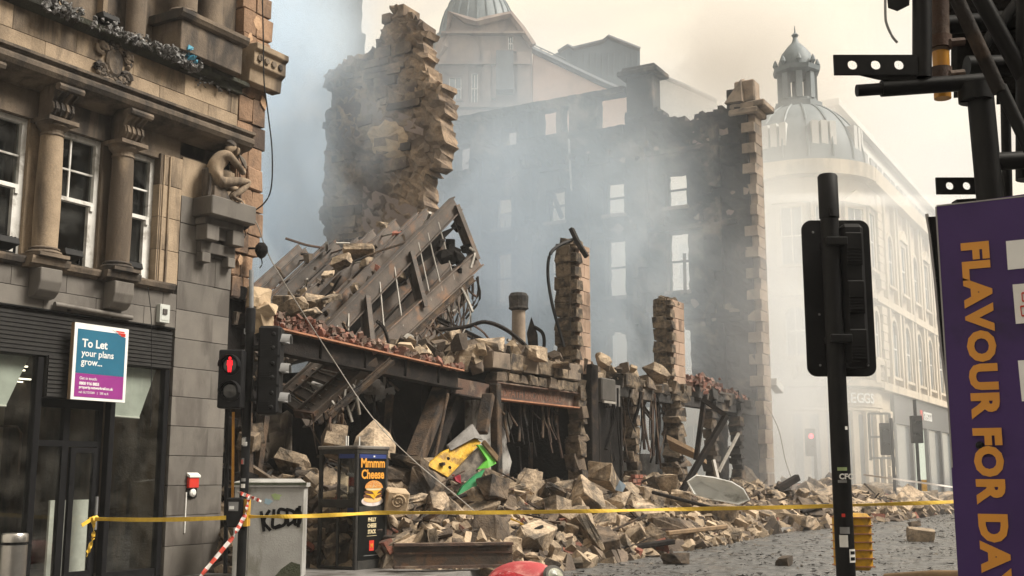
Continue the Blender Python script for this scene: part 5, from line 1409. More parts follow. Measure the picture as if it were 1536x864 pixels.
# second torn section of the same floor hanging below the long girder
hs = thing('hanging_steel_frame', 'torn section of brown steel joists hanging below the long black girder', 'steel frame', dep(470, 625, 21.2), worldspace=True)
H0, H1, K0, K1 = dep(556, 536, 21.6), dep(458, 622, 20.8), dep(500, 528, 21.8), dep(424, 596, 21.2)
hup = (K0 - H0).normalized()
obj('main_beam', MB().ibeam(H0, H1, .36, .18, .025, hup), 'steel_brown', hs)
obj('main_beam', MB().ibeam(K0, K1, .26, .16, .025, hup), 'steel_brown', hs)
G0, G1 = H0 - hup * .45, H1 - hup * .42
obj('edge_angle', MB().ibeam(G0, G1.lerp(G0, .05), .12, .1, .02, hup), 'wood_burnt', hs)
for t in (.2, .48, .8, .97):
    obj('cross_beam', MB().ibeam(H0.lerp(H1, t), K0.lerp(K1, t), .2, .1, .02, (H1 - H0).normalized()), 'steel_brown', hs)
for t in (.1, .33, .6, .7, .9):
    obj('tie_rod', MB().tube([H0.lerp(H1, t) + hup * .1, K0.lerp(K1, t + .03)], .018, 6), 'pale_metal', hs)
obj('deck_plate', MB().prism([H0.lerp(H1, .25) + hup * .2, H0.lerp(H1, .45) + hup * .2, K0.lerp(K1, .45) - hup * .1, K0.lerp(K1, .25) - hup * .1], (.1, .06, 0)), 'rust', hs)
obj('end_plate', MB().bar(H1 - hup * .2, H1 + hup * .22, .2, .04, (H1 - H0)), 'rust', hs)
for k in range(14):
    a = H0.lerp(H1, rd.uniform(.3, 1.0)) - hup * rd.uniform(.1, .5)
    obj('torn_strip', MB().tube(smooth_path([a, a + Vector((rd.uniform(-.1, .1), rd.uniform(-.1, .1), -.2)), a + Vector((rd.uniform(-.25, .2), rd.uniform(-.1, .1), rd.uniform(-.35, -.7)))], 3), rd.choice((.012, .02, .03)), 5), rd.choice(('rust', 'pale_metal', 'wood_burnt')), hs)
# masonry lying on the tilted floor
on_floor = [(540, 378, 27.6, .85, 'rubble', 'largest pale stone lump lying on the tilted steel joists'), (514, 392, 27.3, .6, 'rubble', 'pale broken stone beside the largest lump on the joists'), (556, 396, 27.2, .6, 'rubble', 'pale angular stone propped below the largest lump on the joists'),
            (492, 412, 26.4, .42, 'rubble', 'upright narrow pale stone wedged between tilted joists'), (573, 337, 28.8, .34, 'rubble', 'small pale stone near the top of the tilted joists'), (566, 405, 26.6, .5, 'brick', 'lump of broken red brickwork on the tilted joists'), (596, 350, 28.4, .4, 'brick', 'small red painted lump high on the tilted joists'),
            (440, 462, 24.6, .75, 'rubble', 'flat pale stone low on the tilted floor by the signal post'), (470, 452, 24.8, .55, 'rubble', 'orange tinged stone low on the tilted floor'), (495, 448, 24.8, .5, 'rubble', 'buff stone in a row low on the tilted floor'), (425, 450, 25, .5, 'rubble', 'pale stone beside the flat one low on the tilted floor'), (602, 418, 26.2, .4, 'rubble', 'pale stone caught between the two main beams'), (455, 478, 24, .8, 'rubble', 'long pale slab at the foot of the tilted floor')]
for k, (px, py, D, s, m, lab) in enumerate(on_floor):
    tag(stone('fallen_stone', dep(px, py, D), (s * .9, s * .7, s * .55), m, k + 3, rrot(rd, .5)), lab, 'stone', 'stones on the tilted steel floor')
fm = MB()
for k in range(240):
    p = A0 + wdir * rd.uniform(.05, 1) + sdir * (rd.uniform(.15, 1.08) if rd.random() < .4 else rd.uniform(.7, 1.12)) + nrm * rd.uniform(-.1, .16)
    mass(fm, p, rd.uniform(.06, .26), rrot(rd), rd.randint(0, 17))
stuff(obj('floor_debris', fm, 'rubble_mass_dark'), 'small dark rubble scattered over the tilted steel floor', 'rubble')
fm = MB()
for k in range(110):
    p = A0 + wdir * rd.uniform(.05, .9) + sdir * rd.uniform(.5, 1.1) + nrm * rd.uniform(-.05, .22)
    mass(fm, p, rd.uniform(.06, .24), rrot(rd), rd.randint(0, 17))
stuff(obj('floor_debris', fm, 'rubble_mass'), 'small buff rubble scattered low on the tilted steel floor', 'rubble')
# torn sheet and lamp hanging at the foot of the floor, behind the signal
sheet = MB(); n = 7
gp = [[dep(384 + 58 * i / n + (6 * math.sin(i * 1.7)), 618 + 72 * j / 5 + 4 * math.sin(i * 2 + j), 21.0 + .25 * math.sin(i * 1.1 + j * .7)) for i in range(n + 1)] for j in range(6)]
vsq = [p for r_ in gp for p in r_]; sheet.add(vsq, [(j*(n+1)+i, j*(n+1)+i+1, (j+1)*(n+1)+i+1, (j+1)*(n+1)+i) for j in range(5) for i in range(n)])
o = tag(obj('crumpled_sheet', sheet, 'pale_metal', smooth=True), 'crumpled grey brown metal sheet hanging behind the traffic signal', 'metal sheet')
o.modifiers.new('thick', 'SOLIDIFY').thickness = .03
MATS['pale_metal_dirty'] = mat('sheet_dirty', (.2, .17, .135), (.12, .1, .08), scale=2.5, rough=.75, bump=.3, bscale=6, soot=(.04, .033, .03), soot_amt=.42, soot_scale=2)
add_mat(o.data, 'sheet_dirty')
tag(obj('amber_lamp_cover', MB().hull([dep(434, 588, 22), dep(448, 582, 22), dep(455, 598, 22), dep(443, 612, 22), dep(436, 604, 22), dep(436, 592, 22.3), dep(450, 600, 22.3)]), 'amber'), 'scorched amber plastic cover stuck in the wreckage beside the signal', 'lamp cover')

# crest of debris along the first floor edge
cm, cd = MB(), MB()
for k in range(520):
    x = rd.uniform(18.8, 33.0); t = rd.random()
    zc = 3.95 + (.55 if 19 < x < 25 else .3) * rd.random() ** 1.4 + (.35 if 25 < x < 31.5 else 0) * rd.random()
    yy = F + rd.uniform(.05, 1.7)
    mass(cm if rd.random() < .62 else cd, (x, yy, zc), rd.uniform(.1, .4), rrot(rd), rd.randint(0, 17))
stuff(obj('crest_rubble', cm, 'rubble_mass'), 'buff rubble heaped along the broken first floor edge', 'rubble')
stuff(obj('crest_rubble', cd, 'rubble_mass_dark'), 'dark rubble heaped along the broken first floor edge', 'rubble')
for k, (px, py, D, s, lab) in enumerate(((698, 535, 25.2, .7, 'pale stone block on the debris crest right of the long girder'), (672, 508, 26, .8, 'flat pale slab on the debris crest behind the long girder'), (730, 520, 26, .7, 'buff block on the debris crest before the iron column'), (790, 530, 26.6, .7, 'jagged stone stub on the debris crest beside the tall pier'), (842, 548, 27.6, .5, 'pale stone at the foot of the tall pier'), (905, 542, 29, .5, 'white edged stone on the debris crest beyond the tall pier'), (985, 560, 31, .6, 'pale stone overhanging the far shop bay'))):
    tag(stone('fallen_stone', dep(px, py, D), (s * 1.2, s, s * .7), 'rubble', k + 5, rrot(rd, .4)), lab, 'stone', 'stones on the first floor debris crest')
# pipes, bars and cables sticking out of it
for nm, pts, r0, m, lab in (
    ('bent_pipe', [(655, 495, 26), (700, 490, 26), (728, 483, 26), (760, 495, 26.3), (790, 520, 26.5), (804, 540, 26.6)], .05, 'steel_black', 'bent black pipe arching over the debris crest towards the tall pier'),
    ('steel_bar', [(710, 508, 26.2), (690, 540, 25.6)], .06, 'steel_black', 'short black bar leaning on the debris crest'),
    ('steel_bar', [(672, 480, 27), (680, 512, 26.5)], .05, 'steel_black', 'upright black bar behind the long girder'),
    ('bent_pipe', [(801, 490, 29), (814, 500, 29), (816, 520, 29), (810, 540, 29)], .05, 'steel_black', 'short curved black pipe left of the tall pier')):
    tag(obj(nm, MB().tube(smooth_path([piece(*q) for q in pts], 5) if len(pts) > 2 else [piece(*q) for q in pts], r0, 6), m), lab, 'pipe' if 'pipe' in nm else 'bar')
for k in range(34):
    x = rd.uniform(19, 24.5); p = Vector((x, F + rd.uniform(.3, 2.2), 4.0 + rd.uniform(0, .5)))
    if k == 0: tl_ = thing('tangled_laths', 'tangle of bent laths and wires sticking out of the debris crest', 'wreckage', p, worldspace=True)
    d = Vector((rd.uniform(-.6, .6), rd.uniform(-.3, .3), rd.uniform(-.1, .8)))
    obj('lath', MB().tube(smooth_path([p, p + d * .6, p + d + Vector((rd.uniform(-.2, .2), 0, -.1))], 3), rd.choice((.015, .025, .04)), 5), rd.choice(('rust', 'steel_black', 'pale_metal', 'wood_burnt')), tl_)
tag(obj('charred_sheet', MB().prism([dep(797, 475, 30), dep(806, 500, 30), dep(808, 540, 30), dep(795, 540, 30), dep(790, 500, 30)], (.2, .1, 0)), 'steel_black'), 'charred upright panel behind the debris crest', 'panel')
for k in range(60):
    x = rd.uniform(27.4, 33.5)
    if k == 0: tl2 = thing('hanging_wreckage', 'dark laths and wires dangling below the debris beyond the black shop door', 'wreckage', (29, F, 3.8), worldspace=True)
    p = Vector((x, F + rd.uniform(-.2, .8), 3.9)); l = rd.uniform(.4, 2.2)
    obj('lath', MB().tube(smooth_path([p, p + Vector((rd.uniform(-.2, .2), 0, -l * .5)), p + Vector((rd.uniform(-.4, .4), rd.uniform(-.2, .2), -l))], 3), rd.choice((.02, .03, .05)), 5), rd.choice(('rust', 'steel_black', 'burnt_black', 'wood_burnt')), tl2)

# ================================================================== RUBBLE IN THE STREET
def lerp_tab(tab, x):
    if x <= tab[0][0]: return tab[0][1]
    for (a, b), (c, d) in zip(tab, tab[1:]):
        if x <= c: return b + (d - b) * (x - a) / (c - a)
    return tab[-1][1]
NEAR = [(12, 13.2), (13.3, 12.6), (14.4, 12.25), (15.0, 11.9), (15.25, 10.7), (15.7, 9.8), (16.4, 9.4), (20.7, 9.45), (26, 9.5), (31, 9.9), (42, 8.9), (56, 8.4), (62, 8.4)]
RIDGE = [(12, .1), (13.3, .5), (15, 1.35), (18, 1.5), (21, 1.35), (24, 1.0), (27, 1.15), (32, 1.05), (38, .95), (44, 1.0), (50, .75), (58, .3), (62, .05)]
def pile(x, y):
    n, r0 = lerp_tab(NEAR, x), lerp_tab(RIDGE, x)
    if y < n - .3 or x < 13.35: return -.3
    if x < 41.2:
        t = (y - n) / (F - .3 - n); h = r0 * max(0, min(1, t)) ** .85
        if y > F + 1: h = max(.25, r0 - (y - F - 1) * .25)
    else:
        c = n + 2.9; t = 1 - abs(y - c) / 3.2; h = r0 * max(0, t) ** .8
    return h + .12 * noise.noise(Vector((x * .9, y * .9, 0))) + .04 * (1 if h > .1 else 0)
hp = MB(); xs = frange(12.4, 61, .22); ys = frange(8.0, 17.6, .22)
for x in xs:
    for y in ys:
        z = pile(x, y); hp.v.append((x, y, z + .1 * noise.noise(Vector((x * 3, y * 3, 4))) if z > 0 else -.12))
ny = len(ys)
hp.f += [(i*ny+j, (i+1)*ny+j, (i+1)*ny+j+1, i*ny+j+1) for i in range(len(xs)-1) for j in range(ny-1)]
stuff(obj('rubble_bed', hp, 'dirt'), 'bed of dust and small debris under the street rubble', 'rubble')
rd = random.Random(77)
placed = []
def zone(x):
    if x < 17.5: return 'broken buff sandstone block in the heap around the phone kiosk', 'sandstone blocks around the kiosk'
    if x < 22.5: return 'broken buff sandstone block in the heap below the yellow and green panel', 'sandstone blocks below the yellow panel'
    if x < 29: return 'broken buff sandstone block in the heap before the tall broken pier', 'sandstone blocks before the tall pier'
    if x < 42: return 'broken buff sandstone block in the heap before the corner pier and white sheet', 'sandstone blocks before the corner pier'
    return 'broken buff sandstone block in the low heap across the side street', 'sandstone blocks across the side street'
def in_kiosk_view(x, y):
    d = .866 * x + .5 * y; px = 768 + FPX * (.5 * x - .866 * y) / d
    return 462 < px < 622 and d < 19.6
tries = 0; NBIG = 290
while len(placed) < NBIG and tries < 20000:
    tries += 1
    x = 13.6 + (rd.random() ** 1.8) * 42; n = lerp_tab(NEAR, x)
    y = n + rd.random() * ((F + .5 if x < 41 else n + 5) - n)
    if 13.8 < x < 15.5 and 10.7 < y < 12.3 or x < 14.2 and y < 12.2: continue
    if 16.2 < x < 20.2 and y > 12.3: continue
    if in_kiosk_view(x, y): continue
    s = rd.choice((.28, .33, .38, .44, .52, .6, .68)) * rd.uniform(.85, 1.15) * (1 + max(0, x - 26) * .012)
    if any((x - a) ** 2 + (y - b) ** 2 < ((s + c) * .30) ** 2 for a, b, c in placed): continue
    placed.append((x, y, s)); k = len(placed)
    lab, grp = zone(x)
    m = 'rubble' if rd.random() < .78 else 'rubble_dark'
    if m == 'rubble_dark': lab = lab.replace('buff sandstone', 'soot dark stone')
    o = stone('stone_block', (x, y, pile(x, y) + s * rd.uniform(.2, .4)), (s * rd.uniform(1, 1.5), s * rd.uniform(.8, 1.1), s * rd.uniform(.7, 1.1)), m, rd.randint(0, 17), (rd.gauss(0, .45), rd.gauss(0, .45), rd.uniform(-3.14, 3.14)))
    t_ = (y - n) / 3.2
    pos = 'at the road edge of' if t_ < .36 else 'halfway up' if t_ < .72 else 'at the back of'
    siz = 'Large' if s > .5 else 'Small'
    lab = lab.replace('broken ', siz.lower() + ' ', 1).replace(' in the heap', ' ' + pos + ' the heap').replace(' in the low heap', ' ' + pos + ' the low heap').replace('sandstone block', 'block').replace('dark stone', 'dark').replace(' and green panel', ' panel').replace(' and white sheet', '').replace(' tall broken pier', ' tall pier')
    tag(o, lab, 'stone', siz + ' ' + grp + ' ' + pos.split(' of')[0] + (', sooty' if m == 'rubble_dark' else ''))
sm, sd, sb = MB(), MB(), MB()
for k in range(12500):
    x = 13.2 + rd.random() ** 1.35 * 46; n = lerp_tab(NEAR, x)
    y = n - .35 + rd.random() ** 1.1 * ((F + 2.2 if x < 41 else n + 6) - n)
    if x < 14.0 and y < 12.0: continue
    if y < n and rd.random() < .5: continue
    if in_kiosk_view(x, y) and .866 * x + .5 * y < 18.7 and not x > 15.1: continue
    s = rd.choice((.08, .12, .16, .2, .26, .32, .4 if x > 28 else .3, .5 if x > 30 else .2)) * rd.uniform(.8, 1.2)
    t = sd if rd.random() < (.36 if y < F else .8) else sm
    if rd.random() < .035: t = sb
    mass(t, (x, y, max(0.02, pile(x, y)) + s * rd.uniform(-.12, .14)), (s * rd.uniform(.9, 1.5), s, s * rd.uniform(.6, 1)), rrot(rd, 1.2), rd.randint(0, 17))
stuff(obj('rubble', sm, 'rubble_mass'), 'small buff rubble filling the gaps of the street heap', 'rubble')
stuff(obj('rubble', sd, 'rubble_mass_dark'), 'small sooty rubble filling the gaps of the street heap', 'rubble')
stuff(obj('rubble', sb, 'brick'), 'scattered broken red bricks in the street heap', 'rubble')
# splintered timber, laths and scrap mixed into the heap
tm_, tp_ = MB(), MB()
for k in range(420):
    x = 13.8 + rd.random() ** 1.3 * 40; n = lerp_tab(NEAR, x); y = n + rd.random() * (F + .8 - n)
    if in_kiosk_view(x, y): continue
    z = max(0.02, pile(x, y)) + rd.uniform(.02, .3); l = rd.choice((.3, .5, .8, 1.3)) * rd.uniform(.7, 1.2); a = rd.uniform(0, 6.28); e = rd.gauss(0, .3)
    d = Vector((math.cos(a) * math.cos(e), math.sin(a) * math.cos(e), math.sin(e))) * l / 2; c = Vector((x, y, z))
    (tm_ if rd.random() < .7 else tp_).bar(c - d, c + d, rd.uniform(.02, .09), rd.uniform(.015, .06))
stuff(obj('timber_debris', tm_, 'wood_burnt'), 'charred laths and splintered timber strewn through the street heap', 'debris')
stuff(obj('metal_debris', tp_, 'rust'), 'rusty bars and scrap strewn through the street heap', 'debris')
# special stones
def big(px, py, D, size, lab, m='rubble', k=0, rot=None):
    return tag(stone('stone_block', dep(px, py, D), size, m, k, rot or rrot(rd, .5)), lab, 'stone')
tag(obj('stone_block', MB().hull([dep(a, b, c) for a, b, c in ((530, 668, 21.2), (534, 655, 21.3), (562, 628, 21.6), (585, 650, 21.4), (594, 668, 21.2), (560, 678, 20.9), (592, 690, 21.2), (532, 690, 21.2), (566, 634, 22.1), (548, 680, 22.2), (588, 680, 22.2))]), 'rubble'), 'large pyramid shaped stone block behind the phone kiosk', 'stone')
big(500, 662, 21.0, (.75, .55, .55), 'angular stone block left behind the kiosk roof', k=7, rot=(.2, .4, .9))
big(640, 730, 20.6, (1.3, .8, .7), 'large rough dark block lying below the yellow panel', 'rubble_dark', 4, (.1, .15, .5))
big(738, 735, 20.8, (.5, .5, .95), 'dark upright slab of stone right of the green panel', 'rubble_dark', 9, (.3, .2, 1.2))
big(622, 700, 21.4, (1.2, .7, .5), 'charred block with white edge left of the yellow panel', 'rubble_dark', 6, (.05, .2, .3))
big(905, 718, 26.2, (1.5, .8, .5), 'long dressed stone lying flat before the black shop door', 'rubble', 1, (.1, .25, .3))
big(1381, 810, 0, (.5, .4, .34), 'lone stone block on the wet road before the purple board') if False else None
for px, py, s, lab in ((1381, 812, .55, 'lone tan stone lying on the wet road below the far heap'), (1013, 846, .34, 'small dark cube of stone alone on the road before the heap'), (1178, 848, .28, 'small stone on the road left of the yellow box'), (1372, 790, .3, 'small flat stone on the road beyond the lone tan stone'), (1200, 795, .95, 'large flat dressed block at the road edge of the heap')):
    p = onZ(px, py, 0.0); tag(stone('stone_block', (p.x, p.y, s * .26), (s * 1.2, s, s * .8), 'rubble' if s > .4 else 'rubble_dark', int(px) % 18, (.1, .12, px)), lab, 'stone')
# carved volute block
vb = thing('carved_stone', 'carved block with a spiral volute lying beside the phone kiosk', 'stone', dep(594, 752, 18.9), rot=(.25, .1, R(-40)))
vb.scale = (.62, .62, .62)
obj('block', MB().box(-.3, .3, -.2, .3, -.28, .3), 'rubble_carved', vb, .03)
obj('volute', MB().tube([(.2 * (1 - i / 30) * math.cos(i * .5), -.21, .05 + .2 * (1 - i / 30) * math.sin(i * .5)) for i in range(27)], .03, 6), 'rubble_carved', vb, smooth=True)
# timbers, channels and sheets among the rubble
ch_ = thing('steel_channel', 'heavy brown channel beam lying along the kerb in front of the heap', 'girder', (17.0, 10.2, .1), worldspace=True)
a, b = dep(590, 842, 17.9), dep(768, 846, 18.3)
a.z = b.z = .36
for off, hh, ww, m in ((0, .3, .05, 'steel_brown'), (.17, .04, .22, 'rust'), (-.17, .04, .22, 'rust'), (.04, .03, .1, 'rust')):
    obj('flange' if off else 'web', MB().bar(a + Vector((0, 0, off)), b + Vector((0, 0, off)), ww, hh), m, ch_)
def plank(lab, q0, q1, w, h, m='steel_black'):
    return timber(lab, piece(*q0), piece(*q1), w, h, m, 'plank', 'charred_plank')
plank('long charred plank slanting down from the white sheet', (978, 738, 27.5), (1070, 762, 27.2), .25, .08)
plank('black strip lying across the heap right of the volute stone', (610, 765, 20), (700, 742, 20.6), .1, .06)
plank('charred plank at the front edge of the heap', (900, 828, 22.6), (1010, 812, 23.4), .18, .1)
plank('dark flat board at the foot of the heap', (860, 840, 21.6), (905, 826, 22.4), .3, .05)
plank('black pipe angled up from the far heap', (1165, 735, 38), (1197, 716, 38.5), .2, .22)
plank('dark elbow pipe in the middle of the heap', (808, 785, 21.4), (836, 812, 21.2), .16, .16)
plank('black lid lying in the heap below the tape', (755, 790, 21), (795, 800, 21), .5, .12)
plank('narrow timber strip across the low heap', (1000, 800, 25), (1090, 790, 26), .12, .1, 'wood')
plank('charred strip on the far heap near the black pole', (1200, 768, 35), (1240, 756, 36), .2, .08)
wire = tag(obj('yellow_strip', MB().bar(piece(766, 778, 20.9), piece(786, 788, 20.9), .14, .04), 'sign_yellow'), 'bent bright yellow plastic strip lying in the heap', 'plastic strip')
# white sheet metal shell
ws = MB(); rim, cen = [(1030, 722), (1044, 712), (1070, 715), (1098, 722), (1116, 733), (1125, 750), (1108, 757), (1070, 750), (1040, 742)], (1080, 738)
inner = [dep(cen[0] + (a - cen[0]) * .8, cen[1] + (b - cen[1]) * .72 + 3, 29.75 + .12 * (i_ % 2)) for i_, (a, b) in enumerate(rim)]
outer = [dep(a, b, 29.4) for a, b in rim]; k = len(rim)
ws.add(outer + inner + [dep(*cen, 29.9)], [(i, (i+1) % k, k + (i+1) % k, k + i) for i in range(k)] + [(k + i, k + (i+1) % k, 2*k) for i in range(k)])
o = tag(obj('white_sheet', ws, 'white_sheet'), 'crumpled white sheet metal shell lying open on the heap', 'sheet metal'); o.modifiers.new('thick', 'SOLIDIFY').thickness = .03
# crumpled shop sign
cs = thing('crumpled_sign', 'torn shop sign with yellow and bright green panels thrown on the heap', 'sign', dep(690, 735, 21.3), worldspace=True)
def sheetp(nm, pts, m, th=(.06, .08, 0)): return obj(nm, MB().prism([dep(*q) for q in pts], th), m, cs, .006)
sheetp('yellow_panel', [(640, 698, 21.2), (664, 678, 21.5), (712, 654, 21.9), (722, 664, 21.8), (672, 716, 21.2)], 'sign_yellow')
sheetp('burnt_panel', [(672, 668, 21.65), (709, 636, 22.0), (725, 660, 21.8), (712, 657, 21.75), (676, 676, 21.5)], 'burnt_grey')
sheetp('scorched_panel', [(672, 718, 21.1), (722, 668, 21.6), (730, 690, 21.4), (706, 720, 21.1), (690, 724, 21.0)], 'sheet_dirty')
sheetp('green_panel', [(716, 667, 21.55), (724, 668, 21.55), (745, 695, 21.3), (733, 702, 21.2), (716, 704, 21.2), (731, 690, 21.3)], 'sign_green')
sheetp('green_panel', [(714, 712, 21.05), (728, 704, 21.1), (712, 735, 20.9), (686, 743, 20.8), (694, 730, 20.9)], 'sign_green_dark')
sheetp('crimson_panel', [(680, 712, 21.0), (691, 712, 21.0), (692, 726, 20.95), (684, 722, 20.95)], 'crimson')
sheetp('orange_edge', [(724, 665, 21.5), (746, 692, 21.25), (748, 684, 21.3), (728, 660, 21.5)], 'wood')
for k in range(3):
    a = (rd.uniform(648, 700), rd.uniform(676, 704))
    if abs((a[1] - 690) + (a[0] - 675) * .75) < 16: obj('scorch_mark', MB().lathe([(.035, 0), (.03, .01), (0, .012)], (0, 0, 0), 7), 'burnt_black', cs, loc=dep(a[0], a[1], 21.2), rot=(1.2, 0, -.5))
# red brick stub and blue tub
bs = thing('brick_stub', 'stub of red brick wall among charred debris beyond the black shop door', 'brick wall', (28.9, F - .2, .6), worldspace=True)
for r_ in range(6):
    for c in range(3):
        block('brick', bs, (28.5 + c * .26 + (.13 if r_ % 2 else 0) + rd.uniform(-.02, .02), F - .25, .95 + r_ * .12), (.24, .14, .1), 'brick', (r_ + c) % 4, .04)
tag(obj('grey_tub', MB().hull([dep(915, 733, 26.5), dep(927, 718, 26.8), dep(939, 728, 26.5), dep(934, 738, 26.2), dep(920, 724, 27), dep(936, 735, 27)]), 'grey_clad'), 'dented blue grey tub behind the long dressed stone', 'tub')
# flakes of char and grit on the wet road
fl_, gr_ = MB(), MB()
for k in range(22000):
    x = 9 + rd.random() ** 1.2 * 50; y = 1.5 + rd.random() * (lerp_tab(NEAR, x) - 1.2)
    d = noise.noise(Vector((x * .5, y * .5, 7))) + noise.noise(Vector((x * 1.6, y * 1.6, 2))) * .6
    if rd.random() > .45 + d: continue
    s = rd.choice((.012, .018, .025, .035, .05)) * rd.uniform(.7, 1.5); c = Vector((x, y, .01))
    t = fl_ if rd.random() < .82 else gr_
    p = [c + Vector((rd.uniform(-s, s), rd.uniform(-s, s), rd.uniform(0, s * .7))) for _ in range(4)]
    t.add(p, [(0, 1, 2), (0, 3, 1), (1, 3, 2), (2, 3, 0)])
stuff(obj('char_flakes', fl_, 'char_flakes'), 'black flakes of char strewn over the wet road', 'debris')
stuff(obj('grit', gr_, 'grit'), 'pale grit strewn over the wet road', 'debris')

# ================================================================== STREET FURNITURE NEAR THE SHOP
def base_at(px, D):
    p = dep(px, HZ, D); return Vector((p.x, p.y, 0))
class Loc:
    """camera-square local frame at a base point: x right, y away, z up"""
    def __init__(s, px, D): s.D = D; s.o = base_at(px, D); s.x0 = cf(px, HZ, D)[0]
    def __call__(s, px, py, dy=0.0):
        D = s.D + dy; a = cf(px, py, D); return Vector((a[0] - s.x0, dy, a[1]))
lo = Loc(367, 14.5)
ts = thing('pedestrian_signal', 'black signal post with a red man lit above the graffiti covered cabinet', 'traffic light', lo.o, rot=ROTC)
zt = lo(367, 462).z
obj('pole', MB().lathe([(.057, 0), (.057, zt - .3)], (0, 0, 0), 16), 'black_metal', ts, smooth=True)
obj('pole_cap', MB().lathe([(.064, zt - .32), (.064, zt - .01), (.05, zt)], (0, 0, 0), 16), 'black_plastic', ts, smooth=True)
h0, h1 = lo(334, 614), lo(373, 528)
hd = obj('signal_head', MB().box(h0.x, h1.x, -.3, -.1, h0.z, h1.z), 'black_plastic', ts, .015)
for py, m in ((551, 'lamp'), (589, 'dark')):
    c = lo(354, py)
    obj('lens_rim', MB().lathe([(.135, 0), (.135, .02), (.11, .025), (.108, .0)], (0, 0, 0), 24), 'black_metal', hd, loc=(c.x, -.3, c.z), rot=(math.pi/2, 0, 0))
    obj('hood', MB().lathe([(.135, 0), (.128, .12), (.122, .12), (.128, 0)], (0, 0, 0), 16, R(-10), R(190)), 'black_plastic', hd, loc=(c.x, -.31, c.z), rot=(math.pi/2, 0, 0))
    obj('lens', MB().lathe([(.11, 0), (.08, .015), (0, .02)], (0, 0, 0), 20), 'lens_dark', hd, loc=(c.x, -.303, c.z), rot=(math.pi/2, 0, 0))
    if m == 'lamp':
        man = MB().lathe([(.018, 0), (.018, .004)], (0, .085, 0), 10).prism([(-.03, .06, 0), (.03, .06, 0), (.036, -.005, 0), (.024, -.005, 0), (.02, -.09, 0), (.004, -.09, 0), (0, -.02, 0), (-.004, -.09, 0), (-.02, -.09, 0), (-.024, -.005, 0), (-.036, -.005, 0)], (0, 0, .004))
        obj('red_man', man, 'lamp_red', hd, loc=(c.x, -.326, c.z), rot=(math.pi/2, 0, 0))
v0, v1 = lo(386, 622), lo(424, 490)
vh = obj('vehicle_head', MB().box(v0.x, v1.x, -.12, .16, v0.z, v1.z), 'black_plastic', ts, .03)
dz = (v1.z - v0.z) / 3
for k in range(3):
    zc = v0.z + dz * (k + .5)
    obj('hood', MB().lathe([(.12, 0), (.11, .12), (.1, .12), (.11, 0)], (0, 0, 0), 14, 0, math.pi), 'hood_grey', vh, loc=(v1.x - .01, .02, zc - .02), rot=(math.pi/2, 0, math.pi/2))
    obj('hood_top', MB().hull([(0, -.1, .0), (0, .1, .0), (0, 0, .13), (.09, -.06, .0), (.09, .06, 0), (.09, 0, .07), (0, -.08, .09), (0, .08, .09)]), 'hood_grey', vh, loc=(v1.x - .005, .02, zc - .03))
    for q in (-.1, .08):
        obj('knob', MB().lathe([(.028, 0), (.03, .02), (.015, .03), (0, .03)], (0, 0, 0), 10), 'black_metal', vh, loc=(v0.x + .2, -.12, zc + q), rot=(math.pi/2, 0, 0))
    for q in range(4):
        obj('vent_rib', MB().box(v0.x + .04, v0.x + .17, -.13, -.121, zc - .12 + q * .03, zc - .108 + q * .03), 'black_metal', vh)
    obj('joint', MB().box(v0.x - .002, v1.x + .002, -.124, .164, zc + dz / 2 - .012, zc + dz / 2 - .004), 'black_metal', vh) if k < 2 else None
for py in (520, 600): obj('bracket', MB().box(-.03, v0.x + .01, -.03, .03, lo(0, py).z - .02, lo(0, py).z + .02), 'black_metal', ts)
a, b = lo(377, 405, .1), lo(377, 516, .1)
obj('steel_tube', MB().tube([a, b], .03, 10), 'grey_steel', ts, smooth=True)
obj('tube_clamp', MB().box(a.x - .05, a.x + .05, .04, .14, lo(0, 500).z, lo(0, 492).z), 'grey_steel', ts)
obj('yellow_conduit', MB().tube([lo(350, 618, .05), lo(349, 750, .05)], .018, 8), 'amber', ts)
obj('black_conduit', MB().tube([lo(341, 618, .1), lo(338, 860, .1)], .028, 8), 'black_metal', ts)
pb0, pb1 = lo(344, 790), lo(370, 746)
pbx = obj('push_button_box', MB().box(pb0.x, pb1.x, -.2, -.06, pb0.z, pb1.z), 'black_plastic', ts, .015)
obj('button_panel', MB().box(pb0.x + .03, pb0.x + .15, -.208, -.2005, pb0.z + .2, pb0.z + .31), 'hood_grey', pbx)
obj('instruction_plate', MB().box(pb0.x + .04, pb0.x + .1, -.213, -.2085, pb0.z + .22, pb0.z + .26), 'sign_white', pbx)
obj('yellow_side', MB().box(pb1.x + .001, pb1.x + .05, -.16, .02, pb0.z + .01, pb1.z - .02), 'yellow_plastic', pbx)
rd = random.Random(9)
for k in range(8):
    py = rd.uniform(650, 738)
    zc = lo(0, py).z; a0 = R(-130 + rd.uniform(-15, 15)); a1 = a0 + rd.uniform(.5, 1.0)
    obj('sticker', MB().lathe([(.0585, zc - rd.uniform(.015, .05)), (.0585, zc + rd.uniform(.01, .04))], (0, 0, 0), 6, a0, a1), rd.choice(('paper_white', 'spray_blue', 'paper_white', 'hood_grey', 'tape_red')), ts)
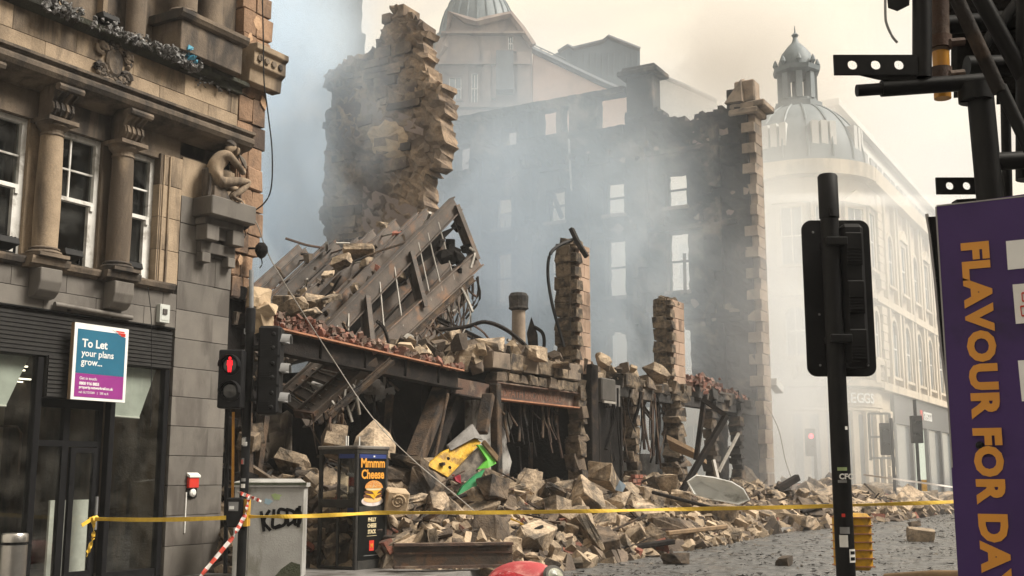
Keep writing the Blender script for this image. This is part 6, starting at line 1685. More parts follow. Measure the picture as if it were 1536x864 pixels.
# --- graffiti cabinet
lc_ = Loc(404, 17.0)
cab = thing('street_cabinet', 'grey steel street cabinet with black graffiti tag beside the signal post', 'cabinet', lc_.o, rot=(0, 0, R(-60 + 4)))
c0, c1 = lc_(353, 735), lc_(456, 735)
zt = 1.42
obj('case', MB().box(c0.x, c1.x, 0, .5, .1, zt), 'cabinet', cab, .008)
obj('lid', MB().prism([(c0.x - .03, -.03, zt), (c1.x + .03, -.03, zt), (c1.x + .03, .53, zt), (c0.x - .03, .53, zt)], (0, 0, .06)).prism([(c0.x - .02, -.02, zt + .06), (c1.x + .02, -.02, zt + .06), (c1.x - .1, .4, zt + .11), (c0.x + .1, .4, zt + .11)], (0, .0, .01)), 'cabinet', cab)
obj('plinth', MB().box(c0.x + .02, c1.x - .02, .02, .48, 0, .1), 'granite_dark', cab)
obj('door_seam', MB().box(c0.x + .22, c0.x + .225, -.004, -.001, .14, zt - .03), 'granite_dark', cab)
obj('moss_patch', MB().prism([(c1.x - .42, -.003, .1), (c1.x - .02, -.003, .1), (c1.x - .03, -.003, .3), (c1.x - .16, -.003, .34), (c1.x - .3, -.003, .24)], (0, .002, 0)), 'moss', cab)
obj('lid_moss', MB().box(c0.x - .034, c1.x + .034, -.036, -.031, zt + .03, zt + .062), 'moss', cab)
def gp(px, py): a = cf(px, py, 17.0); return Vector((a[0] - lc_.x0, -.006, a[1]))
strokes = [[(392, 768), (396, 796)], [(404, 766), (396, 782), (405, 795)], [(411, 765), (409, 790), (420, 788)], [(431, 766), (420, 764), (418, 772), (428, 777), (426, 787), (413, 792)], [(430, 764), (432, 788)], [(430, 764), (440, 768), (441, 780), (432, 788)], [(443, 778), (445, 764), (450, 770), (449, 784), (442, 786), (443, 776)], [(449, 760), (447, 790)]]
for s in strokes:
    pts = smooth_path([gp(*q) for q in s], 5) if len(s) > 2 else [gp(*q) for q in s]
    mb = MB()
    for p, q in zip(pts, pts[1:]):
        d = (q - p).normalized(); mb.bar(p - d * .012, q + d * .012, .004, .045, (0, 1, 0) if False else (d.z, 0, -d.x))
    obj('graffiti', mb, 'spray_black', cab)
for px, py, r0, m in ((415, 745, .09, 'spray_green'), (402, 752, .07, 'spray_blue')):
    p = gp(px, py); n = 12
    obj('graffiti', MB().prism([(p.x + r0 * rd.uniform(.5, 1.1) * math.cos(6.283 * i / n), -.003, p.z + r0 * rd.uniform(.4, .9) * math.sin(6.283 * i / n)) for i in range(n)], (0, .002, 0)), m, cab)
# --- phone kiosk
KX0, KY0, KW, KD, KZ = 14.53, 11.23, .83, .78, 2.06
ki = thing('phone_kiosk', 'dark glazed phone kiosk carrying a cheeseburger advert in front of the rubble', 'phone booth', (KX0, KY0, .1))
def kb_(nm, x0, x1, y0, y1, z0, z1, m, par=None, bv=.004): return obj(nm, MB().box(x0, x1, y0, y1, z0, z1), m, par or ki, bv)
H_ = KZ - .1
for x, y in ((0, 0), (KW - .06, 0), (0, KD - .06), (KW - .06, KD - .06)):
    kb_('corner_post', x, x + .06, y, y + .06, 0, H_ - .13, 'kiosk_frame', None, .01)
kb_('roof', -.02, KW + .02, -.02, KD + .02, H_ - .06, H_, 'granite', None, .015)
kb_('header', 0, KW, .001, .05, H_ - .13, H_ - .06, 'kiosk_frame'); kb_('header', 0, .05, .05, KD, H_ - .13, H_ - .06, 'kiosk_frame')
kb_('header', KW - .05, KW, .05, KD, H_ - .13, H_ - .06, 'kiosk_frame'); kb_('header', .05, KW - .05, KD - .05, KD, H_ - .13, H_ - .06, 'kiosk_frame')
for z in (0, .98): 
    kb_('rail', .002, .05, .06, KD - .06, z, z + .07 + (.06 if z else 0), 'kiosk_frame'); kb_('rail', .06, KW - .06, KD - .05, KD - .002, z, z + .07, 'kiosk_frame')
kb_('mullion', .005, .045, .36, .4, .07, H_ - .13, 'kiosk_frame')
kb_('blue_band', -.006, .0, .4, KD - .44 + .04, H_ - .2, H_ - .13, 'kiosk_blue') if False else None
kb_('blue_band', -.004, .02, .06, .36, H_ - .2, H_ - .135, 'kiosk_blue', None, 0)
kb_('blue_band', .06, KW - .06, -.004, .02, H_ - .2, H_ - .135, 'kiosk_blue', None, 0)
kb_('emblem', .42, .46, -.007, -.0045, H_ - .18, H_ - .155, 'sign_white', None, 0)
kb_('back_panel', KW - .05, KW - .02, .06, KD - .06, .02, H_ - .13, 'granite_dark')
ph = kb_('phone', KW - .2, KW - .051, .1, .36, 1.0, 1.45, 'black_plastic')
obj('handset', MB().tube([(KW - .24, .15, 1.1), (KW - .25, .15, 1.2), (KW - .24, .15, 1.32)], .028, 8), 'black_plastic', ph, smooth=True)
kb_('shelf', KW - .3, KW - .051, .08, .6, .84, .98, 'kiosk_blue')
kb_('side_pane', .02, .026, .065, .355, 1.12, H_ - .2, 'kiosk_glass', None, 0)
adp = kb_('advert_panel', .062, KW - .062, .0, .03, .16, H_ - .2, 'ad_black')
kb_('advert_divider', .062, KW - .062, -.012, -.0005, .9, 1.0, 'kiosk_frame', None, .003)
ax = KW / 2
text('Mmmm', .2, 'ad_gold', adp, (ax, -.003, 1.62), None, .001, .006, align='CENTER', sx=1.05)
text('Cheese', .2, 'ad_gold', adp, (ax, -.003, 1.44), None, .001, .006, align='CENTER', sx=1.0)
def disc(nm, cx, cz, rx, rz_, m, dy=-.006, top=None, bot=None, n=22):
    pts = []
    for i in range(n):
        a = 6.283 * i / n; pts.append((cx + rx * math.cos(a), dy, cz + max(-1 if bot is None else bot, min(1 if top is None else top, math.sin(a))) * rz_))
    return obj(nm, MB().prism(pts, (0, .003, 0)), m, adp)
disc('burger_wrapper', ax, 1.08, .29, .08, 'wrapper', -.004)
disc('burger_bun', ax, 1.115, .24, .06, 'bun_light', -.008)
disc('burger_patty', ax, 1.165, .25, .04, 'patty', -.0115)
obj('burger_cheese', MB().prism([(ax - .22, -.018, 1.2), (ax + .22, -.018, 1.2), (ax + .1, -.018, 1.17), (ax + .02, -.018, 1.11), (ax - .08, -.018, 1.17)], (0, .003, 0)), 'cheese', adp)
disc('burger_patty', ax, 1.225, .24, .035, 'patty', -.0185)
obj('burger_cheese', MB().prism([(ax - .21, -.024, 1.26), (ax + .22, -.024, 1.26), (ax + .12, -.024, 1.225), (ax + .05, -.024, 1.15), (ax - .03, -.024, 1.23)], (0, .003, 0)), 'cheese', adp)
disc('burger_onion', ax, 1.275, .21, .025, 'ad_cream', -.0265)
disc('burger_bun', ax, 1.285, .24, .125, 'bun', -.0305, bot=0)
for k in range(26):
    a = rd.uniform(.3, 2.85); r0 = rd.uniform(.2, .92)
    obj('sesame', MB().obox((ax + .22 * r0 * math.cos(a), -.0325, 1.29 + .11 * r0 * math.sin(a)), (.014, .003, .008), (0, rd.uniform(0, 3), 0)), 'ad_cream', adp)
for i, w in enumerate(('PHILLY', 'CHEESE', 'STACK')):
    text(w, .085, 'ad_cream', adp, (ax, -.003, .76 - i * .095), None, .001, .003, align='CENTER', sx=.8)
kb_('advert_rule', ax - .13, ax + .13, -.004, -.001, .53, .536, 'ad_cream', adp, 0)
kb_('brand_panel', ax - .06, ax + .06, -.004, -.001, .3, .46, 'ad_red', adp, 0)
text('M', .09, 'ad_gold', adp, (ax, -.0065, .35), None, .001, .002, align='CENTER')
kb_('small_print', ax - .2, ax + .2, -.004, -.001, .225, .232, 'hood_grey', adp, 0)
kb_('kick_plate', .062, KW - .062, .0, .03, .0, .155, 'kiosk_frame')
for k in range(3): obj('aerial', MB().tube([(.15 + .05 * k + (.25 if k == 2 else 0), .35, H_), (.15 + .05 * k + (.25 if k == 2 else 0), .35, H_ + .16)], .012, 6), 'paper_white', ki)
# --- steel bollard
bo = base_at(29, 11.7)
bl = thing('bollard', 'brushed steel bollard with dark groove near its top outside the shop', 'bollard', bo)
obj('post', MB().lathe([(.128, 0), (.128, .9)], (0, 0, 0), 24), 'brushed_steel', bl, smooth=True)
obj('groove', MB().lathe([(.118, .9), (.118, .93)], (0, 0, 0), 24), 'black_metal', bl, smooth=True)
obj('cap', MB().lathe([(.13, .93), (.13, 1.0), (.12, 1.015), (0, 1.02)], (0, 0, 0), 24), 'brushed_steel', bl, smooth=True)
# --- barrier tapes
def tape(name, label, pts, w, m, cat='tape', sag=0.0, twist=.3, stripes=None):
    P = []
    for a, b in zip(pts, pts[1:]):
        a, b = Vector(a), Vector(b); n = 40
        for i in range(n):
            t = i / n; p = a.lerp(b, t); p.z -= sag * 4 * t * (1 - t); P.append(p)
    P.append(Vector(pts[-1])); vs = []; mi = []
    for i, p in enumerate(P):
        d = (P[min(i + 1, len(P) - 1)] - P[max(0, i - 1)]).normalized(); sd = d.cross(Vector((0, 0, 1))).normalized(); u = sd.cross(d)
        ang = math.sin(i * .31) * twist + math.sin(i * .13 + 1) * twist; q = u * math.cos(ang) + sd * math.sin(ang)
        vs += [p + q * w / 2, p - q * w / 2]
    mb = MB().add(vs, [(2*i, 2*i+1, 2*i+3, 2*i+2) for i in range(len(P) - 1)])
    me = mb.mesh(name, fix=False)
    o = put(name, me, m if not isinstance(m, str) else [m]); tag(o, label, cat)
    if stripes:
        for f in me.polygons: f.material_index = (f.index // stripes) % 2
    o.modifiers.new('thick', 'SOLIDIFY').thickness = .003
    return o
knob_p = Vector((10.86, F + .02, 1.0))
pole_w = dep(350, 776, 14.42)
tape('barrier_tape', 'yellow barrier tape tied between the shop door and the signal post', [knob_p, pole_w], .055, 'tape_yellow', sag=.02)
tape('barrier_tape', 'yellow barrier tape stretched across the street in front of the rubble', [dep(372, 775, 14.42), dep(560, 769, 14.7), dep(1000, 764, 14.8), dep(1470, 751, 14.5)], .05, 'tape_yellow', sag=.015, twist=.5)
tape('tape_end', 'loose end of yellow tape dangling from the shop door', [knob_p + Vector((0, -.05, .03)), knob_p + Vector((-.04, -.1, -.25)), knob_p + Vector((-.1, -.06, -.5))], .05, 'tape_yellow', twist=.9)
tag(obj('tape_knot', MB().hull([knob_p + Vector((rd.uniform(-.06, .06), rd.uniform(-.1, .0), rd.uniform(-.09, .09))) for _ in range(14)]).bar(knob_p + Vector((-.2, -.05, -.08)), knob_p + Vector((0, -.05, .02)), .01, .05), 'tape_yellow'), 'bunched knot of yellow tape on the shop door handle', 'tape')
tape('striped_tape', 'red and white striped tape trailing from the signal post to the ground', [dep(374, 742, 14.35), dep(368, 772, 14.3), dep(350, 805, 14.2), dep(296, 870, 14.0)], .05, ['tape_red', 'tape_white'], twist=.5, stripes=5)
tape('striped_tape', 'short end of striped tape knotted round the signal post', [dep(356, 738, 14.35), dep(375, 745, 14.32), dep(392, 752, 14.35)], .045, ['tape_white', 'tape_red'], twist=.6, stripes=9)

# --- cables
def cable(label, pts, r0, m='black_plastic', name='cable', n=8):
    return tag(obj(name, MB().tube(smooth_path([dep(*p) for p in pts], n), r0, 6), m, smooth=True), label, 'cable')
cable('long pale cable slanting from the torn wall down to the rubble', [(362, 300, 18.0), (385, 335, 18.2), (412, 400, 18.6), (500, 540, 19.6), (560, 628, 19.8), (620, 690, 19.9), (690, 748, 20.0), (738, 790, 20.0)], .009, 'pale_metal')
cable('thin black cable hanging down the edge of the torn wall', [(393, -30, 17.9), (395, 60, 17.9), (396, 120, 17.9), (402, 170, 17.95), (408, 225, 18.0), (407, 280, 18.0), (396, 305, 18.0), (372, 322, 18.0)], .012)
cable('brown conduit climbing the joint of the torn sandstone', [(347, 398, 18.0), (355, 360, 18.0), (361, 290, 18.0), (356, 225, 18.0), (350, 190, 18.0)], .016, 'rust')
cable('thin white wire hanging below the corner camera', [(1146, 610, 40), (1152, 612, 40), (1168, 645, 40), (1178, 690, 40), (1188, 720, 40)], .014, 'pale_metal')
cable('thin drooping wire across the dark shop fascia', [(222, 430, 16.2), (227, 480, 16.2), (227, 560, 16.2), (226, 640, 16.2)], .006)
for px, py, D, lab in ((367, 334, 17.95, 'charred black wall lamp on the torn sandstone strip'), (392, 377, 18.15, 'charred black lamp hanging off the lower end of the torn sandstone strip')):
    p = dep(px, py, D); t = thing('wall_lamp', lab, 'lamp', p)
    obj('shade', MB().lathe([(.05, .14), (.1, .08), (.11, 0), (.07, -.08), (.02, -.12)], (0, 0, 0), 10), 'burnt_black', t)
    obj('bracket', MB().bar((0, 0, .05), (0, .3, .08), .03, .03), 'burnt_black', t)
    obj('loose_wire', MB().tube(smooth_path([(0, 0, -.1), (.03, 0, -.2), (-.02, 0, -.28)], 3), .01, 5), 'burnt_black', t)
# broken masonry clump where the torn wall meets the ruin
tm = thing('broken_wall_foot', 'blackened broken masonry at the foot of the torn sandstone strip', 'wall', (13.7, F, 3.3), worldspace=True)
for k in range(34):
    block('stone', tm, (rd.uniform(13.35, 14.15), F + rd.uniform(-.05, .5), rd.uniform(.2, 4.6)), (rd.uniform(.2, .45), rd.uniform(.2, .4), rd.uniform(.15, .35)), rd.choice(('burnt_black', 'core_stone', 'burnt_black', 'rubble_dark')), k % 4, .08, rrot(rd, .3))
for q, (px, py, s_) in enumerate(((388, 447, .42), (393, 466, .4), (384, 482, .36), (398, 480, .3))):
    o = stone('plaster_lump', dep(px, py, 18.4), (s_, s_ * .7, s_ * 1.1), 'rubble_carved', q + 4, (q, .4 * q, q * 2), tm); o.matrix_parent_inverse = Matrix.Translation(-tm.location)
for a, b in (((13.9, F - .1, .2), (13.75, F, 3.4)), ((14.3, F + .4, .3), (13.8, F + .3, 3.0)), ((14.6, F + .6, .5), (14.9, F + .6, 2.6))): obj('charred_post', MB().bar(a, b, .1, .12), 'wood_burnt', tm)
# --- red lamp housing in the foreground
lr = Loc(786, 16.2)
rh = thing('red_scooter_fairing', 'battered red plastic fairing with a round lamp lying on the road', 'fairing', lr.o, rot=ROTC)
rh.scale = (1.06, 1.0, .86)
prof = []
for j in range(9):
    a = j / 8 * math.pi / 2; prof.append((math.cos(a), .5 * math.sin(a) ** .8))
shell = MB().lathe([(r0 * .5, z0 * .96) for r0, z0 in prof], (0, 0, 0), 28, sx=1.05, sy=.8)
obj('shell', shell, 'red_shell', rh, smooth=True)
obj('lamp_glass', MB().lathe([(.36, 0), (.3, .05), (.16, .09), (0, .1)], (0, 0, 0), 24, sy=.62), 'red_lens', rh, smooth=True, loc=(-.1, -.3, .17), rot=(R(62), 0, 0))
obj('rim', MB().lathe([(.37, -.02), (.39, .01), (.36, .03)], (0, 0, 0), 28, sy=.64), 'red_shell', rh, smooth=True, loc=(-.1, -.29, .17), rot=(R(62), 0, 0))
lp = obj('headlamp', MB().lathe([(.15, 0), (.155, .05), (.14, .06), (.0, .09)], (0, 0, 0), 20), 'lens_clear', rh, smooth=True, loc=(.37, -.24, .26), rot=(R(70), 0, R(35)))
obj('headlamp_rim', MB().lathe([(.15, .0), (.175, .03), (.15, .065)], (0, 0, 0), 20), 'granite_dark', lp, smooth=True)

# ================================================================== FAR SIGNALS AND POLES ACROSS THE JUNCTION
def far_signal(px, D, ztop, lab, head=None, yellow=False, red=False):
    o = base_at(px, D); t = thing('far_signal', lab, 'traffic light', o, rot=ROTC, group='signals across the junction')
    obj('pole', MB().lathe([(.07, 0), (.07, ztop)], (0, 0, 0), 10), 'black_metal', t)
    if head:
        z0, z1, w, dx = head
        h = obj('signal_head', MB().box(dx - w / 2, dx + w / 2, -.2, .1, z0, z1), 'black_plastic', t, .02)
        for k in range(2): obj('hood', MB().lathe([(.12, 0), (.12, .12)], (0, 0, 0), 10, 0, 3.14), 'black_metal', h, loc=(dx, -.2, z0 + (z1 - z0) * (.28 + .44 * k)), rot=(math.pi/2, 0, 0))
        if red: obj('red_lamp', MB().lathe([(.11, 0), (.0, .03)], (0, 0, 0), 10), 'far_red', h, loc=(dx, -.22, z0 + (z1 - z0) * .72), rot=(math.pi/2, 0, 0))
    if yellow: obj('push_button_box', MB().box(.08, .28, -.1, .1, .95, 1.4), 'yellow_plastic', t)
    return t
far_signal(1378, 46, 4.6, 'far black signal post with head in front of the dark bakery fascia', (2.85, 3.95, .42, .0), True)
far_signal(1341, 47, 3.9, 'far black post between the rounded corner and the dark bakery fascia', (2.4, 3.7, .36, -.3))
far_signal(1224, 50, 3.6, 'far signal showing red through the smoke left of the black pole', (2.4, 3.6, .4, -.2), False, True)
fr = thing('far_sign_frame', 'thin pale sign frame seen through the smoke before the rounded shop front', 'sign frame', base_at(1325, 49), rot=ROTC)
for a, b in (((-.5, 0, 2.2), (-.5, 0, 4.2)), ((.4, 0, 2.2), (.4, 0, 4.2)), ((-.5, 0, 4.2), (.4, 0, 4.2)), ((-.5, 0, 3.2), (.4, 0, 3.2)), ((-.05, 0, 0), (-.05, 0, 2.3)), ((-.5, 0, 2.3), (.4, 0, 2.3))): obj('frame_bar', MB().bar(a, b, .09, .09), 'hood_grey', fr)
tape('barrier_tape', 'thin pale tape strung across the far side of the junction', [dep(1295, 712, 44), dep(1440, 732, 44)], .07, 'tape_white')

# ================================================================== SIGNAL POST IN THE FOREGROUND
lp_ = Loc(1262, 8.0)
rp_ = thing('signal_post', 'tall black signal post seen from behind with backing board and stickers', 'traffic light', lp_.o, rot=ROTC)
zt = lp_(0, 262).z; zs_ = lp_(0, 327).z
obj('pole', MB().lathe([(.066, 0), (.064, zs_)], (0, 0, 0), 24), 'black_metal', rp_, smooth=True)
obj('pole_sleeve', MB().lathe([(.071, zs_), (.071, zt - .015), (.06, zt)], (0, 0, 0), 24), 'black_plastic', rp_, smooth=True)
def rrect(x0, x1, z0, z1, r0, y, n=6):
    pts = []
    for cx, cz, a0 in ((x1 - r0, z1 - r0, 0), (x0 + r0, z1 - r0, 90), (x0 + r0, z0 + r0, 180), (x1 - r0, z0 + r0, 270)):
        for i in range(n + 1): a = R(a0 + 90 * i / n); pts.append((cx + r0 * math.cos(a), y, cz + r0 * math.sin(a)))
    return pts
xc = lp_(1262, 440).x
b0, b1 = lp_(1216, 562), lp_(1322, 324)
b0.x, b1.x = -.165, .33
bd = obj('backing_board', MB().prism(rrect(b0.x, b1.x, b0.z, b1.z, .07, .14), (0, .025, 0)), 'black_plastic', rp_)
for x, z in ((b0.x + .08, b1.z - .09), (b0.x + .1, b0.z + .45), (b1.x - .08, b1.z - .1), (b1.x - .06, b0.z + .45), (b0.x + .09, b0.z + .08), (b1.x - .06, b0.z + .08)): obj('rivet', MB().lathe([(.009, 0), (.006, .006)], (0, 0, 0), 8), 'hood_grey', bd, loc=(x, .139, z), rot=(math.pi/2, 0, 0))
hd = obj('signal_head', MB().box(.07, .235, -.04, .139, b0.z + .05, b1.z - .06), 'black_plastic', rp_, .03)
for k in range(3):
    z = b0.z + .2 + k * .35
    obj('head_cap', MB().box(.09, .215, -.058, -.041, z - .12, z + .12), 'black_metal', hd, .012)
    for q in range(5): obj('vent_rib', MB().box(.1, .2, -.066, -.0581, z - .09 + q * .022, z - .08 + q * .022), 'black_plastic', hd)
for z in (b0.z + .25, b1.z - .2): obj('bracket', MB().box(-.05, .1, -.09, .12, z - .03, z + .03), 'black_metal', rp_, .006)
obj('cable_clip', MB().box(-.02, .0, -.1, -.067, b1.z - .02, b1.z + .03), 'black_metal', rp_)
yb = obj('push_button_box', MB().box(-.005, .225, .08, .3, lp_(0, 858).z, lp_(0, 771).z), 'yellow_plastic', rp_, .03)
y0, y1 = lp_(0, 858).z, lp_(0, 771).z
for k in range(7):
    z = y0 + (y1 - y0) * (k + .5) / 7
    obj('rib', MB().box(-.009, .229, .076, .304, z - .004, z + .004), 'rust_orange', yb)
def stick(px0, py0, px1, py1, m, a0=-125, a1=-60, rr=.0675):
    z0, z1 = lp_(0, py1).z, lp_(0, py0).z
    return obj('sticker', MB().lathe([(rr, z0), (rr, z1)], (0, 0, 0), 6, R(a0), R(a1)), m, rp_)
stick(0, 701, 0, 706, 'spray_green', -128, -70, .0672); stick(0, 707, 0, 719, 'ad_black', -130, -68); stick(0, 720, 0, 724, 'hood_grey', -128, -75)
text('CFC', .052, 'paper_white', rp_, (-.036, -.071, lp_(0, 718.5).z), None, .001, .002)
stick(0, 770, 0, 775, 'ad_red', -115, -95); stick(0, 790, 0, 800, 'hood_grey', -130, -72); stick(0, 802, 0, 820, 'paper_white', -135, -85)
stick(0, 823, 0, 843, 'paper_white', -80, -25)
for i in range(2): stick(0, 826 + i * 9, 0, 831 + i * 9, 'spray_black', -74, -34, .0678)
stick(0, 640, 0, 645, 'paper_white', -70, -50)

# ================================================================== PURPLE HOARDING
XB = 4.74
ho = thing('purple_hoarding', 'deep purple hoarding board with gold lettering running downwards at the street edge', 'hoarding', (XB, .5, 0), worldspace=True)
yl = onX(1405, 310, XB).y; yl2 = onX(1447, 860, XB).y
def hp_(px, py, dx=0.0): p = onX(px, py, XB); return (XB + dx, p.y, p.z)
top, bot = onX(1405, 310, XB).z, .12
yr = onX(1640, 290, XB).y
obj('board', MB().prism([(XB, yl, top), (XB, yr, top + .02), (XB, yr, bot), (XB, yl, bot)], (.02, 0, 0)), 'hoarding', ho)
obj('board_edge', MB().box(XB - .002, XB + .022, yl, yl + .006, bot, top), 'hoarding_edge', ho)
obj('board_edge', MB().box(XB - .002, XB + .022, yr, yl, top + .0005, top + .006), 'hoarding_edge', ho)
zl = onX(1450, 690, XB).z
obj('lower_board', MB().prism([(XB - .012, yl + .004, zl - .03), (XB - .012, yl - .12, zl + .01), (XB - .014, yr, zl + .03), (XB - .012, yr, bot - .05), (XB - .012, yl + .004, bot - .05)], (.009, 0, 0)), 'hoarding', ho)
RM = Matrix(((0, 0, -1), (0, -1, 0), (-1, 0, 0))).to_euler()
def down_text(word, py0, py1, px, capy, dx):
    """word running down the board from py0 to py1; px is the foot line of the letters"""
    o = text(word, .2, 'letter_gold', ho, (0, 0, 0), None, .0012, .011, sp=1.1)
    xs = [v.co.x for v in o.data.vertices]; ys = [v.co.y for v in o.data.vertices]
    z0, z1 = onX(px + 20, py0, XB).z, onX(px + 20, py1, XB).z
    sx = (z0 - z1) / (max(xs) - min(xs)); sy = capy / (max(ys) - min(ys))
    for v in o.data.vertices: v.co.x = (v.co.x - min(xs)) * sx; v.co.y = (v.co.y - min(ys)) * sy
    o.rotation_euler = RM; o.location = (XB - dx, ybase, z0)
ybase = onX(1446, 450, XB).y
cap = abs(onX(1446, 450, XB).y - onX(1490, 450, XB).y)
down_text('FLAVOUR', 363, 629, 1446, cap, .004); down_text('FOR', 642, 757, 1470, cap, .016); down_text('DAYS', 771, 925, 1485, cap, .016)
for q, m in (([(1509, 362), (1560, 357), (1562, 400), (1512, 405)], 'sign_white'), ([(1519, 427), (1570, 423), (1574, 482), (1524, 486)], 'paper_white'), ([(1527, 541), (1580, 538), (1584, 600), (1533, 602)], 'sign_white')):
    st_ = obj('pasted_notice', MB().prism([hp_(*a, -.003) for a in q], (-.002, 0, 0)), m, ho)
for a, b in (((1533, 440), (1556, 438)), ((1533, 440), (1534, 452)), ((1534, 452), (1556, 451)), ((1531, 460), (1556, 458)), ((1531, 460), (1533, 474)), ((1533, 474), (1556, 473))):
    obj('notice_mark', MB().bar(hp_(*a, -.0065), hp_(*b, -.0065), .003, .006), 'ad_red', ho)
obj('bolt', MB().lathe([(.016, 0), (.014, .012), (0, .016)], (0, 0, 0), 12), 'black_metal', ho, loc=hp_(1470, 668, -.005), rot=(0, -math.pi/2, 0))
# loose second board edge behind
lb2 = thing('loose_board', 'thin warped black and white board slipping out behind the purple hoarding', 'board', (5.0, .9, 0), worldspace=True)
pts = [(1388, 322), (1393, 350), (1401, 420), (1410, 520), (1418, 580), (1426, 640), (1434, 720), (1444, 790)]
for nm, off, wd, m in (('white_face', 0, 5, 'hoarding_edge'), ('black_core', 4, 26, 'spray_black')):
    L0 = [onX(a + off, b + (0 if nm == 'white_face' else 4), 4.95) for a, b in pts]; R0 = [onX(a + off + wd, b - 1 + (0 if nm == 'white_face' else 4), 4.95) for a, b in pts]
    mb = MB().add(L0 + R0, [(i, i + 1, len(pts) + i + 1, len(pts) + i) for i in range(len(pts) - 1)])
    o = obj(nm, mb, m, lb2); o.modifiers.new('thick', 'SOLIDIFY').thickness = .012
# yellowish barrier rail at the very bottom
tag(obj('barrier_rail', MB().tube([dep(1328, 866, 6.6), dep(1400, 861, 6.4), dep(1475, 862, 6.1)], .022, 10), 'wood', smooth=True), 'pale wooden barrier rail beside the foot of the purple hoarding', 'rail')

# ================================================================== SCAFFOLD
SD = 4.95
sca = thing('scaffold', 'dark steel scaffold tubes and drilled brackets above the purple hoarding', 'scaffold', base_at(1482, SD), worldspace=True)
def st_tube(nm, a, b, wpx, m, D=SD, D2=None, n=14):
    p, q = dep(*a, D), dep(*b, D2 or D)
    return obj(nm, MB().tube([p, p.lerp(q, .5), q], wpx / 2 / FPX * D, n), m, sca, smooth=True)
st_tube('upright', (1383, -140), (1383, 118), 30, 'black_metal')
st_tube('rusty_tube', (1409, -140), (1411, 78), 27, 'rust', SD + .1)
st_tube('yellow_tube', (1411, 78), (1414, 148), 26, 'sign_yellow_dull' if 'sign_yellow_dull' in MATS else 'amber', SD + .1)
for py in (64, 112):
    c = st_tube('coupler', (1410, py - 9), (1411, py + 9), 36, 'rust', SD + .1)
    obj('coupler_bolt', MB().tube([dep(1425, py, SD), dep(1446, py - 2, SD)], .02, 8), 'rust', c)
st_tube('ledger_end', (1285, 136), (1326, 133), 19, 'black_metal')
st_tube('ledger', (1322, 133), (1475, 122), 26, 'black_metal')
def drilled_plate(px0, py0, px1, py1, nh, D, dip=0.0):
    a = Loc(px0, D); x1 = a(px1, py0).x; z0, z1 = a(px0, py1).z, a(px0, py0).z
    mb = MB(); w = x1 / (nh + .6); h = z1 - z0; th = .012; xs0 = w * .3
    def quad_ring(cx, cz, hw, hh, r0, n=16):
        o_, i_ = [], []
        per = [(1, -1 + .5 * q) for q in range(4)] + [(1 - .5 * q, 1) for q in range(4)] + [(-1, 1 - .5 * q) for q in range(4)] + [(-1 + .5 * q, -1) for q in range(4)]
        for ux, uz in per:
            an = math.atan2(uz, ux); o_.append((cx + ux * hw, cz + uz * hh)); i_.append((cx + math.cos(an) * r0, cz + math.sin(an) * r0))
        for y in (0, th):
            pass
        vs = [(x, 0, z) for x, z in o_] + [(x, 0, z) for x, z in i_] + [(x, th, z) for x, z in i_] + [(x, th, z) for x, z in o_]
        fs = []
        for k in range(n):
            j = (k + 1) % n; fs += [(k, j, n + j, n + k), (n + k, n + j, 2*n + j, 2*n + k), (2*n + k, 2*n + j, 3*n + j, 3*n + k)]
        mb.add(vs, fs)
    mb.box(0, xs0, 0, th, z0, z1)
    for k in range(nh): quad_ring(xs0 + w * (k + .5), (z0 + z1) / 2, w / 2, h / 2, min(w, h) * .24)
    mb.box(xs0 + w * nh, x1, 0, th, z0, z1)
    o = obj('drilled_plate', mb, 'black_metal', sca); o.matrix_parent_inverse = Matrix.Translation(-Vector(sca.location)); o.location = a.o; o.rotation_euler = ROTC
    return o
drilled_plate(1281, 82, 1376, 112, 3, SD - .04); drilled_plate(1432, 266, 1470, 291, 2, SD + .2)
obj('plate_gusset', MB().prism([dep(1281, 110, SD - .03), dep(1374, 110, SD - .03), dep(1374, 122, SD - .03), dep(1320, 119, SD - .03)], (.01, .006, 0)), 'black_metal', sca)
st_tube('upright', (1470, 138), (1488, 330), 40, 'black_metal')
st_tube('collar', (1462, 128), (1464, 152), 52, 'black_metal'); st_tube('bolt', (1440, 151), (1462, 150), 7, 'black_metal')
st_tube('brace', (1408, -60), (1500, 138), 22, 'steel_black', SD - .2); st_tube('brace', (1500, 130), (1550, 235), 20, 'black_metal', SD - .2)
st_tube('brace', (1440, -60), (1560, 160), 26, 'black_metal', SD + .1); st_tube('brace', (1560, -40), (1470, 75), 18, 'black_metal', SD + .3)
st_tube('upright', (1508, 150), (1512, 330), 15, 'black_metal', SD + .2); st_tube('transom', (1480, 243), (1580, 238), 28, 'black_metal')
st_tube('upright', (1541, -40), (1541, 270), 34, 'black_metal', SD + .1)
st_tube('transom', (1450, 100), (1600, 96), 34, 'black_metal', SD + .3); st_tube('transom', (1395, 40), (1600, 22), 30, 'black_metal', SD + .4)
obj('foot_plate', MB().prism([dep(1435, 299, SD + .2), dep(1470, 297, SD + .2), dep(1470, 306, SD + .2), dep(1435, 307, SD + .2)], (.05, .03, 0)), 'black_metal', sca)
for a, b, c_, d in ((1425, -80, 1620, 14), (1428, -6, 1620, 60), (1440, 104, 1530, 140), (1436, 46, 1620, 112), (1505, 100, 1620, 150), (1520, 140, 1620, 172)):
    obj('scaffold_board', MB().prism([dep(a, b, SD + .5), dep(c_, b - 6, SD + .3), dep(c_, d - 6, SD + .3), dep(a, d, SD + .5)], (.06, .04, 0)), 'burnt_black', sca)
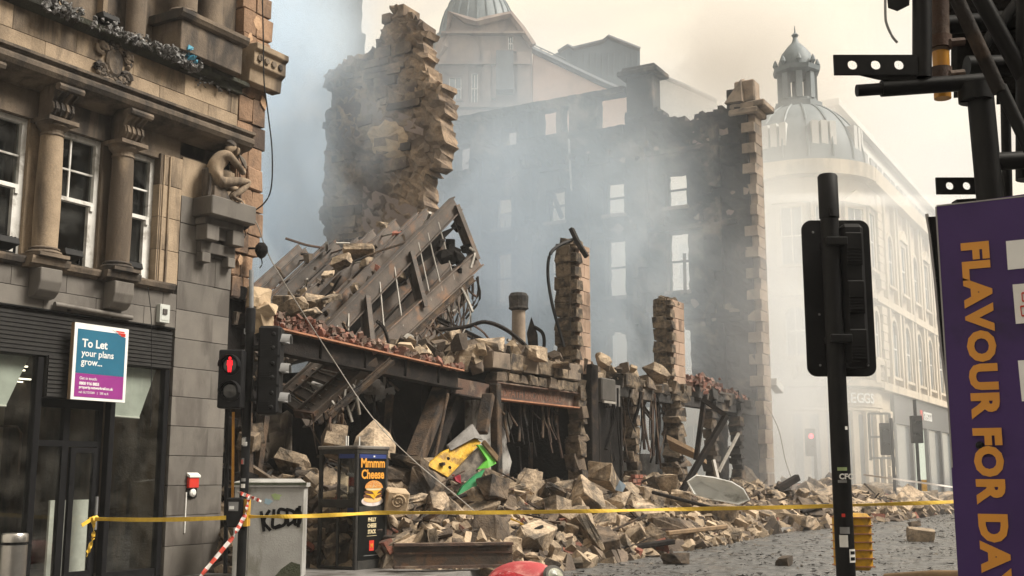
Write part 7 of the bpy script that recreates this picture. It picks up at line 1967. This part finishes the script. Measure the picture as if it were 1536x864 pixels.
obj('lamp_body', MB().hull([dep(1328, -30, SD), dep(1366, -30, SD), dep(1364, 8, SD), dep(1346, 17, SD), dep(1332, 12, SD), dep(1340, -10, SD + .15), dep(1360, -10, SD + .15)]), 'black_plastic', sca)
tag(obj('dangling_wire', MB().tube(smooth_path([dep(1328, -30, SD), dep(1328, 20, SD), dep(1330, 36, SD), (dep(1338, 54, SD)), dep(1346, 64, SD)], 4), .006, 6), 'hood_grey', smooth=True), 'stiff grey wire dangling below the scaffold against the sky', 'wire')

# ================================================================== AIR
def volume_mat(name, color, density, noise_scale=None, lo=.4, hi=.7, aniso=.05, box=None, soft=3.0, absorb=None):
    m = bpy.data.materials.new(name); m.use_nodes = True
    t = m.node_tree; t.nodes.clear()
    o = t.nodes.new('ShaderNodeOutputMaterial')
    v = t.nodes.new('ShaderNodeVolumePrincipled')
    v.inputs['Color'].default_value = (*color, 1)
    v.inputs['Density'].default_value = density
    v.inputs['Anisotropy'].default_value = aniso
    if absorb: v.inputs['Absorption Color'].default_value = (*absorb, 1)
    if noise_scale:
        g = t.nodes.new('ShaderNodeTexCoord')
        n = t.nodes.new('ShaderNodeTexNoise'); n.inputs['Scale'].default_value = noise_scale
        n.inputs['Detail'].default_value = 3; n.inputs['Roughness'].default_value = .55; n.inputs['Distortion'].default_value = .7
        geo = t.nodes.new('ShaderNodeNewGeometry')
        t.links.new(geo.outputs['Position'], n.inputs['Vector'])
        mr = t.nodes.new('ShaderNodeMapRange'); mr.interpolation_type = 'SMOOTHSTEP'
        mr.inputs['From Min'].default_value = lo; mr.inputs['From Max'].default_value = hi
        t.links.new(n.outputs['Fac'], mr.inputs['Value'])
        # fade towards the border of the cloud (unit sphere in object space)
        ln = t.nodes.new('ShaderNodeVectorMath'); ln.operation = 'LENGTH'
        t.links.new(g.outputs['Object'], ln.inputs[0])
        fd = t.nodes.new('ShaderNodeMapRange'); fd.interpolation_type = 'SMOOTHSTEP'
        fd.inputs['From Min'].default_value = 1.0; fd.inputs['From Max'].default_value = .35
        t.links.new(ln.outputs['Value'], fd.inputs['Value'])
        a = t.nodes.new('ShaderNodeMath'); a.operation = 'MULTIPLY'
        t.links.new(mr.outputs[0], a.inputs[0]); t.links.new(fd.outputs[0], a.inputs[1])
        b = t.nodes.new('ShaderNodeMath'); b.operation = 'MULTIPLY'
        t.links.new(a.outputs[0], b.inputs[0]); b.inputs[1].default_value = density
        t.links.new(b.outputs[0], v.inputs['Density'])
    t.links.new(v.outputs[0], o.inputs['Volume'])
    MATS[name] = m
    return m
volume_mat('haze_air', (.95, .97, .99), .0008)
hz_o = obj('haze', MB().box(-12, 165, -50, 120, -1.3, 52), 'haze_air')
stuff(hz_o)
def smoke(name, label, c, size, color, dens, ns, lo, hi, rz=0, tilt=0):
    me = bpy.data.meshes.new(name); bm = bmesh.new(); bmesh.ops.create_icosphere(bm, subdivisions=3, radius=1.0); bm.to_mesh(me); bm.free()
    vm = volume_mat(name + '_air', color, dens, ns, lo, hi)
    vm.cycles.volume_step_rate = 1.0
    o = put(name, me, vm); o.location = c; o.scale = size; o.rotation_euler = (0, tilt, rz)
    stuff(o, label, 'smoke'); return o
SMOKE = (.79, .895, 1.0)
WHITE = (.95, .97, .98)
smoke('smoke', 'blue grey smoke drifting up between the left building and the party wall', (28.5, 27.5, 14), (6.5, 4.6, 17), SMOKE, .45, .24, .22, .60)
smoke('smoke', 'thin smoke filling the gutted interior in front of the blackened window wall', (35.8, 20.5, 9.5), (4.2, 10.5, 11.5), SMOKE, .145, .2, -.15, .55)
smoke('smoke', 'denser puff of smoke rising behind the iron column', (35.0, 22.5, 8.0), (3.0, 5.5, 8.5), (.84, .91, 1.0), .24, .3, .34, .64)
smoke('smoke', 'blue haze of smoke before the pink domed building', (60, 38, 22), (9, 9, 16), SMOKE, .014, .14, .1, .6)
smoke('smoke', 'pale spray cloud hanging before the corner end of the blackened wall', (37.5, 16.2, 8), (2.6, 3.4, 9), (.94, .975, 1.0), .19, .4, .36, .62)
smoke('smoke', 'pale smoke and spray spilling out past the corner pier across the side street', (48.5, 17.0, 7), (7.5, 12.0, 15), WHITE, .17, .13, .14, .6)
smoke('smoke', 'faint drift of smoke before the foot of the corner pier', (40.8, 12.4, 5.5), (4.5, 3.0, 9), (.95, .97, 1.0), .13, .3, .2, .62)
smoke('smoke', 'thin veil of smoke before the jagged party wall', (28.3, 23.2, 13.5), (1.6, 3.4, 6), SMOKE, .22, .3, .25, .65)
smoke('smoke', 'bank of pale smoke veiling the domed corner building', (60, 9.5, 17.5), (11, 5, 12), (.88, .92, .97), .06, .1, .1, .6)
smoke('smoke', 'high billow of pale smoke over the far corner building', (80, 24, 33.5), (15, 10, 9.5), (.84, .82, .79), .22, .11, .43, .56)
p = dep(1310, 300, 47)
smoke('spray', 'thin horizontal jet of water spray crossing before the corner building', p, (6.5, .9, .35), (.99, .99, .99), .6, .5, .2, .6, rz=R(-55))
